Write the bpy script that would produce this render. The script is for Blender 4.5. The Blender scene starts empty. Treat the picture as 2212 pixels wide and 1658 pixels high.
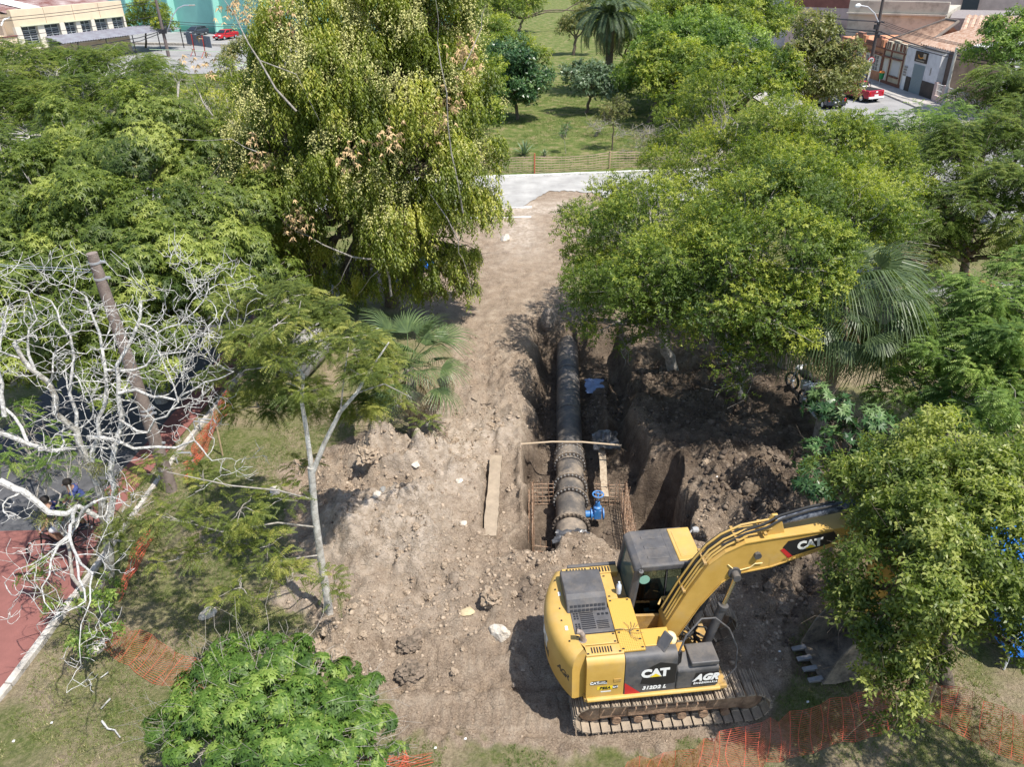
import bpy, math, random
import numpy as np
from mathutils import Vector, Matrix
R = math.radians
rng = np.random.default_rng(7)
random.seed(7)
sc = bpy.context.scene
C = sc.collection
# ---------------------------------------------------------------- camera
F, CX, CY, H = 1683., 1106., 829., 13.2
PD, RL = R(30), R(1.4)
cr, sr = math.cos(RL), math.sin(RL)
def at(px, py, h=0., Y=None):
    """world point seen along a photograph direction, on the level h or on the plane y = Y"""
    dx, dy = px-CX, py-CY
    u = (dx*cr-dy*sr)/F; v = (dx*sr+dy*cr)/F
    d = (u, math.cos(PD)-v*math.sin(PD), -math.sin(PD)-v*math.cos(PD))
    t = (Y/d[1]) if Y is not None else (h-H)/d[2]
    return Vector((d[0]*t, d[1]*t, H+d[2]*t))
cam = bpy.data.cameras.new('camera'); co = bpy.data.objects.new('camera', cam); C.objects.link(co)
dn = Vector((0, -math.sin(PD), -math.cos(PD))); fw = Vector((0, math.cos(PD), -math.sin(PD))); xw = Vector((1, 0, 0))
ax = xw*cr+dn*sr; ad = dn*cr-xw*sr
mw = Matrix(((ax.x, -ad.x, -fw.x, 0), (ax.y, -ad.y, -fw.y, 0), (ax.z, -ad.z, -fw.z, H), (0, 0, 0, 1)))
co.matrix_world = mw
cam.sensor_width = 36; cam.lens = F/2212*36; cam.clip_end = 3000; cam.clip_start = .1
sc.camera = co
# ---------------------------------------------------------------- light
SUN = Vector((.40, -.30, 1.0)).normalized()
w = bpy.data.worlds.new('World'); sc.world = w; w.use_nodes = True
nt = w.node_tree; bg = nt.nodes['Background']
sky = nt.nodes.new('ShaderNodeTexSky'); sky.sky_type = 'NISHITA'; sky.sun_disc = False
sky.sun_elevation = math.asin(SUN.z); sky.sun_rotation = math.atan2(SUN.x, SUN.y)
nt.links.new(sky.outputs[0], bg.inputs[0]); bg.inputs[1].default_value = .15
sl = bpy.data.lights.new('sun', 'SUN'); sl.energy = 5.0; sl.angle = R(.53); sl.color = (1, .95, .87)
so = bpy.data.objects.new('sun', sl); C.objects.link(so); so.rotation_euler = (-SUN).to_track_quat('-Z', 'Y').to_euler()
so.location = (10, -10, 40)
sc.view_settings.view_transform = 'Standard'; sc.view_settings.look = 'None'; sc.view_settings.gamma = 1
sc.view_settings.exposure = .50; sc.view_settings.use_curve_mapping = False
sc.cycles.max_bounces = 6; sc.cycles.diffuse_bounces = 3; sc.cycles.transmission_bounces = 4; sc.cycles.transparent_max_bounces = 6
# ---------------------------------------------------------------- materials
def mat(name, col, rough=.7, metal=0, var=.0, scale=6, bump=0, bscale=40, col2=None, spec=.3, detail=5, coords='Object'):
    m = bpy.data.materials.new(name); m.use_nodes = True
    n = m.node_tree.nodes; l = m.node_tree.links; b = n['Principled BSDF']
    b.inputs['Base Color'].default_value = (*col, 1); b.inputs['Roughness'].default_value = rough
    b.inputs['Metallic'].default_value = metal; b.inputs['Specular IOR Level'].default_value = spec
    tc = n.new('ShaderNodeTexCoord')
    if var or col2:
        t = n.new('ShaderNodeTexNoise'); t.inputs['Scale'].default_value = scale; t.inputs['Detail'].default_value = detail
        t.inputs['Roughness'].default_value = .65
        l.new(tc.outputs[coords], t.inputs['Vector'])
        r = n.new('ShaderNodeValToRGB'); r.color_ramp.elements[0].position = .35; r.color_ramp.elements[1].position = .68
        c2 = col2 or tuple(min(1, c*(1+var)) for c in col); c1 = col if col2 else tuple(c*(1-var) for c in col)
        r.color_ramp.elements[0].color = (*c1, 1); r.color_ramp.elements[1].color = (*c2, 1)
        l.new(t.outputs[0], r.inputs[0]); l.new(r.outputs[0], b.inputs['Base Color'])
    if bump:
        t2 = n.new('ShaderNodeTexNoise'); t2.inputs['Scale'].default_value = bscale; t2.inputs['Detail'].default_value = 4
        l.new(tc.outputs[coords], t2.inputs['Vector'])
        bp = n.new('ShaderNodeBump'); bp.inputs['Strength'].default_value = bump; bp.inputs['Distance'].default_value = .05
        l.new(t2.outputs[0], bp.inputs['Height']); l.new(bp.outputs[0], b.inputs['Normal'])
    return m
def leafmat(name, c1, c2, c3=None, trans=.35, tcol=None, rough=.5):
    """leaf: tone attribute 'v' runs over a ramp of real leaf colours; reflects and lets light through"""
    m = bpy.data.materials.new(name); m.use_nodes = True
    n = m.node_tree.nodes; l = m.node_tree.links; b = n['Principled BSDF']
    c1, c2, c3 = [c and tuple(1.0*q+.0*1.0*(.25*c[0]+.68*c[1]+.07*c[2]) for q in c) for c in (c1, c2, c3)]
    a = n.new('ShaderNodeAttribute'); a.attribute_name = 'v'
    r = n.new('ShaderNodeValToRGB'); e = r.color_ramp.elements
    e[0].color = (*c1, 1); e[1].color = (*c2, 1); e[0].position = .1; e[1].position = .75
    if c3:
        x = e.new(.93); x.color = (*c3, 1)
    l.new(a.outputs['Fac'], r.inputs[0]); l.new(r.outputs[0], b.inputs['Base Color'])
    b.inputs['Roughness'].default_value = rough; b.inputs['Specular IOR Level'].default_value = .35
    t = n.new('ShaderNodeBsdfTranslucent'); mx = n.new('ShaderNodeMixRGB'); mx.blend_type = 'MULTIPLY'; mx.inputs[0].default_value = 1
    mx.inputs[2].default_value = (*(tcol or (1.5, 1.6, .6)), 1)
    l.new(r.outputs[0], mx.inputs[1]); l.new(mx.outputs[0], t.inputs[0])
    s = n.new('ShaderNodeMixShader'); s.inputs[0].default_value = trans
    l.new(b.outputs[0], s.inputs[1]); l.new(t.outputs[0], s.inputs[2]); l.new(s.outputs[0], n['Material Output'].inputs[0])
    return m
# ---------------------------------------------------------------- mesh helpers
class MB:
    def __init__(s): s.v = []; s.f = []; s.m = []; s.mi = 0
    def add(s, vs, fs):
        o = len(s.v); s.v += [tuple(v) for v in vs]; s.f += [tuple(i+o for i in f) for f in fs]; s.m += [s.mi]*len(fs); return s
    def box(s, c, d, rz=0, M=None, taper=1.):
        x, y, z = d[0]/2, d[1]/2, d[2]/2
        vs = [Vector((a*x*(taper if k > 0 else 1), b*y*(taper if k > 0 else 1), k*z)) for k in (-1, 1) for a, b in ((-1, -1), (1, -1), (1, 1), (-1, 1))]
        T = Matrix.Translation(c) @ (M.to_4x4() if M else Matrix.Rotation(rz, 4, 'Z'))
        return s.add([T @ v for v in vs], [(3, 2, 1, 0), (4, 5, 6, 7), (0, 1, 5, 4), (1, 2, 6, 5), (2, 3, 7, 6), (3, 0, 4, 7)])
    def tube(s, pts, rad, n=8, cap=True):
        pts = [Vector(p) for p in pts]
        if not hasattr(rad, '__len__'): rad = [rad]*len(pts)
        vs = []; up = None
        for i, p in enumerate(pts):
            t = (pts[min(i+1, len(pts)-1)]-pts[max(i-1, 0)])
            t = t.normalized() if t.length > 1e-6 else Vector((0, 0, 1))
            if up is None: up = Vector((0, 0, 1)) if abs(t.z) < .9 else Vector((1, 0, 0))
            a = t.cross(up)
            if a.length < 1e-4: a = t.cross(Vector((.3, 1, .2)))
            a.normalize(); b = a.cross(t).normalized(); up = b
            for k in range(n):
                q = 2*math.pi*k/n; vs.append(p+(a*math.cos(q)+b*math.sin(q))*rad[i])
        fs = [(i*n+k, i*n+(k+1) % n, (i+1)*n+(k+1) % n, (i+1)*n+k) for i in range(len(pts)-1) for k in range(n)]
        if cap: fs += [tuple(range(n-1, -1, -1)), tuple((len(pts)-1)*n+k for k in range(n))]
        return s.add(vs, fs)
    def prism(s, poly, w0, w1, T=None, plane='xz', sc1=1.):
        """poly of 2-D points swept from w0 to w1 along the third axis"""
        n = len(poly)
        def P(a, b, w): return Vector((a, w, b)) if plane == 'xz' else (Vector((a, b, w)) if plane == 'xy' else Vector((w, a, b)))
        ca = sum(p[0] for p in poly)/n; cb = sum(p[1] for p in poly)/n
        vs = [P(a, b, w0) for a, b in poly]+[P(ca+(a-ca)*sc1, cb+(b-cb)*sc1, w1) for a, b in poly]
        if T: vs = [T @ v for v in vs]
        fs = [tuple(range(n)), tuple(range(2*n-1, n-1, -1))]+[(i, i+n, (i+1) % n+n, (i+1) % n) for i in range(n)]
        return s.add(vs, fs)
    def lathe(s, prof, T=None, n=16):
        vs = []
        for r, z in prof:
            for k in range(n):
                a = 2*math.pi*k/n; v = Vector((r*math.cos(a), r*math.sin(a), z)); vs.append(T @ v if T else v)
        m = len(prof)
        fs = [(i*n+k, i*n+(k+1) % n, (i+1)*n+(k+1) % n, (i+1)*n+k) for i in range(m-1) for k in range(n)]
        fs += [tuple(range(n-1, -1, -1)), tuple((m-1)*n+k for k in range(n))]
        return s.add(vs, fs)
    def mesh(s, name, mats):
        me = bpy.data.meshes.new(name); me.from_pydata(s.v, [], s.f); me.update()
        for m in (mats if isinstance(mats, (list, tuple)) else [mats]): me.materials.append(m)
        if any(s.m): me.polygons.foreach_set('material_index', s.m)
        return me
    def obj(s, name, mats, parent=None, smooth=False, bevel=0, seg=2):
        me = s.mesh(name, mats)
        import bmesh
        b = bmesh.new(); b.from_mesh(me); bmesh.ops.recalc_face_normals(b, faces=b.faces); b.to_mesh(me); b.free()
        o = bpy.data.objects.new(name, me); C.objects.link(o)
        if parent is not None: o.parent = parent
        if smooth:
            me.shade_smooth()
            e = o.modifiers.new('es', 'EDGE_SPLIT'); e.split_angle = R(40)
        if bevel:
            bv = o.modifiers.new('bv', 'BEVEL'); bv.width = bevel; bv.segments = seg; bv.limit_method = 'ANGLE'; bv.angle_limit = R(35)
        return o
def thing(name, label, cat, loc=(0, 0, 0), rz=0, group=None):
    o = bpy.data.objects.new(name, None); C.objects.link(o); o.location = loc; o.rotation_euler = (0, 0, rz)
    o.empty_display_size = .3
    return tag(o, label, cat, group)
def tag(o, label=None, cat=None, group=None, kind=None):
    if label: o['label'] = label
    if cat: o['category'] = cat
    if group: o['group'] = group
    if kind: o['kind'] = kind
    return o
def inst(name, me, parent, M=None, loc=None):
    o = bpy.data.objects.new(name, me); C.objects.link(o)
    if parent is not None: o.parent = parent
    if M is not None: o.matrix_local = M
    if loc is not None: o.location = loc
    return o
def npmesh(name, V, Fq, mat_, attr=None, colattrs=None, smooth=False):
    me = bpy.data.meshes.new(name); k = Fq.shape[1]
    me.vertices.add(len(V)); me.vertices.foreach_set('co', np.ascontiguousarray(V, dtype=np.float32).ravel())
    me.loops.add(Fq.size); me.loops.foreach_set('vertex_index', np.ascontiguousarray(Fq, dtype=np.int32).ravel())
    me.polygons.add(len(Fq)); me.polygons.foreach_set('loop_start', np.arange(0, Fq.size, k, dtype=np.int32))
    me.polygons.foreach_set('loop_total', np.full(len(Fq), k, dtype=np.int32))
    if smooth: me.polygons.foreach_set('use_smooth', np.ones(len(Fq), dtype=bool))
    me.update(calc_edges=True)
    for kk, a in (attr or {}).items():
        at_ = me.attributes.new(kk, 'FLOAT', 'POINT'); at_.data.foreach_set('value', np.ascontiguousarray(a, dtype=np.float32))
    me.materials.append(mat_)
    return me
def grime(m, col=(.36, .28, .19), amt=.55, scale=2.2, lo=.48, hi=.78, up=.25):
    """dust and dried mud lying in patches over a paint, thicker on faces that look up"""
    n = m.node_tree.nodes; l = m.node_tree.links; b = n['Principled BSDF']; i = b.inputs['Base Color']
    tc = n.new('ShaderNodeTexCoord'); t = n.new('ShaderNodeTexNoise'); t.inputs['Scale'].default_value = scale; t.inputs['Detail'].default_value = 10; t.inputs['Roughness'].default_value = .72
    l.new(tc.outputs['Object'], t.inputs['Vector']); r = n.new('ShaderNodeMapRange'); r.inputs[1].default_value = lo; r.inputs[2].default_value = hi; r.inputs[4].default_value = amt; l.new(t.outputs[0], r.inputs[0])
    g = n.new('ShaderNodeNewGeometry'); s = n.new('ShaderNodeSeparateXYZ'); l.new(g.outputs['Normal'], s.inputs[0]); k = n.new('ShaderNodeMath'); k.operation = 'MULTIPLY_ADD'; k.use_clamp = True
    k.inputs[1].default_value = up; l.new(s.outputs[2], k.inputs[0]); l.new(r.outputs[0], k.inputs[2])
    x = n.new('ShaderNodeMixRGB'); x.inputs[2].default_value = (*col, 1); l.new(k.outputs[0], x.inputs[0])
    if i.links: l.new(i.links[0].from_socket, x.inputs[1])
    else: x.inputs[1].default_value = i.default_value
    l.new(x.outputs[0], i)
    rr = n.new('ShaderNodeMapRange'); rr.inputs[3].default_value = b.inputs['Roughness'].default_value; rr.inputs[4].default_value = .9; l.new(k.outputs[0], rr.inputs[0]); l.new(rr.outputs[0], b.inputs['Roughness'])
    return m
def aim(p0, p1):
    """matrix whose z axis runs from p0 to p1"""
    d = (Vector(p1)-Vector(p0))
    return Matrix.Translation(p0) @ d.to_track_quat('Z', 'Y').to_matrix().to_4x4()
# ---------------------------------------------------------------- noise
def hsh(ix, iy, s):
    n = (ix.astype(np.int64)*374761393+iy.astype(np.int64)*668265263+s*1442695041) & 0x7fffffff
    n = ((n ^ (n >> 13))*1274126177) & 0x7fffffff
    return ((n ^ (n >> 16)) & 0xffff)/65535.
def vn(x, y, s=0):
    x0 = np.floor(x); y0 = np.floor(y); fx = x-x0; fy = y-y0; fx = fx*fx*(3-2*fx); fy = fy*fy*(3-2*fy)
    a = hsh(x0, y0, s); b = hsh(x0+1, y0, s); c = hsh(x0, y0+1, s); d = hsh(x0+1, y0+1, s)
    return (a*(1-fx)+b*fx)*(1-fy)+(c*(1-fx)+d*fx)*fy
def fbm(x, y, s=0, o=4):
    r = 0; a = .5
    for i in range(o): r = r+a*vn(x*2**i, y*2**i, s+i*17); a *= .5
    return r
def ss(a, b, x):
    t = np.clip((x-a)/(b-a), 0, 1); return t*t*(3-2*t)
def gauss(x, y, cx, cy, rx, ry, p=2): return np.exp(-((np.abs(x-cx)/rx)**p+(np.abs(y-cy)/ry)**p))
def inpoly(x, y, poly):
    r = np.zeros(x.shape, bool); n = len(poly)
    for i in range(n):
        x1, y1 = poly[i]; x2, y2 = poly[(i+1) % n]
        c = ((y1 > y) != (y2 > y)) & (x < (x2-x1)*(y-y1)/(y2-y1+1e-12)+x1); r ^= c
    return r
# ================================================================ GROUND
def Pg(l): return [tuple(at(*p)[:2]) for p in l]
DIRT = Pg([(660, 1450), (690, 1380), (640, 1330), (560, 1310), (640, 1240), (600, 1010), (740, 945), (870, 930), (930, 870), (985, 800), (940, 720),
           (840, 640), (760, 640), (760, 560), (880, 500), (1045, 474), (1045, 452), (1180, 410), (1290, 415), (1300, 466), (1235, 560), (1225, 640), (1400, 690), (1560, 730), (1750, 860), (1760, 1000),
           (1760, 1150), (1760, 1300), (1690, 1450), (1640, 1575), (1420, 1612), (1200, 1622), (1000, 1603), (850, 1592), (860, 1520), (800, 1480)])
def terrain(X, Y):
    """height and masks of the building site"""
    wx = X+(fbm(X*1.3, Y*1.3, 5)-.5)*.8; wy = Y+(fbm(X*1.3+9, Y*1.3, 6)-.5)*.8
    fx = wx+(vn(X*7, Y*7, 8)-.5)*.22; fy = wy+(vn(X*7, Y*7, 9)-.5)*.22
    dirt = inpoly(fx, fy, DIRT).astype(float)
    for q in range(3):
        dirt += inpoly(fx+(q-1)*.12, fy+.1*(q % 2), DIRT)
    dirt /= 4
    near = ((X > -14) & (X < 16) & (Y < 52))
    z = (fbm(X*.25, Y*.25, 1)-.47)*.25+(fbm(X*2, Y*2, 2)-.47)*.04
    lump = (fbm(X*2.3, Y*2.3, 21, 6)-.47); rid = 1-np.abs(2*vn(X*1.7+3, Y*1.7, 23)-1)
    rough = np.ones_like(X)
    calm = gauss(X, Y, 2.7, 10.6, 2.6, 1.6, 6)        # under the machine
    lane = ss(24, 29, Y)                               # graded lane towards the road
    rough = rough*(1-.85*calm)*(1-.75*lane)
    z = z+dirt*rough*(lump*.55+rid*.07-.03+-.10*(1-ss(0, .05, np.abs(vn(X*2.6+vn(X*3, Y*3, 38)*1.2, Y*2.6, 37)-.5)))*ss(.45, .6, fbm(X*.7, Y*.7, 39))+(vn(X*7, Y*7, 31)-.5)*.09+np.maximum(0, vn(X*5.3, Y*5.3, 35)-.62)*.28+(vn(X*17, Y*17, 33)-.5)*.05)
    # spoil heaps
    m1 = gauss(wx, wy, -3.5, 15.3, 1.55, 1.35, 4); m2 = gauss(wx, wy, -3.3, 18.2, 1.6, .85, 3); m3 = gauss(wx, wy, -1.9, 17.2, 1.3, 1.6)
    m4 = gauss(wx, wy, 6.6, 16.2, 1.5, 1.4); m5 = gauss(wx, wy, 6.4, 13.6, 1.6, 1.0); m6 = gauss(wx, wy, 5.0, 18.3, 1.1, .8)
    m7 = gauss(wx, wy, -3.4, 12.0, 1.2, .9); m8 = gauss(wx, wy, -.2, 13.3, 1.6, .7); m9 = gauss(wx, wy, .2, 21.2, .7, 3.0)
    z = z+m1*1.0*(1+lump*.35)+m2*1.0*(1+lump*1.2)+m3*.35+(m4*.75+m5*.55+m6*.35)*(1+lump*1.8)+m7*.25+m8*.2+m9*.25
    z = z+(m4+m5)*(vn(X*5, Y*5, 41)-.4)*.3
    # cracked crust of the big heap
    cell = np.minimum(np.abs(vn(X*2.1+5, Y*2.1, 51)-.5), np.abs(vn(X*2.9, Y*2.9+7, 52)-.5))
    z = z-m1*.16*(1-ss(0, .035, cell))
    # shallow furrows left by the tracks, across the lane and in front of the machine
    tread = (np.sin(X*2*math.pi/.17+vn(X*.6, Y*.6, 61)*5) > .1).astype(float)
    b1 = gauss(X, Y, -.9, 11.3, 1.9, .38, 6)*ss(.2, .35, fbm(X*.9, Y*.9, 62)); b2 = gauss(X, Y, -.7, 10.0, 1.8, .36, 6)*ss(.15, .3, fbm(X*.9, Y*.9, 63))
    b3 = gauss(X, Y, -.6, 12.6, 1.4, .3, 6)*ss(.35, .5, fbm(X*.9, Y*.9, 64))
    tr = np.clip(b1+b2+b3, 0, 1); z = z*(1-tr*.75)+tr*(tread*.05-.05)-gauss(X, Y, -.8, 10.62, 1.9, .06, 4)*.10-gauss(X, Y, -.9, 9.55, 1.6, .05, 4)*.06
    lt = (np.sin((Y*.9+X*.25)*2*math.pi/.4+vn(X*.5, Y*.5, 66)*6)); z = z+lane*dirt*lt*.012*ss(.4, .6, vn(X*.8, Y*.5, 67))
    # excavation
    tw = wx; ty = wy
    xc = 1.75+(Y-16.9)*.066+.35
    wl = ss(0, 1, (1.35+.9-np.abs(np.minimum(tw-xc, 0)))/.9); wr = ss(0, 1, (1.15+.55-np.maximum(tw-xc, 0))/.55)
    trench = wl*wr*ss(14.4, 15.4, ty)*(1-ss(26.6, 28.4, ty))
    pit = ss(.15, .42, tw)*(1-ss(3.25, 3.5, tw))*ss(14.95, 15.25, ty)*(1-ss(19.2, 19.6, ty))
    pock = ss(2.9, 3.1, tw)*(1-ss(4.45, 4.62, tw))*ss(14.5, 14.7, ty)*(1-ss(18.1, 18.3, ty))
    step = gauss(wx, wy, -.35, 17.2, .45, 1.9, 6)*.5
    dep = np.maximum(np.maximum(trench*1.5, pit*1.62), np.maximum(pock*2.5, step))
    z = z*(1-np.clip(dep*.5, 0, .7))-dep
    z = z+gauss(X, Y, 1.55, 15.15, .75, .62)*1.25                       # soil heaped on the pipe end
    z = z+np.clip(dep, 0, 1)*gauss(wx, wy, 3.2, 22.2, .55, 2.6)*.6*(1+lump*2)
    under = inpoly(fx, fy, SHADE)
    dark = np.clip(.7*under*(X > 3.2)+ss(.25, 1.0, dep)+(m4+m5)*1.1+.55*gauss(wx, wy, 7, 20, 4.5, 4, 4)+m6+.5*gauss(wx, wy, .4, 13.2, 1.5, .6)+.45*gauss(wx, wy, 2.4, 24, 1.6, 5, 4), 0, 1)  # under term paints tree shade into the soil colour; the rest is darker soil
    pale = np.clip(m1*1.0+m2*.6+.5*m3+.45*gauss(wx, wy, -2.2, 13.2, 1.6, 1.3)+gauss(wx, wy, -1.2, 19.5, 1.8, 2.2)*.8+gauss(wx, wy, .6, 38, 1.1, 3.6, 3)*.9+gauss(wx, wy, -.5, 42.4, 5.5, 1.2, 4)+gauss(wx, wy, -5.8, 13, 1.4, 1.2)*.7, 0, 1)*(1-np.clip(dep, 0, 1))
    return z, dirt, dark, pale, under, dep
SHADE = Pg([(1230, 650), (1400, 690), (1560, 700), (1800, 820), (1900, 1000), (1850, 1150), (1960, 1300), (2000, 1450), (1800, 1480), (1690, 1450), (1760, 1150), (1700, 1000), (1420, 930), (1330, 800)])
def axis(a, b, d0, d1, p):       # spacing grows with distance
    r = [a]
    while r[-1] < b:
        t = (r[-1]-a)/(b-a); r.append(r[-1]+d0+(d1-d0)*t**p)
    return r
xs = [-900, -500, -300, -200, -150, -120, -90, -70, -55, -45, -38, -32, -27, -23, -20, -17.5, -15.5, -14, -13, -12.3, -11.6, -11]
xs = xs+[-10.4+i*.11 for i in range(42)]
xs += list(np.arange(xs[-1]+.06, 8.4, .06)); xs += list(np.arange(xs[-1]+.11, 13, .11)); xs += [14, 15.5, 17, 19, 22, 25, 28, 32, 36, 41, 48, 58, 75, 100, 150, 220, 350, 600, 1000]
ys = [-60, -20, -5, 0, 3, 5, 6.5, 7.3]+list(np.arange(7.8, 19.5, .055))+axis(19.5, 52, .075, .3, 1)[0:]
ys += [53.5, 55, 57, 60, 63, 67, 72, 78, 85, 93, 103, 115, 130, 150, 180, 230, 300, 420, 650, 1000, 1800]
xs = np.array(sorted(xs)); ys = np.array(sorted(set(ys)))
X, Y = np.meshgrid(xs, ys)
Zg, dirt, dark, pale, under, dep = terrain(X, Y)
# made ground: road, paths are level
ROADY0, ROADY1 = 42.2, 48.55
flat = np.maximum(ss(40.9, 41.6, Y)*(1-ss(49.2, 50, Y)), np.maximum(ss(-11, -10.6, -X)*0+(1-ss(-10.9, -10.3, X)), ss(23, 24, X)))
flat = np.maximum(flat, ss(95, 100, Y)*(X < -15))
Zg = Zg*(1-flat)-.02*flat
nx_, ny_ = len(xs), len(ys)
def gz(x, y):
    i = min(max(np.searchsorted(xs, x)-1, 0), nx_-2); j = min(max(np.searchsorted(ys, y)-1, 0), ny_-2)
    a = (x-xs[i])/(xs[i+1]-xs[i]); b = (y-ys[j])/(ys[j+1]-ys[j])
    return float((Zg[j, i]*(1-a)+Zg[j, i+1]*a)*(1-b)+(Zg[j+1, i]*(1-a)+Zg[j+1, i+1]*a)*b)
idx = np.arange(nx_*ny_).reshape(ny_, nx_)
Fq = np.stack([idx[:-1, :-1], idx[:-1, 1:], idx[1:, 1:], idx[1:, :-1]], -1).reshape(-1, 4)
V = np.stack([X, Y, Zg], -1).reshape(-1, 3)
gm = bpy.data.materials.new('site_ground'); gm.use_nodes = True
n = gm.node_tree.nodes; l = gm.node_tree.links; b = n['Principled BSDF']; b.inputs['Roughness'].default_value = .95; b.inputs['Specular IOR Level'].default_value = .1
geo = n.new('ShaderNodeNewGeometry')
def nz(scale, detail=6, rough=.6, dist=0):
    t = n.new('ShaderNodeTexNoise'); t.inputs['Scale'].default_value = scale; t.inputs['Detail'].default_value = detail; t.inputs['Roughness'].default_value = rough
    t.inputs['Distortion'].default_value = dist
    l.new(geo.outputs['Position'], t.inputs['Vector']); return t.outputs[0]
def ramp(src, stops):
    r = n.new('ShaderNodeValToRGB'); e = r.color_ramp.elements
    while len(e) < len(stops): e.new(.5)
    for q, (p, c) in zip(e, stops): q.position = p; q.color = (*c, 1)
    l.new(src, r.inputs[0]); return r.outputs[0]
def mixc(f, a, c_, bt='MIX'):
    m = n.new('ShaderNodeMixRGB'); m.blend_type = bt
    if hasattr(f, 'links'): l.new(f, m.inputs[0])
    else: m.inputs[0].default_value = f
    for k, s_ in ((1, a), (2, c_)):
        if hasattr(s_, 'links'): l.new(s_, m.inputs[k])
        else: m.inputs[k].default_value = (*s_, 1)
    return m.outputs[0]
def math_(op, a, b_=None):
    m = n.new('ShaderNodeMath'); m.operation = op; m.use_clamp = True
    for k, s_ in ((0, a), (1, b_)):
        if s_ is None: continue
        if hasattr(s_, 'links'): l.new(s_, m.inputs[k])
        else: m.inputs[k].default_value = s_
    return m.outputs[0]
def att(nm):
    a = n.new('ShaderNodeAttribute'); a.attribute_name = nm; return a.outputs['Fac']
soil = ramp(nz(2.2, 8, .7), [(.34, (.19, .138, .095)), (.5, (.34, .26, .19)), (.66, (.50, .41, .315))])
soil = mixc(.5, soil, ramp(nz(28, 5, .8), [(.38, (.12, .086, .060)), (.58, (.48, .38, .285))]))
pal = ramp(nz(5, 8, .7), [(.34, (.33, .265, .20)), (.58, (.60, .51, .42))])
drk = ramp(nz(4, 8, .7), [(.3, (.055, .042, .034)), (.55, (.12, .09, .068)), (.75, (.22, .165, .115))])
sub = mixc(math_('MULTIPLY', att('pale'), ramp(nz(1.6, 6), [(.35, (.3, .3, .3)), (.6, (1, 1, 1))])), soil, pal)
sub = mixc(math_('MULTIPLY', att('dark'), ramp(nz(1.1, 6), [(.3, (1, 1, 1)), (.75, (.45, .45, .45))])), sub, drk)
gr = ramp(nz(9, 8, .75), [(.32, (.075, .105, .028)), (.5, (.145, .165, .055)), (.68, (.30, .26, .145))])
gd = ramp(nz(14, 6, .75), [(.3, (.17, .135, .085)), (.6, (.37, .30, .20))])
gmask = ramp(nz(.55, 7, .7, .4), [(.40, (0, 0, 0)), (.60, (1, 1, 1))])
grass = mixc(gmask, gr, gd)
park = ramp(nz(1.2, 8, .7), [(.36, (.07, .11, .026)), (.5, (.13, .16, .045)), (.62, (.25, .215, .11))])
sepY = n.new('ShaderNodeSeparateXYZ'); l.new(geo.outputs['Position'], sepY.inputs[0])
far = n.new('ShaderNodeMapRange'); far.inputs[1].default_value = 24; far.inputs[2].default_value = 44; l.new(sepY.outputs[1], far.inputs[0])
grass = mixc(far.outputs[0], grass, park)
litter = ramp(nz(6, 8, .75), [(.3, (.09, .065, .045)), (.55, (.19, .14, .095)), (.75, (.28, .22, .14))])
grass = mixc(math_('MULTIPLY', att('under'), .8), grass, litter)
colr = mixc(att('dirt'), grass, sub)
l.new(colr, b.inputs['Base Color'])
bm1 = n.new('ShaderNodeBump'); bm1.inputs['Strength'].default_value = 1.0; bm1.inputs['Distance'].default_value = .10
l.new(nz(16, 8, .75), bm1.inputs['Height'])
vo_ = n.new('ShaderNodeTexVoronoi'); vo_.inputs['Scale'].default_value = 7; vo_.feature = 'DISTANCE_TO_EDGE'; l.new(geo.outputs['Position'], vo_.inputs['Vector']); vr = n.new('ShaderNodeMapRange'); vr.inputs[2].default_value = .09; l.new(vo_.outputs[0], vr.inputs[0])
crk = math_('MULTIPLY', math_('SUBTRACT', 1.0, vr.outputs[0]), math_('MULTIPLY', att('dirt'), ramp(nz(.9, 5), [(.45, (0, 0, 0)), (.58, (1, 1, 1))])))
bm2 = n.new('ShaderNodeBump'); bm2.inputs['Strength'].default_value = .6; bm2.inputs['Distance'].default_value = .03; bm2.invert = True; l.new(crk, bm2.inputs['Height']); l.new(bm1.outputs[0], bm2.inputs['Normal']); l.new(bm2.outputs[0], b.inputs['Normal'])
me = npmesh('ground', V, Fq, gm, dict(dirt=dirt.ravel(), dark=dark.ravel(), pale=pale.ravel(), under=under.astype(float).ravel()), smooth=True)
go = bpy.data.objects.new('ground', me); C.objects.link(go); tag(go, kind='structure')
# ---------------------------------------------------------------- roads and paths
asph = mat('pale_dusty_asphalt', (.36, .35, .33), .9, var=.22, scale=.7, bump=.2, bscale=60, coords='Object', detail=9)
asph2 = mat('dark_asphalt', (.085, .085, .09), .9, var=.25, scale=3, bump=.3, bscale=80)
asph3 = mat('street_asphalt', (.27, .265, .26), .9, var=.18, scale=.4)
redm = mat('red_cycle_path', (.215, .088, .075), .85, var=.12, scale=1.5, bump=.2, bscale=120)
conc = mat('kerb_concrete', (.42, .39, .35), .9, var=.3, scale=5, bump=.3)
pavm = mat('pavement_concrete', (.40, .37, .34), .9, var=.2, scale=1.2)
whitem = mat('chalky_white', (.75, .73, .70), .9, var=.25, scale=4)
def sheet(name, poly, z, m, kind='structure', parent=None):
    mb = MB(); mb.add([(x, y, z) for x, y in poly], [tuple(range(len(poly)))]); mb.add([(x, y, z-.15) for x, y in poly], [])
    o = mb.obj(name, m, parent); return tag(o, kind=kind)
def ragged(x0, y0, x1, y1, amp, n_, seed):
    r = np.random.default_rng(seed); return [(x0+(x1-x0)*t+r.normal()*amp*.3, y0+(y1-y0)*t+r.normal()*amp) for t in np.linspace(0, 1, n_)]
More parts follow.
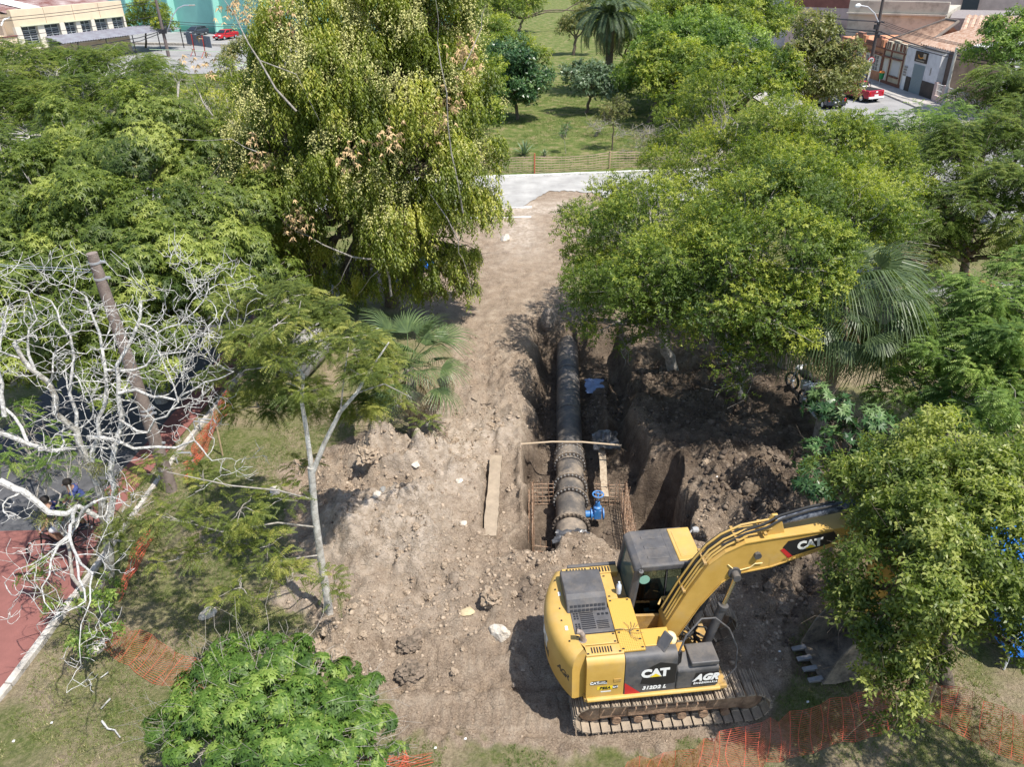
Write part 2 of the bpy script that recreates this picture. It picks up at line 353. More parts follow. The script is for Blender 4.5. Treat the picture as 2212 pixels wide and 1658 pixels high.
p = ragged(-60, 42.6, .9, 42.7, .05, 40, 1)+ragged(1.1, 43.0, 2.3, 45.2, .12, 14, 8)[1:]+ragged(2.5, 45.5, 5.0, 45.0, .10, 18, 9)+ragged(5.1, 44.7, 6.2, 43.1, .10, 12, 10)+ragged(6.4, 42.9, 24, 43.2, .05, 20, 2)
p += ragged(24, 49.0, -60, 48.5, .04, 50, 3)
sheet('road', p, .012, asph)
sheet('street', [(24, 20), (34.1, 20), (34.1, 160), (23.5, 160)], .012, asph3)
sheet('street', [(-95, 100), (-34, 96), (-22, 104), (-18, 165), (-95, 165)], .012, asph3)
sheet('footpath', [(-16.5, 15.8), (-11.6, 15.8), (-10.8, 23), (-10.2, 34), (-15, 34)], .016, asph2)
sheet('cycle_path', [(-20, 2), (-11.4, 2), (-10.55, 10.9), (-10.4, 13.4), (-10.7, 15.8), (-20, 15.8)], .016, redm)
sheet('cycle_path', [(-11.6, 15.8), (-10.75, 15.8), (-9.9, 23), (-9.6, 34), (-10.2, 34), (-10.8, 23)], .018, redm)
sheet('footpath', [(14, 30.5), (22, 27.2), (24, 28), (24, 31.2), (15, 33.2)], .012, asph3)
sheet('forecourt', [(-18, 60), (-14, 60), (-14, 64), (-18, 64)], .012, pavm)
def kerb(name, pts, w, h, m, gap=0.02, seg=1.0, kind='structure', jit=.0):
    """kerb stones laid end to end, one mesh per run"""
    r = thing(name, None, None); tag(r, kind=kind)
    for (a, b_) in zip(pts[:-1], pts[1:]):
        a = Vector((*a, 0)); b_ = Vector((*b_, 0)); L = (b_-a).length; k = max(1, int(L/seg)); d = (b_-a)/k; ang = math.atan2(d.y, d.x)
        for i in range(k):
            c_ = a+d*(i+.5); mb = MB(); mb.box((0, 0, 0), (d.length-gap, w, h+.1), 0)
            o = mb.obj('kerb_stone', m, r, bevel=.012, seg=1); o.location = (c_.x, c_.y+random.uniform(-jit, jit), h/2-.05); o.rotation_euler = (0, 0, ang+random.uniform(-jit, jit)*.5)
    return r
kerb('kerb', [(-11.4, 4), (-10.5, 10.9), (-10.32, 13.4)], .16, .10, conc)
kerb('kerb', [(-10.32, 13.4), (-10.0, 19), (-9.5, 24), (-9.2, 30)], .13, .09, conc)
kerb('kerb', [(-6, 48.75), (1.2, 48.85), (8, 49.2), (16, 49.3)], .14, .11, whitem, jit=.03)
kerb('kerb', [(-3.6, 42.35), (1.4, 42.35)], .13, .08, whitem, gap=.12, jit=.05, seg=1.2)
kerb('kerb', [(-2.4, 40.6), (1.3, 40.6)], .13, .08, whitem, gap=.10, jit=.06, seg=1.2)
# ---------------------------------------------------------------- rubble: countless clods
icoV = np.array([(0, 0, 1), (.9, 0, .3), (.28, .85, .35), (-.72, .53, .3), (-.72, -.53, .35), (.28, -.85, .3), (.6, .5, -.5), (-.3, .8, -.5), (-.8, 0, -.5), (-.3, -.8, -.5), (.6, -.5, -.5)])
icoF = [(0, 1, 2), (0, 2, 3), (0, 3, 4), (0, 4, 5), (0, 5, 1), (1, 6, 2), (2, 7, 3), (2, 6, 7), (3, 8, 4), (3, 7, 8), (4, 9, 5), (4, 8, 9), (5, 10, 1), (5, 9, 10), (1, 10, 6)]
def clods(name, pts, sizes, m, seed=3):
    r = np.random.default_rng(seed); N = len(pts)
    S = sizes[:, None, None]*(1+r.uniform(-.35, .35, (N, 11, 1)))*r.uniform(.6, 1.2, (N, 1, 3))
    a = r.uniform(0, 6.28, N); ca, sa = np.cos(a)[:, None], np.sin(a)[:, None]
    v = icoV[None]*S; x = v[..., 0]*ca-v[..., 1]*sa; y = v[..., 0]*sa+v[..., 1]*ca
    v = np.stack([x, y, v[..., 2]*.75], -1)+pts[:, None, :]
    f = np.array(icoF)[None]+(np.arange(N)*11)[:, None, None]
    tone = np.repeat(r.uniform(0, 1, N), 11)
    me = npmesh(name, v.reshape(-1, 3), f.reshape(-1, 3), m, dict(v=tone))
    o = bpy.data.objects.new(name, me); C.objects.link(o); return o
def tonemat(name, c1, c2, rough=.9, bump=.4):
    m = mat(name, c1, rough, bump=bump, bscale=30); nn = m.node_tree.nodes; ll = m.node_tree.links
    a = nn.new('ShaderNodeAttribute'); a.attribute_name = 'v'; r = nn.new('ShaderNodeValToRGB')
    r.color_ramp.elements[0].color = (*c1, 1); r.color_ramp.elements[1].color = (*c2, 1)
    ll.new(a.outputs['Fac'], r.inputs[0]); ll.new(r.outputs[0], nn['Principled BSDF'].inputs['Base Color']); return m
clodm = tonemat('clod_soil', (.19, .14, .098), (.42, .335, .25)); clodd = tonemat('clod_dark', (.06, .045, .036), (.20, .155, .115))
N = 90000
cx = rng.uniform(-6.5, 8.5, N); cy = rng.uniform(8.8, 30, N)
zz, di, da, pa, un, de = terrain(cx, cy)
dens = di*(.12+1.0*ss(.42, .68, fbm(cx*.9, cy*.9, 77)))
for (gx, gy, gr_, gw) in ((-3.6, 11.6, 1.2, 2.5), (-1.5, 12.2, 1.6, 1.3), (-2.3, 19.5, 1.6, 1.5), (6.5, 16, 1.8, 3.5), (6.3, 13.8, 1.8, 3), (.2, 14, 1.5, 1.2), (-4.9, 17.6, 1, 2), (2.9, 23, 1.0, 2.0)):
    dens = dens+di*gw*gauss(cx, cy, gx, gy, gr_, gr_)*.7
dens *= (1-.85*gauss(cx, cy, 2.7, 10.7, 2.3, 1.3, 6))*(1-.75*gauss(cx, cy, -.8, 10.7, 2., 1.1, 4))*(1-.85*ss(23, 27, cy))
keep = rng.uniform(0, 2.2, N) < dens
cx, cy, da, de = cx[keep], cy[keep], da[keep], de[keep]
cz = np.array([gz(a, b_) for a, b_ in zip(cx, cy)]); sz = .008+.060*rng.uniform(0, 1, len(cx))**5
isd = (da > .45)  # also picks clods lying in the soil darkened for tree shade
P3 = np.stack([cx, cy, cz+sz*.2], -1)
tag(clods('rubble', P3[~isd], sz[~isd], clodm), 'loose crumbs of dry brown soil strewn over the dug site', 'rubble', kind='stuff')
tag(clods('rubble', P3[isd], sz[isd]*1.5, clodd), 'loose dark clods of moist soil on the spoil and trench sides, and clods darkened for tree shade', 'rubble', kind='stuff')
# ---------------------------------------------------------------- grass tufts
def grass(name, N, box, m, test, Lr=(.03, .08), seed=4, label=''):
    r = np.random.default_rng(seed); x = r.uniform(box[0], box[1], N); y = r.uniform(box[2], box[3], N)
    zz, di, da, pa, un, de = terrain(x, y); k = test(x, y, di); x, y = x[k], y[k]
    z = np.array([gz(a, b_) for a, b_ in zip(x, y)]); n_ = len(x); B = 5
    L = r.uniform(*Lr, (n_, B)); a = r.uniform(0, 6.28, (n_, B)); t = r.uniform(.2, 1.1, (n_, B))
    bx = x[:, None]+r.normal(0, .03, (n_, B)); by = y[:, None]+r.normal(0, .03, (n_, B)); bz = np.repeat(z[:, None], B, 1)-.005
    w_ = .006+.004*r.uniform(0, 1, (n_, B))
    p0 = np.stack([bx-np.sin(a)*w_, by+np.cos(a)*w_, bz], -1); p1 = np.stack([bx+np.sin(a)*w_, by-np.cos(a)*w_, bz], -1)
    p2 = np.stack([bx+np.cos(a)*L*np.sin(t), by+np.sin(a)*L*np.sin(t), bz+L*np.cos(t)], -1)
    v = np.stack([p0, p1, p2], -2).reshape(-1, 3); f = np.arange(len(v)).reshape(-1, 3)
    tone = np.repeat(np.clip(fbm(x*.55, y*.55, 91)*1.4-.2+r.normal(0, .18, n_), 0, 1), B*3)
    o = bpy.data.objects.new(name, npmesh(name, v, f, m, dict(v=tone))); C.objects.link(o); return tag(o, label, 'grass', kind='stuff')
grm = leafmat('grass_blades', (.09, .14, .03), (.20, .22, .07), (.42, .36, .20), trans=.25)
red = lambda x, y: x < (-10.15-.02*(y-12))
grass('grass', 60000, (-10.5, 9.5, 7.6, 21), grm, lambda x, y, d: (d < .4) & ~red(x, y) & (fbm(x*1.1, y*1.1, 92) > .38), label='short patchy half dry grass around the dug site')
grass('lawn_grass', 26000, (-4, 20, 49.6, 84), leafmat('park_blades', (.085, .14, .028), (.17, .21, .06), (.33, .3, .14), trans=.25), lambda x, y, d: fbm(x*.5, y*.5, 93) > .40, Lr=(.08, .16), seed=5, label='mown green lawn of the park beyond the road')
# ================================================================ TREES
def nrm(a): return a/np.maximum(np.linalg.norm(a, axis=-1, keepdims=True), 1e-9)
UP = np.array([0, 0, 1.])
class Leaves:
    def __init__(s, tri=True): s.V = []; s.T = []; s.k = 3 if tri else 4
    def quads(s, P, D, N, L, W, tone, lift=.18):
        """rhombic folded leaves: base P, direction D, leaf normal N"""
        P, D, N = P.reshape(-1, 3), nrm(D.reshape(-1, 3)), N.reshape(-1, 3)
        S = nrm(np.cross(D, N)); N2 = nrm(np.cross(S, D)); L = np.broadcast_to(np.asarray(L, float), tone.shape).reshape(-1)[:, None]; W = np.broadcast_to(np.asarray(W, float), tone.shape).reshape(-1)[:, None]
        if s.k == 3: v = np.stack([P+D*L*.12+S*W*.55+N2*W*lift, P+D*L-UP*L*.12, P+D*L*.12-S*W*.55+N2*W*lift], 1)
        else: v = np.stack([P, P+D*L*.45+S*W*.5+N2*W*lift, P+D*L-UP*L*.12, P+D*L*.45-S*W*.5+N2*W*lift], 1)
        s.V.append(v.astype(np.float32)); s.T.append(np.repeat(tone.reshape(-1), s.k).astype(np.float32))
    def obj(s, name, m, parent):
        V_ = np.concatenate(s.V).reshape(-1, 3); T = np.concatenate(s.T)
        F_ = np.arange(len(V_)).reshape(-1, s.k)
        if parent is not None: V_ = V_-np.array(parent.location, dtype=np.float32)
        o = bpy.data.objects.new(name, npmesh(name, V_, F_, m, dict(v=T))); C.objects.link(o)
        if parent is not None: o.parent = parent
        global NLEAF; NLEAF += len(F_)
        return o
NLEAF = 0
def lobes(cen, rad, k, r, sub=.42, low=.35):
    """uneven lumps over the surface of one ellipsoid of crown"""
    d = nrm(r.normal(size=(k*3, 3))); d = d[(d[:, 2] > -low)][:k]; k = len(d)
    f = r.uniform(.55, .95, (k, 1)); c = np.array(cen)+d*np.array(rad)*f
    R_ = np.mean(rad)*sub*r.uniform(.65, 1.25, k)
    return c, R_, d
def sprays(blobs, dens, r, sub=.42, low=.35, k=None, flatten=.75, inner=.2):
    P, O, T, hubs = [], [], [], []
    for cen, rad in blobs:
        kk = k or max(5, int(10*np.mean(rad)**.7)); c, R_, d0 = lobes(cen, rad, kk, r, sub, low); hubs.append((cen, c))
        for ci, Ri, di in zip(c, R_, d0):
            m = int(dens*Ri*Ri*12.6*.7)
            if m < 3: m = 3
            d = nrm(r.normal(size=(m, 3))+di*.55+UP*.35); q = r.uniform(.0, 1, (m, 1))**.4
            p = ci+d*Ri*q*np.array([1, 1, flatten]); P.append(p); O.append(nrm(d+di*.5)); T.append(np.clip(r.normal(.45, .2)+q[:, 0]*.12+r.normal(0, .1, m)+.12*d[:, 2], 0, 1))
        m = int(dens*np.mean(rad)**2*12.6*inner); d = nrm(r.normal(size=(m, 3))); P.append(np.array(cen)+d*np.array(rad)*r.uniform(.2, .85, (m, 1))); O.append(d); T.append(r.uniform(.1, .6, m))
    return np.concatenate(P), np.concatenate(O), np.concatenate(T), hubs
def frame(O, r):
    a = nrm(np.cross(O, r.normal(size=O.shape))); return a, np.cross(O, a)
def whorl(Lv, P, O, T, r, k=7, L=.16, W=.045, droop=.35, fl=.35):
    n_ = len(P); a, b = frame(nrm(O+UP*.4), r); th = (np.arange(k)/k*6.283)[None]+r.uniform(0, 6.28, (n_, 1))+r.normal(0, .2, (n_, k))
    D = np.cos(th)[..., None]*a[:, None]+np.sin(th)[..., None]*b[:, None]+O[:, None]*fl; D[..., 2] -= droop
    N = np.broadcast_to(nrm(O+UP*.8)[:, None], D.shape)
    Lv.quads(np.repeat(P[:, None], k, 1), D, N, L*r.uniform(.7, 1.2, (n_, k)), W*r.uniform(.8, 1.2, (n_, k)), np.clip(T[:, None]+r.normal(0, .12, (n_, k)), 0, 1))
def twig(Lv, P, O, T, r, k=8, L=.09, W=.045, tl=.22, spread=1.):
    n_ = len(P); O2 = nrm(O+r.normal(0, .45, O.shape)); a, b = frame(O2, r); s = (np.arange(k)+.5)/k
    th = np.arange(k)*2.4+r.uniform(0, 6.28, (n_, 1)); R_ = np.cos(th)[..., None]*a[:, None]+np.sin(th)[..., None]*b[:, None]
    p = P[:, None]+O2[:, None]*(s[None, :, None]*tl)*1.; p = p-UP*(s**2)[None, :, None]*tl*.2
    D = R_*spread+O2[:, None]*.6; N = nrm(O2[:, None]*.6+UP*.7+r.normal(0, .35, D.shape))
    Lv.quads(p, D, N, L*r.uniform(.7, 1.2, (n_, k)), W*r.uniform(.8, 1.2, (n_, k)), np.clip(T[:, None]+.12*s[None]+r.normal(0, .1, (n_, k)), 0, 1))
def feather(Lv, P, O, T, r, k=9, L=.07, W=.02, rl=.32, droop=.5, flat=.45):
    n_ = len(P); Rr = O.copy(); Rr[:, 2] = Rr[:, 2]*flat; Rr = nrm(Rr+r.normal(0, .4, Rr.shape)*np.array([1, 1, .4])); rl_ = rl*r.uniform(.7, 1.2, (n_, 1))
    s = (np.arange(k)+.6)/k; p = P[:, None]+Rr[:, None]*(s[None]*rl_)[..., None]-UP*(s[None]**2*rl_*droop)[..., None]
    Sd = nrm(np.cross(Rr, UP)); R2 = Rr[:, None]-UP*(2*s*droop*.6)[None, :, None]
    ln = L*(1-.55*np.abs(s-.45)**1.2)
    for sg in (-1, 1):
        D = Sd[:, None]*sg+R2*.45-UP*.25+r.normal(0, .1, p.shape); N = nrm(UP+Sd[:, None]*sg*.25+r.normal(0, .15, D.shape))
        Lv.quads(p, D, N, np.broadcast_to(ln[None], (n_, k)), W, np.clip(T[:, None]+r.normal(0, .09, (n_, k)), 0, 1), lift=.05)
def hang(Lv, P, O, T, r, k=9, L=.11, W=.028, sl=.7):
    n_ = len(P); h = O.copy(); h[:, 2] = 0; h = nrm(h+r.normal(0, .3, h.shape)*np.array([1, 1, 0])); sl_ = sl*r.uniform(.5, 1.3, (n_, 1)); s = (np.arange(k)+.3)/k
    p = P[:, None]+h[:, None]*(s[None]**.6*.16)[..., None]-UP*(s[None]*sl_)[..., None]
    th = np.arange(k)*2.4+r.uniform(0, 6.28, (n_, 1)); Rd = np.stack([np.cos(th), np.sin(th), np.zeros_like(th)], -1)
    D = Rd*.7-UP*.62+h[:, None]*.25; N = nrm(Rd*.45+h[:, None]*.35+UP*.95)
    Lv.quads(p, D, N, L*r.uniform(.7, 1.25, (n_, k)), W, np.clip(T[:, None]+.1*(1-s)[None]+r.normal(0, .12, (n_, k)), 0, 1))
def limb(mb, a, b_, r0, r1, jit=.1, n=5, sides=6, sag=0.):
    a, b_ = Vector(a), Vector(b_); L = (b_-a).length; pts = []
    for i in range(n+1):
        t = i/n; p = a.lerp(b_, t); q = jit*L*math.sin(math.pi*t)
        pts.append(p+Vector((random.uniform(-q, q), random.uniform(-q, q), random.uniform(-q, q)*.6-sag*math.sin(math.pi*t))))
    mb.tube(pts, [r0+(r1-r0)*(i/n)**.8 for i in range(n+1)], sides)
    return pts
BARK = {}
def bark(k):
    if k not in BARK:
        c = dict(grey=((.20, .18, .15), (.40, .37, .33)), brown=((.09, .07, .05), (.20, .16, .12)), pale=((.33, .31, .27), (.62, .60, .56)), palm=((.16, .13, .10), (.32, .28, .23)), lichen=((.24, .23, .21), (.66, .65, .62)))[k]
        BARK[k] = mat('bark_'+k, c[0], .9, col2=c[1], scale=9 if k != 'lichen' else 14, bump=.5, bscale=25)
    return BARK[k]
def tree(name, label, base, blobs, leafm, style, dens=30, bk='brown', tr=.16, group=None, seed=1, hub=None, cat='tree', sub=.42, low=.35, k=None, nbr=1., inner=.2, flatten=.75, stems=1, twr=.022, quad=False):
    r = np.random.default_rng(seed); random.seed(seed)
    base = Vector((*base[:2], gz(base[0], base[1])-.05)); t = thing(name, label, cat, base, group=group)
    P, O, T, hubs = sprays(blobs, dens, r, sub, low, k, flatten=flatten, inner=inner)
    Lv = Leaves(quad is False)
    for fn, kw, frac in style:
        if frac >= 1: fn(Lv, P, O, T, r, **kw)
        else:
            s_ = r.uniform(size=len(P)) < frac; fn(Lv, P[s_], O[s_], T[s_], r, **kw)
    cr_ = Lv.obj('crown', leafm, t)
    tm, bmx = MB(), MB()
    cens = [Vector(c) for c, _ in blobs]; mean = sum(cens, Vector())/len(cens)
    if hub is None: hub = base.lerp(mean, .45); hub.z = base.z+(mean.z-base.z)*.5
    hub = Vector(hub)-base
    for s_ in range(stems):
        off = Vector((random.uniform(-.3, .3), random.uniform(-.3, .3), 0)) if stems > 1 else Vector()
        limb(tm, off, hub+off*2, tr, tr*.72, .05, 6, 9)
    for cen, subs in hubs:
        c0 = Vector(cen)-base; c0.z -= .15
        pts = limb(bmx, hub, c0, tr*.55, tr*.28, .09, 6, 6, sag=-.1)
        for sc_ in subs:
            if random.random() > nbr: continue
            e = Vector(sc_)-base; st = random.choice(pts[3:])
            pp = limb(bmx, st, e, max(twr, tr*.2), twr*.35, .12, 4, 4)
            for _ in range(3):
                limb(bmx, random.choice(pp[1:]), e+Vector((random.gauss(0, .35), random.gauss(0, .35), random.gauss(0, .25))), twr*.5, twr*.2, .15, 3, 3)
    tm.obj('trunk', bark(bk), t, smooth=True); bmx.obj('branches', bark(bk), t)
    return t
def B(px, py, h, r, f=.8):
    p = at(px, py, h); return ((p.x, p.y, p.z), (r, r, r*f))
# leaf colours
L_mango = leafmat('leaf_broad', (.05, .085, .016), (.155, .205, .035), (.33, .37, .09), .4)
L_flower = leafmat('leaf_willow', (.05, .08, .014), (.22, .265, .035), (.46, .45, .10), .45)
L_feath = leafmat('leaf_feathery', (.065, .095, .02), (.165, .20, .04), (.31, .31, .08), .42)
L_olive = leafmat('leaf_olive', (.05, .085, .015), (.125, .175, .028), (.21, .24, .05), .38)
L_bright = leafmat('leaf_bright', (.045, .085, .016), (.15, .21, .032), (.33, .36, .06), .42)
L_yell = leafmat('leaf_yellowish', (.055, .095, .016), (.185, .24, .032), (.37, .38, .055), .42)
L_lime = leafmat('leaf_lime', (.055, .11, .022), (.165, .25, .05), (.32, .40, .10), .42)
L_dark = leafmat('leaf_dark', (.02, .055, .018), (.06, .125, .04), (.16, .24, .09), .2, rough=.35)
L_obov = leafmat('leaf_front', (.055, .09, .02), (.16, .21, .042), (.35, .38, .11), .42, rough=.42)
L_palmate = leafmat('leaf_palmate', (.04, .09, .018), (.12, .215, .035), (.26, .35, .08), .38, rough=.5)
L_grey = leafmat('leaf_greygreen', (.05, .085, .045), (.13, .19, .10), (.26, .32, .2), .25, rough=.4)
L_mix = leafmat('leaf_brownish', (.07, .08, .02), (.18, .20, .06), (.32, .28, .12), .3)
fl = mat('cream_flowers', (.50, .48, .19), .8, var=.25, scale=9)
deadm = mat('dry_leaves', (.55, .38, .20), .8, var=.35, scale=12)

# T1 -- big broad tree on the left
tree('broadleaf_tree', 'big rounded mid green broadleaf tree behind the bare white tree, left of the weeping tree', (-11.6, 22.2), 
     [B(300, 330, 6.6, 2.6), B(110, 420, 5.6, 2.4), B(430, 360, 6.0, 2.2), B(0, 480, 4.6, 2.3), B(220, 520, 5.2, 2.3), B(380, 520, 5.0, 2.2), B(500, 460, 5.2, 2.0), B(60, 620, 4.2, 2.0), B(230, 680, 4.2, 1.8), B(400, 640, 4.2, 1.8), B(540, 580, 4.0, 1.7), B(330, 770, 3.2, 1.1), B(120, 760, 3.4, 1.5), B(180, 300, 6.6, 1.9), B(-60, 350, 5.5, 2.2), B(620, 640, 3.2, .9), B(560, 690, 3.0, .8), B(245, 830, 2.6, .9), B(200, 740, 3.4, 1.4), B(300, 700, 3.8, 1.3), B(290, 820, 2.6, .8), B(170, 800, 3.0, 1.0), B(20, 720, 3.6, 1.6), B(60, 800, 3, 1.1), B(440, 560, 4.6, 1.7), B(470, 640, 3.8, 1.3), B(400, 720, 3.4, .9), B(330, 600, 4.8, 1.6), B(120, 560, 4.8, 2.0)],
     L_mango, [(whorl, dict(k=6, L=.175, W=.06, droop=.6), 1)], dens=25, bk='grey', tr=.22, seed=11, sub=.42, inner=.06)
# A -- flat feathery tree behind
tree('acacia_tree', 'wide olive green feathery tree in front of the cream building', (-26, 47),
     [B(60, 250, 3.6, 3.4, .5), B(180, 220, 4.2, 3.4, .5), B(300, 205, 4.2, 2.8, .5), B(0, 200, 4.6, 3.6, .5), B(120, 160, 5.0, 3.8, .5), B(250, 165, 4.8, 3.4, .5), B(345, 180, 4.4, 2.4, .5), B(40, 135, 5.4, 3.4, .45), B(200, 135, 5.2, 3.2, .4), B(-60, 150, 5, 4, .5), B(-70, 240, 4, 4, .5), B(330, 150, 4.7, 2.0, .5), B(60, 300, 3.0, 2.2, .5), B(170, 285, 3.4, 2.2, .5)],
     L_olive, [(feather, dict(k=6, L=.17, W=.07, rl=.5), 1)], dens=6.5, bk='pale', tr=.3, seed=12, sub=.4, flatten=.5, low=.1, inner=.1)
# C -- gum saplings left of the weeping tree
tree('gum_tree', 'thin dark green gum tree with bare twigs beside the broad left tree', (-9.6, 27.5),
     [B(470, 250, 7.4, 1.2), B(520, 330, 6.4, 1.2), B(440, 200, 7.6, .9), B(540, 200, 8.0, 1.1), B(490, 160, 8.2, .9), B(560, 120, 9.0, .9), B(550, 260, 7.2, 1.2), B(420, 260, 7.0, .8), B(600, 210, 8.4, 1.0), B(385, 170, 7.4, .5)],
     L_flower, [(whorl, dict(k=5, L=.19, W=.035, droop=.9), .8), (twig, dict(k=6, L=.1, W=.04), .5)], dens=15, bk='grey', tr=.14, seed=13, sub=.4, nbr=1, inner=.3)
# D -- the large weeping tree with cream flowers
Dbl = [B(820, 60, 11.2, 2.0, 1), B(640, 90, 11, 1.7, 1), B(950, 90, 10.6, 1.8, 1), B(730, 200, 10.2, 1.9, 1), B(880, 220, 9.6, 2.0, 1), B(1000, 280, 7.8, 1.5, 1), B(640, 300, 8.8, 1.7, 1), B(780, 360, 8.4, 1.9, 1), B(920, 370, 7.8, 1.8, 1), B(1040, 370, 6.4, 1.1, 1), B(600, 420, 7.0, 1.5, 1), B(720, 480, 6.6, 1.6, 1), B(860, 500, 6.4, 1.6, 1), B(980, 480, 5.6, 1.3, 1), B(700, 590, 4.4, 1.1, 1), B(960, 580, 3.8, 1.0, 1), B(830, 590, 4.8, 1.1, 1), B(570, 180, 9.6, 1.2, 1), B(900, -30, 12.2, 1.8, 1), B(740, -20, 12.4, 1.8, 1), B(1030, 440, 5.0, 1.0, 1), B(540, 330, 7.6, 1.1, 1), B(990, 190, 9.0, 1.3, 1), B(1000, 620, 3.0, .5, 1), B(790, 640, 3.6, .6, 1)]
Dbl = [(c if c[1] > 22 else at(0, 0, 0), r_) for c, r_ in Dbl]
def atY(px, py, Y_, r_, f=1.): p = at(px, py, Y=Y_); return ((p.x, p.y, p.z), (r_, r_, r_*f))
Dbl = [atY(820, 40, 28.5, 2.0), atY(640, 80, 28.5, 1.6), atY(930, 60, 28.5, 1.7), atY(720, 170, 27.6, 1.9), atY(870, 190, 27.4, 2.0), atY(990, 260, 28, 1.6), atY(620, 290, 27.6, 1.8), atY(770, 330, 26.6, 2.0), atY(910, 350, 26.8, 1.9), atY(1030, 350, 28, 1.15),
       atY(585, 420, 27.6, 1.5), atY(710, 460, 26.4, 1.7), atY(850, 480, 26.4, 1.7), atY(970, 460, 27.2, 1.4), atY(680, 570, 27.4, 1.1), atY(960, 575, 27.6, .95), atY(820, 580, 27, 1.1), atY(560, 190, 29, .9), atY(900, -60, 30, 1.9), atY(730, -60, 30, 1.9), atY(1045, 440, 28, .75), atY(545, 320, 28.6, .8), atY(985, 160, 29, 1.3), atY(1005, 620, 28, .45), atY(790, 630, 27, .5), atY(640, 500, 27.6, 1.1), atY(600, 560, 28, .9), atY(660, 620, 28, .8), atY(740, 610, 27, .7), atY(870, 610, 26.8, .7), atY(930, 630, 27.4, .5), atY(900, 560, 26.8, .9), atY(610, 490, 28, 1.0), atY(1000, 560, 28, .7), atY(910, 250, 31, 2), atY(650, 330, 31, 2)]
td = tree('weeping_tree', 'tall weeping tree covered in cream flowers at the top centre left', (-4.9, 29.6), Dbl, L_flower,
          [(hang, dict(k=9, L=.14, W=.055, sl=.5), 1)], dens=22, bk='brown', tr=.3, seed=14, sub=.36, k=15, inner=.08, flatten=1.3, hub=(-5.2, 29, 4.6), twr=.03)
r = np.random.default_rng(5)
P, O, T, _ = sprays(Dbl, 7.0, r, .4, .2, None, flatten=1., inner=0)
k_ = P[:, 2] > 2+r.uniform(0, 7, len(P)); k_ &= fbm(P[:, 0]*1.1, P[:, 2]*1.1, 99) > .44; P, O = P[k_]+O[k_]*.16, O[k_]
Lv = Leaves(); n_ = len(P); kk = 16
q = r.normal(size=(n_, kk, 3)); Lv.quads(P[:, None]+q*np.array([.06, .06, .11])-UP*.05, r.normal(size=(n_, kk, 3)), r.normal(size=(n_, kk, 3)), .06, .045, r.uniform(0, 1, (n_, kk)))
Lv.obj('flowers', fl, td)
# dry leaf bunches and bare limbs poking out of the crown
Lv = Leaves(); dk = MB()
for px, py, Y_ in ((845, 300, 24.6), (480, 600, 25.5), (430, 135, 29), (760, 330, 24.5), (510, 20, 27), (1015, 130, 27), (940, 260, 25.6), (560, 330, 26), (650, 470, 25), (1005, 110, 27), (980, 210, 26), (640, 480, 25.5), (610, 30, 27)):
    p = at(px, py, Y=Y_); q = np.array(p)+r.normal(0, .28, (28, 3)); O_ = nrm(r.normal(size=(28, 3))-UP*.8)
    whorl(Lv, q, O_, r.uniform(0, 1, 28), r, k=4, L=.17, W=.05, droop=.8)
Lv.obj('dry_leaves', deadm, td)
bl = Vector(td.location)
for path, r0 in (([(845, 640), (830, 560), (760, 555), (700, 530), (640, 500), (560, 420)], .07), ([(930, 420), (990, 520), (1000, 560), (1020, 640)], .035), ([(1000, 460), (975, 330), (965, 200), (945, 90), (940, -10)], .05), ([(640, 240), (560, 130), (520, 60), (485, 0)], .06), ([(560, 130), (640, 160), (690, 260)], .03), ([(760, 555), (735, 610), (700, 640)], .03), ([(830, 560), (800, 600), (770, 640)], .025), ([(460, 250), (430, 200), (405, 150)], .04), ([(560, 330), (500, 300), (380, 300)], .03), ([(1000, 150), (1040, 60), (1050, 10)], .03)):
    pts = [at(x_, y_, Y=24.9+.5*random.random()+abs(x_-800)*.002)-bl for x_, y_ in path]; dk.tube([q for i in range(len(pts)-1) for q in (pts[i], pts[i].lerp(pts[i+1], .5)+Vector((random.gauss(0, .07), random.gauss(0, .07), random.gauss(0, .07))))]+[pts[-1]], [r0*.62*(1-.85*i/(2*len(pts)-1)) for i in range(2*len(pts)-1)], 6)
dk.obj('limbs', bark('grey'), td)
# I -- bright canopy on the right: three neighbouring trees
SM = [(twig, dict(k=9, L=.095, W=.046, tl=.26), 1)]
tree('leafy_tree', 'bright green small leaved tree overhanging the far end of the pipe trench', (5.6, 23.5),
     [B(1300, 520, 4.2, 1.6), B(1400, 600, 4.6, 1.7), B(1290, 620, 3.8, 1.1), B(1480, 560, 5.2, 1.6), B(1340, 690, 3.2, 1.0), B(1450, 690, 3.6, 1.1), B(1310, 450, 4.4, 1.2), B(1420, 470, 5.4, 1.6), B(1540, 650, 4.6, 1.3), B(1380, 420, 5.0, 1.2), B(1570, 700, 3.6, 1.0), B(1255, 570, 3.6, .8), B(1260, 680, 2.8, .6), B(1345, 745, 2.4, .5)],
     L_bright, SM, dens=24, bk='grey', tr=.2, seed=21, sub=.44)
tree('leafy_tree', 'tall yellow green small leaved tree in the middle of the right canopy', (9.4, 23.6),
     [B(1620, 480, 5.8, 1.8), B(1730, 430, 6.0, 1.8), B(1580, 580, 5.4, 1.4), B(1700, 570, 5.6, 1.6), B(1820, 480, 5.6, 1.7), B(1790, 580, 5.0, 1.2), B(1890, 530, 4.8, 1.1), B(1660, 680, 4.6, 1.2), B(1860, 420, 5.4, 1.5), B(1920, 470, 5.0, 1.2), B(1590, 790, 3.0, .7), B(1620, 740, 3.4, .8), B(1600, 850, 2.4, .4), B(1730, 700, 4.0, 1.0)],
     L_bright, SM, dens=24, bk='grey', tr=.2, seed=22, sub=.44)
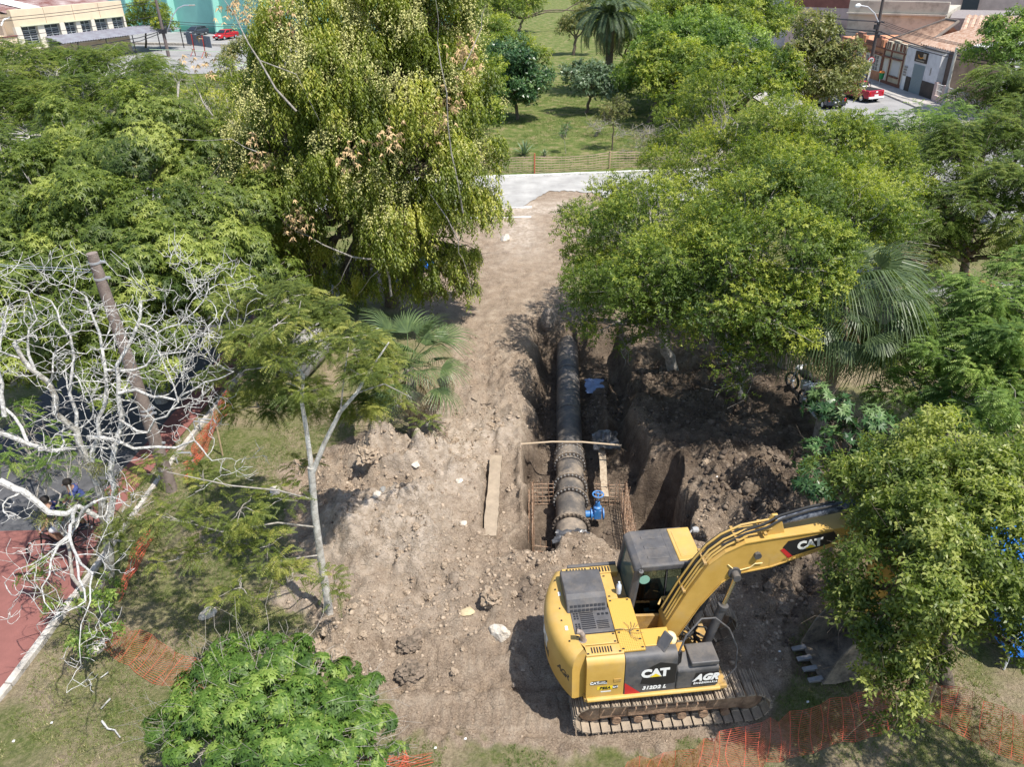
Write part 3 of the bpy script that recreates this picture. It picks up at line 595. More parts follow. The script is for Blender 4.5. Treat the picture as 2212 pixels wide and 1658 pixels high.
tree('leafy_tree', 'yellow green small leaved tree at the back of the right canopy by the pale road', (10.6, 34),
     [B(1480, 290, 4.6, 1.6), B(1560, 210, 6.2, 1.6), B(1430, 370, 3.6, 1.3), B(1540, 370, 5.0, 1.8), B(1650, 300, 6.2, 2.0), B(1760, 330, 6.2, 1.9), B(1640, 400, 5.6, 1.6), B(1850, 340, 6.0, 1.8), B(1500, 230, 5.4, 1.3), B(1540, 440, 4.6, 1.4), B(1700, 380, 6.0, 1.6), B(1910, 380, 5.4, 1.4)],
     L_yell, SM, dens=19, bk='grey', tr=.2, seed=23, sub=.44)
# L -- olive feathery tree, right edge
tree('feathery_tree', 'dark olive feathery tree at the right edge above the small net', (17.6, 27.5),
     [B(2010, 380, 5.0, 1.7), B(2110, 340, 5.6, 1.8), B(2200, 300, 6.0, 1.8), B(2060, 460, 4.6, 1.5), B(2170, 430, 5.2, 1.6), B(2260, 400, 5.6, 1.8), B(1980, 470, 4.2, 1.1), B(2140, 520, 4.0, 1.0), B(2230, 510, 4.6, 1.2), B(1990, 560, 3.6, .9), B(1960, 330, 5.0, 1.2), B(2060, 540, 3.6, .8)],
     L_olive, [(feather, dict(k=8, L=.11, W=.04, rl=.42), 1)], dens=20, bk='brown', tr=.2, seed=24, sub=.4, flatten=.5)
tree('feathery_tree', 'bright green feathery tree between the red pickup and the right canopy', (18.6, 38.5),
     [B(1790, 300, 4.2, 1.3, .6), B(1880, 285, 4.4, 1.5, .6), B(1970, 280, 4.8, 1.7, .6), B(2060, 285, 5.2, 1.8, .6), B(1920, 300, 4.6, 1.6, .6), B(2020, 320, 4.6, 1.6, .6), B(2110, 310, 5.0, 1.5, .6), B(1850, 300, 4.4, 1.3, .6), B(2150, 290, 5, 1.2, .6), B(1950, 340, 4.2, 1.4, .6)],
     L_lime, [(feather, dict(k=6, L=.15, W=.06, rl=.5), 1)], dens=8, bk='grey', tr=.16, seed=25, sub=.42, flatten=.5)
tree('feathery_tree', 'pale green feathery branch crown hanging in from the upper right edge', (24.5, 41),
     [B(2150, 200, 6.2, 1.6, .5), B(2215, 170, 6.8, 1.8, .5), B(2110, 215, 5.8, 1.1, .5), B(2200, 235, 5.6, 1.6, .5), B(2260, 220, 6, 2, .5)],
     L_olive, [(feather, dict(k=6, L=.15, W=.06, rl=.5), 1)], dens=9, bk='brown', tr=.14, seed=26, sub=.42, flatten=.5)
# K -- right, lime feathery tree
tree('feathery_tree', 'fresh lime green feathery tree right of the fan palm', (12.4, 17.4),
     [B(2080, 700, 4.2, 1.2, .7), B(2180, 660, 4.8, 1.3, .7), B(2000, 760, 3.6, 1.1, .7), B(2110, 790, 4.0, 1.2, .7), B(2210, 770, 4.4, 1.2, .7), B(1930, 790, 3.0, .8, .7), B(2010, 850, 3.2, .9, .7), B(2120, 870, 3.6, 1.0, .7), B(2220, 870, 4.0, 1.1, .7), B(2040, 650, 4.0, .9, .7), B(2240, 620, 4.8, 1.2, .7), B(1940, 860, 2.9, .6, .7), B(2030, 930, 3.0, .7, .7), B(2140, 950, 3.4, .8, .7), B(1900, 720, 3.4, .5, .7)],
     L_lime, [(feather, dict(k=8, L=.085, W=.032, rl=.3), 1)], dens=50, bk='grey', tr=.13, seed=27, sub=.42)
# small dark broad leaved tree and the front right tree
tree('broadleaf_tree', 'small dark glossy tree with large leaves behind the excavator stick', (8.6, 14.8),
     [B(1800, 880, 3.3, .55), B(1830, 960, 3.0, .65), B(1750, 990, 2.6, .5), B(1880, 920, 3.0, .6), B(1900, 1000, 2.8, .6), B(1770, 1050, 2.4, .5)],
     L_dark, [(whorl, dict(k=7, L=.17, W=.065, droop=.2, fl=.6), 1)], dens=26, bk='brown', tr=.08, seed=28, sub=.45, twr=.015)
tree('front_tree', 'leafy green tree spreading over the excavator stick at the right', (8.6, 10.4),
     [B(1910, 1080, 4.4, .8), B(1990, 1040, 4.8, .85), B(2090, 1010, 5.0, .9), B(2190, 1060, 5.0, .9), B(1960, 1170, 4.8, .85), B(2080, 1150, 5.0, .9), B(2180, 1190, 4.8, .85), B(1895, 1190, 4.1, .55), B(1990, 1270, 4.4, .8), B(2100, 1280, 4.4, .8), B(2200, 1310, 4.0, .7), B(1870, 1320, 3.4, .5), B(1930, 1390, 3.2, .55), B(2020, 1370, 3.4, .55), B(1890, 1470, 2.6, .42), B(1960, 1500, 2.4, .42), B(1805, 1040, 3.8, .45), B(1870, 1120, 4.0, .45), B(2140, 1350, 3.4, .4), B(2160, 960, 4.8, .6), B(2200, 1400, 3.4, .25), B(1940, 1560, 2.0, .2), B(1900, 1000, 4.3, .5), B(1850, 1250, 3.6, .45)],
     L_obov, [(twig, dict(k=9, L=.10, W=.042, tl=.24), 1)], dens=58, bk='brown', tr=.13, seed=29, sub=.46, twr=.014, inner=.12, hub=(8.0, 10.6, 2.2), quad=True)
tree('leafy_tree', 'neighbouring leafy tree just outside the right edge whose shade falls by the bucket', (9.6, 7.4), [((7.9, 7.3, 4.3), (.9, .9, .6)), ((8.8, 8.2, 4.7), (.9, .9, .6)), ((9.3, 6.7, 4.2), (1, 1, .7)), ((7.6, 6.3, 4.2), (.8, .8, .6)), ((10, 7.8, 4.6), (1, 1, .7)), ((8.6, 9.3, 5.0), (.7, .7, .5))], L_obov, [(twig, dict(k=9, L=.10, W=.042, tl=.24), 1)], dens=26, bk='brown', tr=.12, seed=39)
# F -- feathery tree with pale forked trunk, centre left
def feathery_front():
    r = np.random.default_rng(31); random.seed(31)
    base = at(714, 1345, Y=12.55); base.z = gz(base.x, base.y)-.05
    t = thing('feathery_tree', 'feathery tree with pale forked trunk standing left of the earth heap', 'tree', base)
    bl = [B(600, 660, 6.6, .75, .45), B(540, 720, 6.0, .7, .45), B(660, 720, 6.4, .75, .45), B(500, 800, 5.2, .65, .5), B(600, 800, 5.6, .7, .45), B(560, 880, 4.6, .6, .5), B(720, 680, 6.6, .6, .45), B(760, 760, 5.8, .75, .45), B(830, 800, 5.2, .7, .5), B(860, 880, 4.2, .4, .6), B(700, 860, 5.0, .6, .45), B(790, 870, 4.6, .6, .5), B(640, 640, 6.9, .5, .45), B(500, 650, 6.4, .5, .45), B(620, 880, 4.6, .5, .5), B(920, 920, 3.4, .3, .8), atY(600, 775, 12.9, .45, .5), atY(650, 840, 12.7, .4, .5), atY(780, 810, 12.7, .4, .5), atY(700, 765, 12.9, .45, .5), atY(550, 730, 13.2, .45, .5), atY(600, 700, 13.2, .4, .5), atY(760, 730, 13, .4, .5),
          B(350, 1020, 3.8, .55, .4), B(440, 1050, 3.9, .6, .4), B(300, 1100, 3.4, .55, .4), B(400, 1130, 3.6, .65, .4), B(520, 1100, 3.7, .6, .4), B(610, 1080, 3.5, .5, .5), B(480, 1190, 3.0, .6, .4), B(580, 1180, 3.0, .6, .45), B(380, 1210, 2.7, .45, .4), B(620, 1260, 2.3, .5, .5), B(520, 1270, 2.4, .5, .4), B(700, 1260, 2.0, .35, .5), B(250, 1040, 3.4, .4, .4), B(650, 1010, 3.6, .35, .5), B(730, 1290, 1.6, .25, .5), B(270, 1170, 3.0, .35, .4)]
    P, O, T, hubs = sprays(bl, 80, r, .42, .3, 7, flatten=.5, inner=.12)
    low = P[:, 2] < base.z+4.3; keep_ = ~(low & (r.uniform(size=len(P)) < .62)); P, O, T = P[keep_], O[keep_], T[keep_]
    Lv = Leaves(); feather(Lv, P, O, T, r, k=9, L=.07, W=.022, rl=.26, droop=.45)
    Lv.obj('crown', L_feath, t)
    S = lambda pts: [at(x_, y_, Y=Y_)-base for x_, y_, Y_ in pts]
    tm, bm_ = MB(), MB()
    tr_ = [(714, 1345, 12.55), (705, 1280, 12.55), (692, 1200, 12.6), (680, 1110, 12.6), (676, 1060, 12.65), (672, 1010, 12.65)]
    tm.tube(S(tr_), [.095, .085, .078, .072, .07, .07], 10)
    tm.tube(S([(674, 1020, 12.65), (662, 930, 12.8), (652, 870, 12.9), (655, 810, 13), (628, 770, 13.1), (600, 730, 13.3)]), [.055, .046, .04, .034, .026, .015], 8)
    tm.tube(S([(674, 1025, 12.65), (700, 960, 12.7), (735, 890, 12.8), (770, 850, 12.9), (800, 800, 13.1), (840, 740, 13.2)]), [.055, .048, .042, .034, .024, .014], 8)
    tm.obj('trunk', mat('pale_blotched_bark', (.30, .28, .24), .9, col2=(.66, .64, .59), scale=7, bump=.4), t, smooth=True)
    for a_ in ([(652, 810, 13), (690, 760, 13), (730, 725, 13.2)], [(655, 830, 12.95), (600, 790, 13.2), (540, 720, 13.6)], [(735, 890, 12.8), (745, 800, 12.9), (755, 740, 13.2)], [(770, 850, 12.9), (830, 830, 13.1), (890, 860, 13.2)], [(676, 1080, 12.6), (600, 1060, 12.2), (500, 1050, 12), (360, 1020, 12)], [(684, 1140, 12.6), (600, 1130, 12.1), (480, 1150, 11.8), (330, 1110, 11.7)], [(692, 1200, 12.6), (620, 1210, 12.0), (520, 1230, 11.6)], [(700, 1250, 12.5), (650, 1240, 12), (590, 1180, 11.8)], [(628, 770, 13.1), (640, 700, 13.4), (650, 650, 13.7)], [(600, 790, 13.2), (530, 800, 13.6), (490, 830, 13.8)]):
        pts = S(a_); bm_.tube(pts, [.022, .018, .014, .008][:len(pts)] if len(pts) > 3 else [.02, .014, .006], 6)
    for cen, subs in hubs:
        c0 = Vector(cen)-base
        for sc_ in subs[:5]: limb(bm_, c0, Vector(sc_)-base, .012, .004, .15, 3, 4)
    bm_.obj('branches', bark('grey'), t)
feathery_front()
# G -- palmate bush at the bottom
gb = [B(600, 1420, 2.5, .5), B(520, 1450, 2.4, .5), B(420, 1500, 1.9, .45), B(360, 1560, 1.6, .35), B(480, 1540, 2.2, .5), B(590, 1500, 2.7, .5), B(680, 1450, 2.4, .42), B(700, 1530, 2.5, .5), B(790, 1500, 2.0, .38), B(600, 1600, 2.6, .5), B(500, 1620, 2.2, .45), B(720, 1610, 2.2, .45), B(810, 1560, 1.7, .3), B(800, 1640, 1.5, .28), B(400, 1620, 1.7, .38), B(480, 1390, 2.2, .22), B(560, 1390, 2.4, .22), B(860, 1620, 1.2, .16), B(640, 1700, 2.2, .5), B(740, 1450, 2.0, .25), B(500, 1720, 2, .5), B(640, 1520, 2.6, .45), B(540, 1560, 2.6, .45), B(420, 1560, 2.0, .4), B(660, 1590, 2.5, .45), B(760, 1570, 2.0, .35), B(450, 1450, 2.1, .3), B(640, 1400, 2.3, .25)]
tree('palmate_bush', 'bushy shrub with hand shaped bright green leaves at the bottom edge', (-3.9, 8.2), gb, L_palmate,
     [(whorl, dict(k=7, L=.095, W=.034, droop=.3, fl=.15), 1)], dens=95, bk='grey', tr=.05, seed=33, sub=.5, k=9, cat='shrub', stems=3, twr=.012, inner=.2, nbr=.8, quad=True)
# green foliage behind and under the bare tree
tree('feathery_shrub', 'low bright green feathery shrub under the bare white tree', (-9.9, 12.9),
     [B(60, 930, 2.2, .5, .5), B(130, 960, 2.2, .5, .5), B(30, 990, 2.0, .5, .5), B(100, 1010, 2.0, .4, .5), B(170, 1000, 1.8, .35, .5), B(150, 1090, 1.6, .3, .5), B(190, 1080, 1.5, .25, .5), B(20, 880, 2.4, .4, .5)],
     L_lime, [(feather, dict(k=9, L=.08, W=.03, rl=.3), 1)], dens=24, bk='grey', tr=.05, seed=34, sub=.5, flatten=.5, cat='shrub', twr=.012)
tree('climber_bush', 'bright green leafy shoots at the foot of the bare tree by the orange net', (-9.3, 12.1),
     [B(200, 1310, 1.2, .28), B(225, 1350, 1.0, .25), B(190, 1380, .7, .25), B(90, 1230, 1.0, .2, .5), B(60, 1250, .8, .2, .5), B(230, 1270, 1.3, .22), B(120, 1310, .5, .2)],
     L_lime, [(twig, dict(k=8, L=.09, W=.045, tl=.2), 1)], dens=50, bk='brown', tr=.03, seed=35, sub=.5, cat='shrub', twr=.01)
# background trees of the park and the street
FARS = [(twig, dict(k=6, L=.26, W=.13, tl=.5), 1)]
for args in (
    ('round_tree', 'dark glossy round tree left of the park lawn', (1.0, 66), [(1.0, 66, 4.4), (-0.6, 66.5, 3.6), (2.2, 66.5, 3.0), (.6, 65.0, 2.4), (1.4, 66, 2.2), (-1.2, 65.6, 2.6), (0.4, 67, 5.0)], 1.5, L_dark, 10, 'brown', .16, 41),
    ('round_tree', 'grey green loose tree in the middle of the park lawn', (6.8, 68), [(5.6, 68, 2.9), (7.2, 68.5, 3.1), (8.6, 68, 2.6), (6.6, 67, 2.3), (9.2, 67, 1.9)], 1.15, L_grey, 10, 'brown', .15, 42),
    ('park_tree', 'green tree with low shade right of the grey green tree', (11.4, 64), [(10.6, 64, 4.2), (12.4, 64.5, 4.8), (13.6, 63, 4.4), (11.6, 62, 3.2), (14.8, 62.5, 4.0), (12.8, 61.0, 3.0)], 1.6, L_bright, 7, 'brown', .22, 55),
    ('park_tree', 'bushy green tree behind the dark glossy tree', (-1, 74), [(-.6, 74, 4.2), (1.4, 75, 4.0), (-2.6, 74, 4.6), (.4, 73, 2.8), (2.2, 76, 3.4)], 1.6, L_bright, 6, 'brown', .2, 56),
    ('park_tree', 'mid green tree at the top centre beside the weeping tree', (-3, 84), [(-4, 84, 4), (-1.5, 84, 4.4), (0, 86, 4.2), (-6.5, 84, 4), (-2, 82, 3), (-9, 85, 4.4)], 2.2, L_bright, 5, 'brown', .2, 43),
    ('park_tree', 'green tree behind the weeping tree with pale twigs, nearer the road', (-4, 56), [(-3.5, 57, 4.2), (-5.5, 57, 4.4), (-1.6, 59, 4.2), (-7.5, 58, 4.6), (-2.0, 56, 2.6)], 1.7, L_bright, 7, 'brown', .2, 44),
    ('park_tree', 'small tree left of the date palm with trunk showing', (8.6, 104), [(8.6, 104, 3.9), (9.9, 104.5, 4.3), (10.6, 104, 3.4), (7.9, 104, 3.1)], 1.3, L_mix, 7, 'brown', .22, 45),
    ('park_tree', 'broad dense green tree right of the date palm', (14.5, 70), [(13.2, 70, 4.2), (15.5, 70, 5.0), (17.8, 69, 5.0), (12.4, 68, 3.2), (14.6, 67, 3.8), (17, 66.5, 4.0), (19.5, 68, 4.4), (13.6, 73, 5), (16.5, 73, 5.6), (11.4, 66.6, 2.6)], 2.1, L_lime, 5.5, 'brown', .3, 46),
    ('park_tree', 'large green tree filling the top right of the park', (19, 82), [(16, 84, 5.2), (19, 84, 6), (22, 83, 6), (25, 82, 5.6), (14, 86, 5), (18, 90, 6), (23, 90, 6.4), (12, 90, 5.2), (27, 86, 5.6), (21, 79, 5)], 2.6, L_bright, 4.2, 'brown', .3, 47),
    ('park_tree', 'green tree in front of the dense park trees, over dark shade', (15.6, 56), [(14.0, 56, 4.4), (16, 56, 5), (18, 55, 4.6), (13, 54.5, 3.2), (16.4, 54, 3.8), (18.6, 57, 4.6)], 1.8, L_bright, 6, 'brown', .2, 48),
    ('park_tree', 'olive brown tree with visible trunk by the dark car on the street', (20.6, 57), [(20.2, 57, 5.0), (21.8, 57.5, 6.0), (23.2, 57, 5.0), (21.2, 56, 4.0), (22.8, 56, 3.6), (19.4, 57, 3.8), (21.6, 59, 6.8), (23.6, 58, 4.0)], 1.45, L_mix, 8, 'brown', .22, 49),
    ('street_tree', 'bright green tree standing beside the white shop', (37.2, 61), [(37.4, 63, 6.4), (39.5, 62, 6.6), (41, 61, 5.8), (36.6, 61, 5.2), (38.8, 60, 4.6), (42, 60, 4.4), (37.6, 64.2, 4.6), (43.4, 61.5, 5.4), (39, 59.5, 3.2)], 1.6, L_lime, 7, 'brown', .3, 50),
    ('street_tree', 'yellow green tree beside the utility pole and the green warehouse', (-52, 123), [(-51, 122, 4.2), (-48.6, 121, 4.6), (-53.6, 123, 3.2), (-49.8, 120.5, 5.4), (-47.5, 120, 3.6)], 1.7, L_yell, 6, 'brown', .16, 51),
    ('park_tree', 'small pale green tree behind the wire gate', (-28.5, 92), [(-28.5, 92, 3.2), (-26.8, 92, 3.6), (-25, 91, 3.4), (-29.6, 91, 2.2)], 1.2, L_mix, 8, 'brown', .12, 52),
    ('park_tree', 'dark green tree at the back of the park left of the dense trees', (11.5, 84), [(11.2, 84, 3.6), (12.6, 84, 4.4), (13.8, 83, 4.6)], 1.6, L_bright, 6, 'brown', .2, 53),
    ('hedge_tree', 'bushy green tree at the far top beyond the lawn', (2, 128), [(1, 128, 3.4), (4, 130, 4), (-3, 128, 4), (14, 135, 4.5), (18, 135, 5), (-8, 130, 4.5)], 2.8, L_bright, 3.5, 'brown', .22, 54)):
    nm, lb, bs, cs, rr_, lm, dn_, bk_, tr_, sd = args
    tree(nm, lb, bs, [((x_, y_, z_), (rr_, rr_, rr_*.8)) for x_, y_, z_ in cs], lm, FARS, dens=dn_, bk=bk_, tr=tr_, seed=sd, sub=.45, twr=.03, nbr=.6)
tree('sapling', 'slender young tree with a thin trunk on the park lawn', (7.4, 55.2), [((7.2, 55.4, 2.6), (.75, .75, .6)), ((8.0, 55.2, 2.4), (.6, .6, .5)), ((6.8, 55, 2.2), (.6, .6, .5)), ((7.6, 55.6, 3.1), (.55, .55, .5))], L_mix, [(twig, dict(k=6, L=.14, W=.06, tl=.3), 1)], dens=14, bk='brown', tr=.055, seed=61, sub=.5, hub=(7.4, 55.2, 1.9))
tree('twiggy_shrub', 'half bare twiggy shrub on the lawn right of the slender young tree', (8.9, 52.6), [((8.6, 52.8, .9), (.7, .7, .5)), ((9.4, 52.6, 1.1), (.7, .7, .5)), ((9.0, 52.4, 1.6), (.6, .6, .5)), ((8.0, 52.6, .5), (.5, .5, .3))], L_mix, [(twig, dict(k=5, L=.10, W=.05, tl=.3), 1)], dens=8, bk='grey', tr=.04, seed=62, sub=.5, cat='shrub', stems=4, hub=(8.9, 52.6, .4))
tree('twiggy_shrub', 'brown leafless shrub behind the slender young tree', (6.6, 59.5), [((6.2, 59.5, .9), (1, .9, .5)), ((7.6, 59.8, 1.0), (1, .9, .5)), ((7, 59, .6), (.9, .7, .4))], L_mix, [(twig, dict(k=4, L=.10, W=.03, tl=.4), 1)], dens=5, bk='grey', tr=.05, seed=63, sub=.5, cat='shrub', stems=5, hub=(6.8, 59.5, .4))
tree('sapling', 'tiny sapling with a few leaves on the park lawn', (4.1, 54.5), [((4.1, 54.5, 1.6), (.3, .3, .35)), ((3.8, 54.5, 1.2), (.2, .2, .2))], L_dark, [(twig, dict(k=6, L=.13, W=.06, tl=.2), 1)], dens=26, bk='grey', tr=.02, seed=64, sub=.5)

# E -- the bare lichen-white tree
def bare_tree():
    rnd = random.Random(17)
    base = Vector((-9.55, 13.0, gz(-9.55, 13.0)-.05)); t = thing('bare_tree', 'leafless tree with twisted lichen white branches at the left', 'tree', base)
    tm, mb, tw = MB(), MB(), MB()
    S = lambda pts: [at(x_, y_, Y=Y_)-base for x_, y_, Y_ in pts]
    main = [([(238, 1345, 12.6), (236, 1240, 12.7), (232, 1150, 12.8), (222, 1080, 12.9), (196, 1010, 13), (165, 930, 13.2), (120, 860, 13.4), (70, 800, 13.6), (30, 740, 13.8)], .17, .06),
            ([(235, 1160, 12.8), (248, 1060, 12.9), (250, 960, 13.1), (256, 860, 13.3), (252, 790, 13.5), (290, 720, 13.8), (305, 650, 14.1)], .10, .035),
            ([(200, 1020, 13), (215, 940, 13.2), (225, 880, 13.3), (228, 800, 13.5), (215, 720, 13.8), (185, 640, 14)], .075, .03),
            ([(190, 945, 13.1), (240, 950, 12.9), (290, 970, 12.8), (380, 968, 12.7), (420, 952, 12.7), (440, 975, 12.6), (458, 996, 12.6)], .06, .015),
            ([(256, 850, 13.3), (330, 858, 13.3), (380, 865, 13.2), (420, 842, 13.3), (470, 820, 13.3), (505, 803, 13.4)], .05, .015),
            ([(228, 800, 13.5), (290, 800, 13.5), (330, 770, 13.6), (400, 760, 13.8), (440, 720, 14), (465, 690, 14.2)], .045, .012),
            ([(0, 1040, 12.4), (50, 1062, 12.3), (105, 1108, 12.2), (170, 1095, 12.3), (210, 1118, 12.5)], .10, .07),
            ([(-30, 930, 12.6), (60, 960, 12.8), (110, 975, 13), (150, 970, 13.1)], .07, .05),
            ([(165, 1095, 12.3), (158, 1130, 11.4), (150, 1160, 10.8), (165, 1200, 10.3), (170, 1250, 9.8), (185, 1300, 9.5)], .055, .02), ([(150, 1160, 10.8), (110, 1210, 10.2), (90, 1270, 9.8), (120, 1330, 9.4)], .035, .01), ([(165, 1200, 10.3), (200, 1240, 9.8), (195, 1300, 9.3), (175, 1350, 9.1)], .035, .01),
            ([(155, 1150, 11.9), (120, 1185, 11.7), (70, 1220, 11.5), (10, 1260, 11.4)], .035, .01),
            ([(160, 1130, 12), (185, 1098, 11.9), (205, 1085, 11.8)], .06, .045),
            ([(75, 800, 13.6), (60, 740, 13.8), (80, 690, 14), (60, 630, 14.2)], .045, .015),
            ([(165, 930, 13.2), (150, 850, 13.4), (160, 770, 13.6), (130, 700, 13.8), (110, 650, 14)], .06, .02),
            ([(10, 900, 13), (5, 830, 13.2), (0, 740, 13.6), (20, 660, 13.9)], .07, .025),
            ([(60, 960, 12.8), (30, 900, 13), (-20, 850, 13.2)], .05, .03),
            ([(256, 905, 13.2), (320, 935, 13), (360, 900, 13), (385, 870, 13.1), (360, 800, 13.4), (330, 740, 13.7)], .04, .015),
            ([(300, 700, 13.9), (340, 720, 13.9), (390, 700, 14), (440, 650, 14.3), (450, 610, 14.5)], .035, .012)]
    def grow(p, d, L, r_, dep):
        pts = [p.copy()]; rad = [r_]; n_ = 4 if dep > 0 else 3; dd = d.copy()
        for i in range(n_):
            dd = (dd+Vector((rnd.gauss(0, .33), rnd.gauss(0, .33), rnd.gauss(.06, .28)))).normalized()
            p = p+dd*L/n_; pts.append(p.copy()); rad.append(r_*(1-.42*(i+1)/n_))
        (mb if r_ > .02 else tw).tube(pts, rad, 6 if r_ > .02 else 4, cap=False)
        if dep <= 0: return
        for k in range(rnd.choice((2, 2, 3))):
            q = rnd.choice(pts[2:]) if k else pts[-1]
            a = Vector((rnd.gauss(0, 1), rnd.gauss(0, 1), rnd.gauss(.15, .8))).normalized()
            grow(q, (dd*.7+a*.85).normalized(), L*rnd.uniform(.6, .9), max(.006, r_*.6), dep-1)
    for pts, r0, r1 in main:
        Q = S(pts); n_ = len(Q); W_ = []
        for i in range(n_-1):
            W_.append(Q[i]); m = Q[i].lerp(Q[i+1], .5); s_ = (Q[i+1]-Q[i]).length*.07; W_.append(m+Vector((rnd.gauss(0, s_), rnd.gauss(0, s_), rnd.gauss(0, s_))))
        W_.append(Q[-1]); nn_ = len(W_)
        rad = [.72*(r0+(r1-r0)*(i/(nn_-1))**.8) for i in range(nn_)]
        (tm if pts[0][1] > 1300 else mb).tube(W_, rad, 9)
        st = 4 if r0 > .1 else 1
        for i in range(st, nn_):
            if rnd.random() < (.68 if Q[i//2].z+base.z > 4.6 else .2) or i == nn_-1:
                a = Vector((rnd.gauss(0, 1), rnd.gauss(0, 1), rnd.gauss(.35, .7))).normalized(); dd = (W_[i]-W_[i-1]).normalized()
                if pts[0][1] > 1140 and pts[0][0] < 200 and pts[-1][1] > 1150: a.z -= .8
                grow(W_[i], (dd*.5+a).normalized(), rnd.uniform(.5, .8), max(.010, min(.022, rad[i]*.55)), 3)
    tm.obj('trunk', mat('mossy_bark', (.13, .115, .09), .95, col2=(.5, .49, .45), scale=6, bump=.6), t, smooth=True)
    mb.obj('branches', bark('lichen'), t, smooth=True); tw.obj('twigs', bark('lichen'), t)
    # air plants on the limbs
    Lv = Leaves(); r = np.random.default_rng(3)
    for px, py, Y_ in ((295, 1130, 12.6), (330, 1140, 12.6), (210, 1010, 12.9), (90, 1120, 12.2), (230, 1145, 12.6), (340, 1165, 12.4), (262, 1130, 12.5), (110, 1285, 11.4)):
        p = np.array(at(px, py, Y=Y_)); twig(Lv, p+r.normal(0, .1, (30, 3)), nrm(r.normal(size=(30, 3))), r.uniform(.2, .9, 30), r, k=7, L=.14, W=.014, tl=.1)
    Lv.obj('air_plants', L_mix, t)
bare_tree()
# ================================================================ PALMS, AGAVE
def fan_frond(seed, Lp=1.0, Ls=.85, n=30, spread=1.5, droop=.35):
    r_ = random.Random(seed); V_, T_ = [], []; mb = MB()
    mb.tube([(0, 0, 0), (Lp*.5, 0, .03), (Lp, 0, 0)], [.018, .013, .01], 5)
    nv0 = len(mb.v)
    for i in range(n):
        a = -spread+2*spread*i/(n-1); L = Ls*(1-.18*abs(a/spread)**2)*r_.uniform(.9, 1.08); d = Vector((math.cos(a), math.sin(a), 0)); s = Vector((-d.y, d.x, 0))
        wv = .028; pts = []
        for j, t in enumerate((0, .35, .65, .85, 1)):
            z = .16*t*(1-t)*1.2-droop*max(0, t-.45)**2*2.4*L*r_.uniform(.8, 1.25)
            p = Vector((Lp, 0, 0))+d*L*t*(1-.12*droop*t)+Vector((0, 0, z+(.02 if i % 2 else 0)))
            ww = wv*(.35+1.1*t if t < .5 else .9*(1.08-t)+.08)
            pts += [p+s*ww, p-s*ww]
        mb.add(pts, [(2*j, 2*j+1, 2*j+3, 2*j+2) for j in range(4)])
    return mb
def vtone(me, lo, hi, seed):
    a = me.attributes.new('v', 'FLOAT', 'POINT'); r_ = random.Random(seed); n_ = len(me.vertices); v = np.clip(np.array([r_.uniform(lo, hi) for _ in range(n_)]), 0, 1); a.data.foreach_set('value', v.astype(np.float32))
L_fan = leafmat('palm_leaf', (.06, .10, .045), (.16, .22, .085), (.34, .38, .2), .3, rough=.38)
L_fan2 = leafmat('palm_leaf_bluish', (.045, .075, .03), (.14, .19, .08), (.36, .40, .22), .32, rough=.4)
L_dry = leafmat('palm_leaf_dry', (.22, .17, .11), (.38, .31, .2), (.5, .42, .3), .2)
def fan_palm(label, base, ztop, n, size, lm, seed, drymix=.2, droop=.35, tr=.16, tilt=(1.15, -1.25)):
    r_ = random.Random(seed); b0 = Vector((*base, gz(*base)-.05)); t = thing('fan_palm', label, 'palm', b0)
    mb = MB(); mb.tube([(0, 0, 0), (.03, .02, ztop*.5), (0, 0, ztop)], [tr*1.2, tr, tr*.9], 10); mb.obj('trunk', bark('palm'), t, smooth=True)
    meshes = []
    for q in range(3):
        f = fan_frond(seed+q, 1.0, .95, 30, 1.35, droop*(1+.5*q)); me = f.mesh('frond', lm); vtone(me, .1, .85, q); meshes.append(me)
    dr = fan_frond(seed+9, .8, .9, 24, 1.0, 1.1).mesh('frond', L_dry); vtone(dr, .1, .9, 4)
    for i in range(n):
        az = i*2.39996+r_.uniform(-.2, .2); u = (i+.5)/n; el = tilt[0]+(tilt[1]-tilt[0])*u
        me = meshes[i % 3]; dry = u > 1-drymix
        if dry: me = dr
        s = size*r_.uniform(.85, 1.15)
        M = Matrix.Translation((0, 0, ztop+.1*(1-u))) @ Matrix.Rotation(az, 4, 'Z') @ Matrix.Rotation(-el, 4, 'Y') @ Matrix.Rotation(r_.uniform(-.4, .4), 4, 'X') @ Matrix.Diagonal((s, s, s, 1))
        o = inst('frond', me, t, M)
        if dry: o['label'] = 'dry hanging frond'
fan_palm('small fan palm with dry skirt beside the earth heap, centre left', (-2.95, 19.6), 2.45, 30, 1.02, L_fan, 71, .3, .3, tilt=(1.1, -1.2))
fan_palm('large drooping fan palm standing right of the pit', (9.0, 19.0), 4.4, 42, 1.22, L_fan2, 81, .14, .7, .15, tilt=(1.0, -1.25))
def pinnate(seed, L=3.6, n=34, droop=1.0, wl=.5):
    r_ = random.Random(seed); mb = MB(); pts = []
    for i in range(13):
        t = i/12; pts.append(Vector((L*t*(1-.28*droop*t*t), 0, L*(.22*t-.62*droop*t**2.1))))
    mb.tube(pts, [.04*(1-t/13) for t in range(13)], 4)
    for i in range(n):
        t = .12+.86*i/n; k = t*12; j = int(k); p = pts[j].lerp(pts[min(j+1, 12)], k-j); tg = (pts[min(j+1, 12)]-pts[j]).normalized()
        l_ = wl*(.55+.9*t*(1-t)*1.6)*r_.uniform(.9, 1.1)
        for sg in (-1, 1):
            d = (tg*.75+Vector((0, sg, 0))*.85+Vector((0, 0, .28))).normalized(); s = tg*.05; e = p+d*l_-Vector((0, 0, l_*.25)); m = p+d*l_*.5
            mb.add([p-s*.5, m-s, e, m+s], [(0, 1, 2, 3)])
    return mb
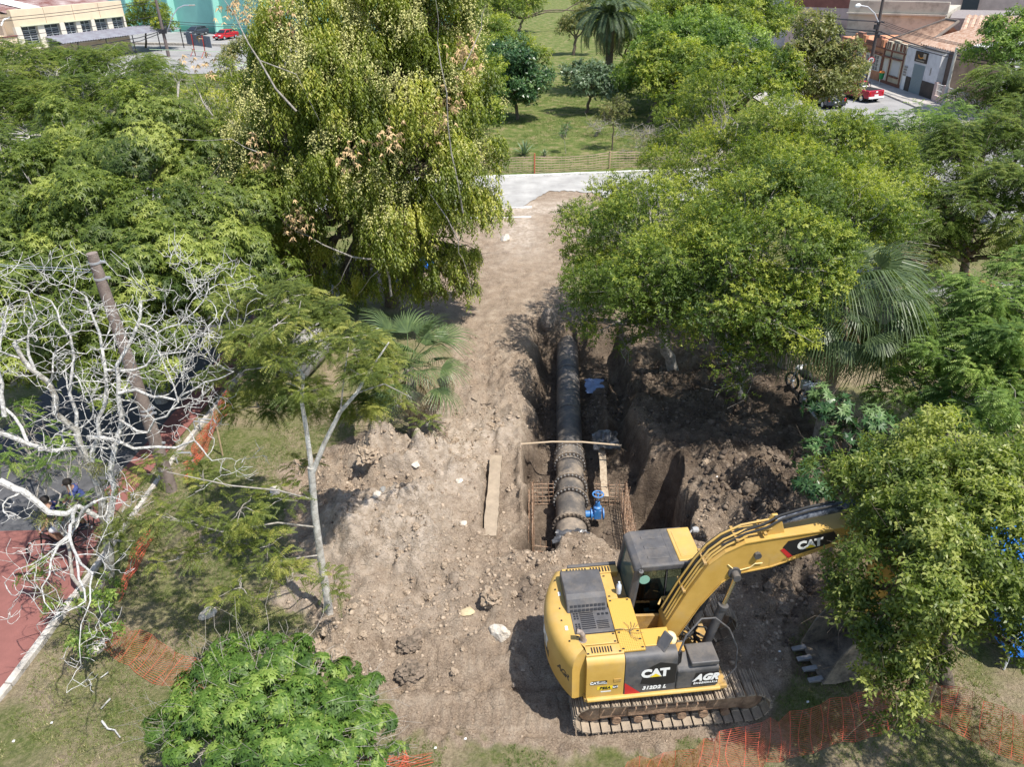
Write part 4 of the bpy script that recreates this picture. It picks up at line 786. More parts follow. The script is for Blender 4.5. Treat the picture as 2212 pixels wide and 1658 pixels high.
def date_palm(base, ztop, scale=1.0):
    r_ = random.Random(5); b0 = Vector((*base, 0)); t = thing('date_palm', 'big date palm with arching fronds at the top centre', 'palm', b0)
    mb = MB(); mb.tube([(0, 0, 0), (.1, 0, ztop*.5), (0, 0, ztop)], [.42, .34, .5], 12); mb.obj('trunk', bark('brown'), t, smooth=True)
    lm = leafmat('date_palm_leaf', (.035, .06, .03), (.10, .14, .06), (.25, .28, .12), .2)
    ms = []
    for q in range(3):
        me = pinnate(q, 3.4, 34, .75+.35*q).mesh('frond', lm); vtone(me, .0, .9, q); ms.append(me)
    dr = pinnate(9, 3.0, 26, 1.6, .35).mesh('frond', L_dry); vtone(dr, 0, .7, 3)
    n_ = 64
    for i in range(n_):
        u = (i+.5)/n_; az = i*2.39996; el = 1.1-1.9*u; s = scale*r_.uniform(.9, 1.1)
        M = Matrix.Translation((0, 0, ztop)) @ Matrix.Rotation(az, 4, 'Z') @ Matrix.Rotation(-el, 4, 'Y') @ Matrix.Diagonal((s, s, s, 1))
        inst('frond', dr if u > .80 else ms[i % 3], t, M)
date_palm((9.6, 77), 6.6, 1.25)
def agave(base, R_, n, label):
    t = thing('agave', label, 'plant', (*base, gz(*base)), group=None); me = None; r_ = random.Random(3)
    mb = MB(); pts = []
    for j, q in enumerate((0, .3, .7, 1)):
        w_ = (.05, .06, .04, .002)[j]; z = .25*q-.2*q*q
        pts += [Vector((q*R_, w_, z+w_*.4)), Vector((q*R_, 0, z)), Vector((q*R_, -w_, z+w_*.4))]
    mb.add(pts, [(3*j+k, 3*j+k+1, 3*j+4+k, 3*j+3+k) for j in range(3) for k in (0, 1)])
    me = mb.mesh('leaf', leafmat('agave_leaf', (.08, .13, .07), (.2, .27, .15), None, .1)); vtone(me, 0, 1, 1)
    for i in range(n):
        u = i/n; M = Matrix.Rotation(i*2.4, 4, 'Z') @ Matrix.Rotation(-(1.35-1.2*u)+r_.uniform(-.1, .1), 4, 'Y'); inst('leaf', me, t, M)
    c_ = MB(); c_.tube([(0, 0, 0), (0, 0, .25)], [.1, .05], 8); c_.obj('stem', bark('palm'), t)
agave((1.25, 54.2), 1.1, 26, 'large spiky agave rosette on the lawn behind the road fence')
agave((2.6, 53.9), .5, 14, 'small spiky agave beside the large agave rosette')
# ================================================================ WATER PIPE IN THE TRENCH
pipem = mat('black_iron_dusty', (.045, .047, .052), .55, col2=(.13, .115, .10), scale=3.2, bump=.25, bscale=30, spec=.4, detail=8)
pipem2 = mat('bitumen_coat', (.035, .038, .046), .5, col2=(.085, .082, .08), scale=3, bump=.2, bscale=30, spec=.5)
flm = mat('flange_dark', (.045, .04, .038), .6, col2=(.11, .09, .075), scale=10)
boltm = mat('bolt_steel', (.5, .49, .47), .4, metal=.6)
dustm = mat('dust_clump', (.34, .27, .20), .95, var=.2, scale=12, bump=.4)
blackpl = mat('black_plastic_sheet', (.03, .03, .034), .35, col2=(.09, .09, .095), scale=8, spec=.6)
woodm = mat('weathered_wood', (.30, .23, .16), .85, col2=(.46, .38, .28), scale=12, bump=.4)
bluem = mat('blue_paint', (.03, .19, .50), .4, var=.1, scale=10, spec=.5)
for q_ in (pipem, pipem2, flm): grime(q_, (.33, .265, .20), .75, 1.6, .46, .66, .12)
grime(bluem, (.35, .3, .24), .6, 9, .5, .75, .1)
PZ, PR = -1.05, .42
def pipe():
    a, b_ = Vector((1.47, 15.6, PZ)), Vector((2.28, 28.3, PZ)); d = (b_-a).normalized()
    def on(y): return a+d*((y-a.y)/d.y)
    t = thing('water_pipe', 'thick black flanged water pipe lying in the trench', 'pipe', a)
    M = lambda y: Matrix.Translation(on(y)-a) @ d.to_track_quat('Z', 'Y').to_matrix().to_4x4()
    def sec(y0, y1, r_, m, nm='pipe_section'):
        mb = MB(); L = (on(y1)-on(y0)).length; k = 5
        mb.lathe([(r_+.0, L*i/k) for i in range(k+1)], M(y0), 36); return mb.obj(nm, m, t, smooth=True)
    sec(20.05, 28.3, PR, pipem2); sec(18.45, 19.5, PR*.985, pipem); sec(17.8, 18.4, PR*.97, pipem); sec(16.65, 17.7, PR*1.0, pipem); sec(15.6, 16.55, PR*1.03, pipem)
    def flange(y, r_, th, nb, bl, both=True):
        mb = MB(); mb.lathe([(r_*.8, -th/2), (r_, -th/2), (r_, th/2), (r_*.8, th/2)], M(y), 40); f = mb.obj('flange', flm, t, smooth=True)
        bm_ = MB()
        for i in range(nb):
            q = 2*math.pi*i/nb; T_ = M(y) @ Matrix.Translation((math.cos(q)*r_*.92, math.sin(q)*r_*.92, 0))
            bm_.lathe([(.014, -bl), (.014, bl)], T_, 6); bm_.lathe([(.026, -bl*.9), (.026, -bl*.9+.03)], T_, 6); bm_.lathe([(.026, bl*.6), (.026, bl*.6+.03)], T_, 6)
        o = bm_.obj('bolts', boltm, f)
    for y_ in (22.4, 25.2): mb = MB(); mb.lathe([(PR*1.035, 0), (PR*1.035, .12)], M(y_), 36); mb.obj('pipe_joint', pipem, t, smooth=True)
    flange(20.04, .50, .06, 24, .10); flange(19.55, .50, .06, 24, .10)
    mb = MB(); L = .45; mb.lathe([(.47, 0), (.47, L)], M(19.58), 36); mb.obj('coupling_sleeve', pipem, t, smooth=True)
    flange(18.46, .52, .07, 26, .07); flange(17.78, .52, .07, 26, .07); flange(16.62, .54, .05, 0, .06)
    mb = MB()
    for i in range(26):
        q = 2*math.pi*i/26; mb.box((M(16.62) @ Vector((math.cos(q)*.50, math.sin(q)*.50, -.035))), (.05, .05, .05))
    mb.obj('bolts', flm, t)
    mb = MB(); mb.tube([M(16.7) @ Vector((0, -.3, 0)), M(16.7) @ Vector((0, -.44, 0))], .1, 10); 
    return t
pipe()
def valve():
    c = Vector((2.34, 17.35, -.95)); t = thing('gate_valve', 'bright blue gate valve with round handwheel beside the pipe', 'valve', (c.x, c.y, -1.6))
    o = Vector((0, 0, 0)); zc = .62
    mb = MB(); n_ = 28; R_ = .15
    mb.tube([(R_*math.cos(2*math.pi*i/n_), R_*math.sin(2*math.pi*i/n_), zc+.50) for i in range(n_+1)], .020, 8, False)
    for i in range(3):
        q = 2*math.pi*i/3+.4; mb.tube([(0, 0, zc+.50), (R_*math.cos(q), R_*math.sin(q), zc+.50)], .014, 6)
    mb.lathe([(.035, zc+.47), (.035, zc+.53)], None, 12); mb.obj('handwheel', bluem, t, smooth=True)
    mb = MB(); mb.lathe([(.022, zc+.22), (.022, zc+.50)], None, 10); mb.obj('stem', mat('steel_stem', (.2, .3, .4), .4, metal=.5), t)
    mb = MB(); mb.lathe([(.11, zc-.1), (.12, zc), (.12, zc+.06), (.07, zc+.1), (.06, zc+.24)], None, 18); mb.box((0, 0, zc-.16), (.20, .24, .3)); mb.obj('valve_body', bluem, t, bevel=.01)
    for s in (-1, 1):
        mb = MB(); mb.lathe([(.17, 0), (.17, .035)], Matrix.Translation((s*.17-.02, 0, zc-.2)) @ Matrix.Rotation(R(90), 4, 'Y'), 24); mb.obj('flange', bluem, t, smooth=True)
    mb = MB(); mb.lathe([(.11, 0), (.11, .42)], Matrix.Translation((-.45, 0, zc-.2)) @ Matrix.Rotation(R(90), 4, 'Y'), 20); mb.obj('branch_pipe', bluem, t, smooth=True)
valve()
rebm = mat('rusty_rebar', (.30, .16, .09), .8, col2=(.50, .38, .28), scale=20)
def rebar():
    t = thing('rebar_cage', 'rusty reinforcing bar cage standing round the pipe in the pit', 'rebar cage', (1.7, 17, -1.6)); O_ = Vector((1.7, 17, -1.6)); rnd = random.Random(2)
    def panel(a, b_, z0, z1, dx, dz, rr_=.009):
        a, b_ = Vector((*a, 0))-Vector((O_.x, O_.y, 0)), Vector((*b_, 0))-Vector((O_.x, O_.y, 0)); L = (b_-a).length; n_ = int(L/dx); mb = MB(); th = z1-z0
        for i in range(n_+1):
            p = a.lerp(b_, i/n_)+Vector((rnd.gauss(0, .012), rnd.gauss(0, .012), 0)); mb.tube([p+Vector((0, 0, z0-O_.z)), p+Vector((rnd.gauss(0, .03), rnd.gauss(0, .03), z1-O_.z+rnd.uniform(0, .1)))], rr_, 4)
        m_ = int(th/dz)
        for j in range(m_+1):
            z = z0-O_.z+j*dz; mb.tube([a+Vector((0, 0, z)), a.lerp(b_, .5)+Vector((0, 0, z+rnd.gauss(0, .02))), b_+Vector((0, 0, z))], rr_, 4)
        mb.obj('rebar_panel', rebm, t)
    panel((.52, 18.3), (1.15, 18.3), -1.55, -.75, .13, .15); panel((2.35, 18.25), (3.25, 18.15), -1.55, -.7, .14, .15)
    panel((.52, 18.3), (.45, 16.0), -1.55, -.7, .12, .14); panel((.42, 18.0), (.34, 16.0), -1.55, -.7, .15, .2)
    panel((3.25, 18.15), (3.2, 16.0), -1.55, -.7, .12, .14); panel((3.1, 17.9), (3.05, 16.0), -1.55, -.72, .13, .18); panel((2.2, 15.7), (3.0, 15.6), -1.45, -1.05, .16, .2); panel((.5, 16.0), (.95, 15.9), -1.5, -.95, .14, .2)
rebar()
def slab(name, label, cat, p0, p1, w_, th, m, jag=.02, group=None, n=8, up=(0, 0, 1)):
    """a sawn or broken board from p0 to p1"""
    p0, p1 = Vector(p0), Vector(p1); d = (p1-p0); L = d.length; T_ = Matrix.Translation(p0) @ d.to_track_quat('X', 'Z').to_matrix().to_4x4(); mb = MB(); rnd = random.Random(hash(name) % 99 if False else int(L*100))
    vs = []
    for i in range(n+1):
        x = L*i/n; a = w_/2*(1+rnd.uniform(-jag, jag)*3); b_ = -w_/2*(1+rnd.uniform(-jag, jag)*3); e = rnd.uniform(-.01, .01)
        vs += [(x, a, e), (x, b_, e), (x, b_, e-th), (x, a, e-th)]
    fs = [(4*i+k, 4*i+(k+1) % 4, 4*i+4+(k+1) % 4, 4*i+4+k) for i in range(n) for k in range(4)]+[(3, 2, 1, 0), tuple(4*n+k for k in range(4))]
    mb.add([T_ @ Vector(v)-p0 for v in vs], fs); o = mb.obj(name, m); o.location = p0; return tag(o, label, cat, group)
slab('plank', 'long rough plank sloping beside the pipe near the blue valve', 'plank', (2.72, 19.9, -.55), (2.62, 17.9, -1.0), .2, .05, woodm, .04)
slab('plank', 'pale short plank lying on the soil at the near pipe end', 'plank', (1.12, 15.12, -.42), (2.02, 15.3, -.30), .11, .035, woodm)
slab('earth_slab', 'long smooth pale slab on the left rim of the pit', 'slab', (-.52, 18.7, .0), (-.66, 15.3, -.12), .34, .25, mat('pale_clay', (.33, .265, .195), .95, var=.15, scale=4, bump=.4), .03, n=20)
mb = MB(); mb.tube([(0, 0, 0), (.9, -.02, .07), (1.8, -.06, .06), (2.95, -.14, -.04)], .028, 8); o = mb.obj('wooden_pole', mat('pale_pole', (.46, .36, .25), .8), smooth=True); o.location = (.25, 19.2, .02); tag(o, 'thin pale wooden pole laid across the trench over the pipe', 'pole')
def crumple(name, label, c, sx, sy, hgt, m, seed, n=14, cat='plastic sheet'):
    r_ = np.random.default_rng(seed); g = np.linspace(-1, 1, n); X_, Y_ = np.meshgrid(g, g); f = fbm(X_*2.2+seed, Y_*2.2, seed, 5)
    ang = np.arctan2(Y_, X_); rr_ = 1-.35*vn(ang*1.2+seed, ang*0, seed); Z_ = (f-.35)*hgt*2*(1-.4*(X_**2+Y_**2)/2)
    V_ = np.stack([X_*sx*rr_+r_.normal(0, .02, X_.shape), Y_*sy*rr_+r_.normal(0, .02, X_.shape), Z_], -1).reshape(-1, 3)
    i_ = np.arange(n*n).reshape(n, n); F_ = np.stack([i_[:-1, :-1], i_[:-1, 1:], i_[1:, 1:], i_[1:, :-1]], -1).reshape(-1, 4)
    o = bpy.data.objects.new(name, npmesh(name, V_, F_, m)); C.objects.link(o); o.location = c; return tag(o, label, cat)
crumple('plastic_sheet', 'crumpled black plastic sheet right of the pipe above the long plank', (2.85, 20.0, -.5), .42, .55, .22, blackpl, 3)
crumple('plastic_sheet', 'torn black plastic draped over the near end of the pipe', (1.46, 15.75, -.62), .55, .3, .16, blackpl, 8)
crumple('tarpaulin', 'pale blue sheet on the trench floor in dappled shade right of the pipe', (3.05, 24.6, -1.2), .42, .62, .08, mat('pale_blue_sheet', (.22, .30, .50), .6, var=.2, scale=4), 5, cat='tarpaulin')
# rocks
rockm = mat('pale_rock', (.42, .36, .29), .9, col2=(.64, .60, .53), scale=7, bump=.6, bscale=18)
dclod = mat('dark_clod', (.10, .08, .06), .95, col2=(.26, .20, .15), scale=9, bump=.8, bscale=22)
bclod = mat('brown_clod', (.24, .18, .125), .95, col2=(.40, .32, .24), scale=8, bump=.7, bscale=20)
def rock(name, label, px, py, s, m, seed, flat_=.7, group=None, cat='rock', angular=.0):
    import bmesh
    bm = bmesh.new(); bmesh.ops.create_icosphere(bm, subdivisions=4 if s > .2 else 3, radius=1); r_ = random.Random(seed); off = Vector((seed*3.7, seed*1.3, 0))
    from mathutils import noise
    pl = [(Vector((r_.gauss(0, 1), r_.gauss(0, 1), r_.gauss(.2, 1))).normalized(), r_.uniform(.55, .85)) for _ in range(9)]
    for v in bm.verts:
        p = v.co.copy()
        for n_, d_ in pl:
            q = p.dot(n_)
            if q > d_: p -= n_*(q-d_)*angular
        p *= (.88+.42*noise.fractal(p*2.3+off, .7, 2.3, 6)+.25*abs(noise.noise(p*5+off))) if m in (dclod, bclod) else 1+.1*noise.fractal(p*1.4+off, 1, 2.2, 4)+.1*noise.noise(p*4+off)*(1-angular*.6)
        v.co = Vector((p.x*s*r_.uniform(.98, 1.02), p.y*s*.85, p.z*s*flat_))
    me = bpy.data.meshes.new(name); bm.to_mesh(me); bm.free(); me.materials.append(m)
    o = bpy.data.objects.new(name, me); C.objects.link(o); g = at(px, py); o.location = (g.x, g.y, gz(g.x, g.y)+s*flat_*.35); o.rotation_euler = (0, 0, r_.uniform(0, 6)); return tag(o, label, cat, group)
rock('boulder', 'big pale rock with a shaded hollow left of the excavator counterweight', 1078, 1372, .25, rockm, 1, .75, angular=.9)
rock('boulder', 'brown boulder half sunk in soil above the big pale rock', 1062, 1310, .27, bclod, 2, .8, angular=.5)
rock('rock', 'flat tan stone left of the brown boulder', 1010, 1330, .17, mat('tan_stone', (.5, .4, .25), .85, var=.15), 3, .35, angular=.9)
rock('rock', 'white angular stone on the grass beneath the feathery branches', 450, 1332, .21, rockm, 4, .8, angular=.9)
rock('rock', 'grey blue angular stone on the ridge near the top of the earth heap', 782, 965, .24, mat('grey_stone', (.33, .33, .32), .85, var=.15), 5, .5, angular=.9)
rock('rock', 'white stone block on the left edge of the dug earth', 594, 1062, .2, rockm, 6, .8, angular=.9)
rock('rock', 'pale wedge stone right of the shovel', 902, 1047, .17, rockm, 7, .5, angular=.9)
rock('rock', 'whitish stone on top of the cracked earth heap', 822, 1134, .15, rockm, 8, .6, angular=.7)
rock('rock', 'grey stone touching the whitish stone on the cracked heap', 836, 1124, .11, mat('grey_stone_dark', (.25, .24, .22), .85), 9, .7, angular=.7)
rock('rock', 'small pale stone in the gully below the smooth slab', 1002, 1135, .13, rockm, 10, .6, angular=.8)
rock('rock', 'light stone left of the smooth slab on the rim', 993, 1060, .14, rockm, 11, .4, angular=.8)
rock('rock', 'two toned broken kerb block beside the lane by the road', 1092, 520, .34, rockm, 12, .7, angular=.9)
rock('earth_clod', 'large dark crumbly clod in the middle of the tracked ground', 885, 1400, .26, dclod, 13, .6, cat='clod')
rock('earth_clod', 'dark lumpy clod on the lower tracked ground by the palmate bush', 888, 1458, .30, dclod, 14, .55, cat='clod')
rock('earth_clod', 'dark clod just above the large dark crumbly clod', 905, 1382, .17, dclod, 15, .6, cat='clod')
rock('earth_clod', 'round grey clod with a deep shadow left of the dark crumbly clods', 830, 1362, .15, bclod, 16, .85, cat='clod')
rock('boulder', 'rounded earth boulder under the shade of the heap below the long ridge', 800, 1040, .36, bclod, 17, .7, angular=.4)
rock('rock', 'dim round stone on the shaded spoil right of the deep pocket', 1524, 1015, .2, bclod, 18, .7, angular=.3)
for i, (px, py, s) in enumerate(((714, 1390, .2), (684, 1405, .19), (700, 1425, .16), (787, 1393, .13), (770, 1345, .12), (982, 1458, .11), (965, 1318, .09), (735, 1440, .17), (658, 1440, .2), (752, 1395, .12), (640, 1000, .16), (850, 1345, .1), (1000, 1405, .08), (660, 1000, .14), (760, 1330, .14), (930, 1290, .13), (880, 1280, .11), (1110, 1290, .12), (1150, 1262, .1), (960, 1240, .1), (1195, 1215, .15), (870, 1225, .17), (905, 1200, .14), (1030, 1250, .09), (700, 1465, .15), (935, 1110, .13), (1010, 1000, .12), (985, 960, .16), (940, 985, .1), (1060, 920, .17), (1085, 935, .12), (1105, 1035, .2), (1075, 915, .13), (1560, 1030, .16), (1600, 1010, .15), (1640, 1050, .18), (1570, 1090, .13), (1680, 1010, .2), (1620, 1240, .17), (1660, 1290, .2), (1700, 1250, .16), (1640, 1330, .15), (1690, 1330, .18), (1600, 1120, .12), (1530, 1120, .12))):
    LM = ((1078, 1372, 'the big pale rock'), (822, 1134, 'the whitish stone on the heap'), (1240, 1150, 'the near pipe end'), (1480, 1100, 'the deep pocket'), (600, 1400, 'the palmate shrub'), (1650, 1250, 'the excavator boom'), (1065, 1080, 'the smooth slab'), (885, 1430, 'the dark crumbly clods'), (885, 900, 'the small fan palm'), (714, 1335, 'the pale forked trunk'))
    q = min(LM, key=lambda a_: math.hypot(a_[0]-px, a_[1]-py)); dx_, dy_ = px-q[0], py-q[1]; di_ = ('right of' if dx_ > 0 else 'left of') if abs(dx_) > abs(dy_) else ('just below' if dy_ > 0 else 'just above')
    rock('earth_clod', '%s %s lump of dug soil %s %s' % ('small' if s < .12 else 'middling' if s < .16 else 'large', 'brown' if px < 1500 else 'dark', di_, q[2]), px, py, s*.85, bclod if px < 1500 else dclod, 30+i, .7, 'loose soil lumps about the excavation', 'clod')
rock('palm_stump', 'torn grey fibrous stump standing at the far end of the trench', 1185, 690, .33, mat('torn_fibre', (.20, .16, .13), .95, col2=(.42, .36, .31), scale=14, bump=1), 90, 1.5, cat='stump')
def sticks(label, path, r0, m=None, name='stick'):
    mb = MB(); p0 = at(*path[0]); p0.z = gz(p0.x, p0.y)+.03; Q = []
    for q in path: a = at(*q); Q.append(Vector((a.x, a.y, gz(a.x, a.y)+.04+.02*random.random()))-p0)
    mb.tube(Q, [r0*(1-.6*i/len(Q)) for i in range(len(Q))], 6); o = mb.obj(name, m or bark('lichen'), smooth=True); o.location = p0; tag(o, label, 'stick')
sticks('long curved fallen branch on the dry grass near the bottom left', [(553, 1650-170), (540, 1500), (500, 1525), (478, 1545), (468, 1570)], .02)
sticks('forked pale fallen twig near the bottom left corner', [(222, 1563), (235, 1580), (250, 1583), (262, 1600)], .022)
sticks('short pale fallen twig above the forked one', [(240, 1515), (230, 1525), (220, 1537)], .02)
sticks('short pale stick on the grass below the bare tree', [(236, 1458), (228, 1463), (219, 1470)], .016)
sticks('thin root lying on pale soil right of the small fan palm', [(937, 928), (950, 924), (966, 922)], .02, woodm)
sticks('dark bent root on the soil near the graded lane', [(1018, 862), (1040, 868), (1062, 872)], .018, bark('brown'))
def shovel():
    a = at(850, 1038, .55); b_ = at(882, 1048, .5); a.z = gz(a.x, a.y)+.05; b_.z = gz(b_.x, b_.y)+.05; t = thing('shovel', 'shovel with yellow wooden handle lying on the earth heap', 'shovel', a); d = b_-a
    mb = MB(); mb.tube([(0, 0, 0), d], .02, 8); mb.obj('handle', mat('yellow_handle', (.62, .42, .12), .5), t)
    mb = MB(); L = d.normalized(); s = L.cross(Vector((0, 0, 1))).normalized(); v = [d+s*.09, d-s*.09, d+L*.18-s*.11, d+L*.30, d+L*.18+s*.11, d+Vector((0, 0, .03))]; mb.add(v, [(5, 0, 4), (5, 4, 3), (5, 3, 2), (5, 2, 1)]); mb.obj('blade', mat('steel_blade', (.3, .31, .33), .4, metal=.6), t)
shovel()
# ================================================================ EXCAVATOR
YEL = mat('machine_yellow', (.47, .285, .06), .45, col2=(.57, .365, .095), scale=1.6, bump=.03, bscale=6, spec=.5)
YELD = mat('machine_yellow_dirty', (.33, .19, .045), .65, col2=(.55, .34, .085), scale=5, bump=.1)
BLK = mat('charcoal_plastic', (.065, .067, .074), .5, var=.25, scale=3, bump=.06, bscale=60, spec=.4)
BLK2 = mat('black_paint', (.018, .018, .02), .45, spec=.4)
TRK = mat('track_steel', (.13, .105, .085), .7, col2=(.36, .29, .22), scale=3.5, bump=.3, bscale=25)
TRKD = mat('undercarriage_dirt', (.14, .085, .055), .85, col2=(.38, .25, .16), scale=4, bump=.5, bscale=16)
GLS = mat('tinted_glass', (.03, .04, .035), .08, spec=.8)
GLS2 = mat('cab_glass', (.10, .14, .12), .1, spec=.8)
RBR = mat('rubber', (.03, .03, .03), .6)
CHR = mat('chrome_rod', (.55, .50, .40), .25, metal=.9)
WHT = mat('white_decal', (.78, .78, .76), .5); REDD = mat('red_decal', (.5, .03, .03), .5); YLD = mat('bright_yellow_decal', (.8, .6, .03), .5)
grime(YEL, (.42, .32, .19), .55, 1.7, .50, .80, .10); grime(YELD, (.26, .20, .14), .8, 3, .42, .7, .1); grime(BLK, (.27, .225, .175), .5, 2.4, .45, .8, .10); grime(TRK, (.36, .29, .21), .8, 3, .4, .7, .15)
def txt(s_, size, M, m, parent, off=.0, shear=0., name='lettering', space=1.0, ext=.002):
    cu = bpy.data.curves.new(name, 'FONT'); cu.body = s_; cu.size = size; cu.offset = off; cu.shear = shear; cu.extrude = ext; cu.align_x = 'CENTER'; cu.align_y = 'CENTER'; cu.space_character = space; cu.resolution_u = 3
    o = bpy.data.objects.new(name, cu); C.objects.link(o); dg = bpy.context.evaluated_depsgraph_get(); me = bpy.data.meshes.new_from_object(o.evaluated_get(dg)); bpy.data.objects.remove(o)
    me.materials.clear(); me.materials.append(m); o = bpy.data.objects.new(name, me); C.objects.link(o); o.parent = parent; o.matrix_local = M; return o
NEARSIDE = Matrix.Rotation(R(90), 4, 'X')          # text facing -y
def excavator():
    OX, OY = 2.72, 10.82
    t = thing('excavator', 'yellow and charcoal tracked excavator parked below the pit', 'excavator', (OX, OY, 0.0), R(5))
    A_ = t
    def P_(mb, nm, m, bevel=0, smooth=False, parent=None, **k): return mb.obj(nm, m, parent or A_, smooth=smooth, bevel=bevel, **k)
    # tracks -------------------------------------------------
    TR = Matrix.Rotation(R(-1.4), 4, 'Z')
    Lh, rz_, zc = 1.50, .36, .42
    shoe = MB(); shoe.box((0, 0, 0), (.165, .6, .022)); 
    for x in (-.062, 0, .062): shoe.box((x, 0, .024), (.014, .6, .03))
    shoe.box((0, 0, -.03), (.12, .16, .04)); shoe_me = shoe.mesh('track_shoe', TRK)
    for sy in (-1, 1):
        yc = sy*.995; tk = thing('track', None, None); tk.parent = A_; tk.matrix_local = TR @ Matrix.Translation((.08, yc, 0))
        per = 2*2*Lh+2*math.pi*rz_; n_ = 42
        for i in range(n_):
            s_ = per*i/n_
            if s_ < 2*Lh: x, z, an = -Lh+s_, zc+rz_, 0
            elif s_ < 2*Lh+math.pi*rz_: q = (s_-2*Lh)/rz_; x, z, an = Lh+rz_*math.sin(q), zc+rz_*math.cos(q), q
            elif s_ < 4*Lh+math.pi*rz_: x, z, an = Lh-(s_-2*Lh-math.pi*rz_), zc-rz_, math.pi
            else: q = (s_-4*Lh-math.pi*rz_)/rz_; x, z, an = -Lh-rz_*math.sin(q), zc-rz_*math.cos(q), math.pi+q
            if 0 < s_ < 2*Lh: z -= .035*math.sin(math.pi*s_/(2*Lh))*abs(math.sin(2*math.pi*s_/(2*Lh)))
            inst('track_shoe', shoe_me, tk, Matrix.Translation((x, 0, z)) @ Matrix.Rotation(an, 4, 'Y'))
        mb = MB(); mb.box((0, 0, zc+.02), (2.75, .34, .30)); mb.box((-.1, -.18*1, zc+.03), (1.5, .06, .2)); mb.prism([(-1.6, zc-.12), (-1.25, zc-.2), (-1.25, zc+.18), (-1.6, zc+.12)], -.14, .14); P_(mb, 'track_frame', TRKD, .02, parent=tk)
        for x, r_ in ((-Lh, .27), (Lh, .27)):
            mb = MB(); mb.lathe([(.06, -.16), (r_*.55, -.14), (r_, -.10), (r_+.02, -.03), (r_+.02, .03), (r_, .10), (r_*.55, .14), (.06, .16)], Matrix.Translation((x, 0, zc)) @ Matrix.Rotation(R(90), 4, 'X'), 22); P_(mb, 'idler_wheel' if x > 0 else 'sprocket', TRKD, smooth=True, parent=tk)
        for k in range(6):
            mb = MB(); mb.lathe([(.09, -.2), (.09, -.12), (.05, -.1), (.05, .1), (.09, .12), (.09, .2)], Matrix.Translation((-1.05+k*.42, 0, zc-rz_+.15)) @ Matrix.Rotation(R(90), 4, 'X'), 12); P_(mb, 'track_roller', TRKD, smooth=True, parent=tk)
        for k in range(2):
            mb = MB(); mb.lathe([(.06, -.1), (.06, .1)], Matrix.Translation((-.5+k*1., 0, zc+rz_-.08)) @ Matrix.Rotation(R(90), 4, 'X'), 12); P_(mb, 'track_roller', TRKD, smooth=True, parent=tk)
    mb = MB(); mb.box((0.05, 0, .62), (1.2, 1.6, .3), taper=.7); mb.lathe([(.62, .7), (.62, .95)], None, 30); P_(mb, 'undercarriage', TRKD, .02)
    # platform ------------------------------------------------
    def arc(r_, v0, v1, n_=14): return [(-math.sqrt(max(0, r_*r_-v*v)), v) for v in [v0+(v1-v0)*i/n_ for i in range(n_+1)]]
    mb = MB(); mb.box((-.30, 0, .96), (2.7, 2.44, .10)); P_(mb, 'platform', YELD, .02)
    mb = MB(); mb.box((-.36, -1.225, .985), (2.5, .07, .085)); mb.tube([(-1.6, -1.235, .985), (.90, -1.235, .985)], .045, 8); P_(mb, 'side_rail', YEL, .01)
    # counterweight
    cwt = MB(); zz_ = [(.92, .06), (1.0, 0), (1.75, -.01), (1.93, .03), (2.02, .12), (2.04, .3)]
    out = arc(2.2, -1.16, 1.16, 18); n_ = len(out); vs = []
    for z, ins in zz_:
        for u, v in out:
            k = 1-ins/2.2; vs.append((u*k, v*(1-ins/1.35*.9), z))
    fs = [(i*n_+j, i*n_+j+1, (i+1)*n_+j+1, (i+1)*n_+j) for i in range(len(zz_)-1) for j in range(n_-1)]
    o1 = len(vs)
    inner = [(-1.60, v*.93) for u, v in out]
    for z in (.92, 2.04):
        vs += [(u, v, z) for u, v in inner]
    L0 = o1; L1 = o1+n_; last = (len(zz_)-1)*n_
    fs += [(j+1, j, L0+j, L0+j+1) for j in range(n_-1)]+[(last+j, last+j+1, L1+j+1, L1+j) for j in range(n_-1)]+[(L0+j, L1+j, L1+j+1, L0+j+1) for j in range(n_-1)]
    for e in (0, n_-1):
        col_ = [i*n_+e for i in range(len(zz_))]+[L1+e, L0+e]; fs.append(tuple(col_))
    cwt.add(vs, fs); P_(cwt, 'counterweight', YEL, smooth=True)
    # rear corner cover and side doors (near side)
    def sidecover(u0, u1, v_out, v_in, z0, z1, m, nm, rad=.14):
        mb = MB(); prof = [(v_in, z0), (v_out, z0), (v_out, z1-rad)]+[(v_out*1+(rad-rad*math.cos(q))*(1 if v_out < 0 else -1), z1-rad+rad*math.sin(q)) for q in (R(20), R(42), R(65), R(90))]+[(v_in, z1)]
        mb.prism(prof, u0, u1, plane='yz'); return P_(mb, nm, m, smooth=True)
    sidecover(-1.62, -.93, -1.215, -.90, 1.02, 2.0, YEL, 'engine_door'); sidecover(-.915, .04, -1.215, -.99, 1.02, 1.98, BLK, 'side_door')
    sidecover(-1.62, -.62, 1.215, .90, 1.02, 2.0, YEL, 'engine_door')
    mb = MB(); mb.box((-1.1, 0, 1.45), (1.1, 2.0, .9)); mb.box((-.26, -.79, 1.4), (.50, .40, 1.0)); mb.box((-.75, -.5, 1.4), (.42, .98, 1.1)); P_(mb, 'engine_bay', YELD)
    # top covers
    def cover(u0, u1, v0, v1, z, m, nm, th=.05, bev=.012):
        mb = MB(); mb.box(((u0+u1)/2, (v0+v1)/2, z-th/2), (u1-u0, v1-v0, th)); return P_(mb, nm, m, bev)
    cover(-1.72, -.60, .90, 1.10, 2.035, YEL, 'vented_cover'); cover(-1.60, -.60, 1.11, 1.19, 2.05, BLK, 'side_trim', .06)
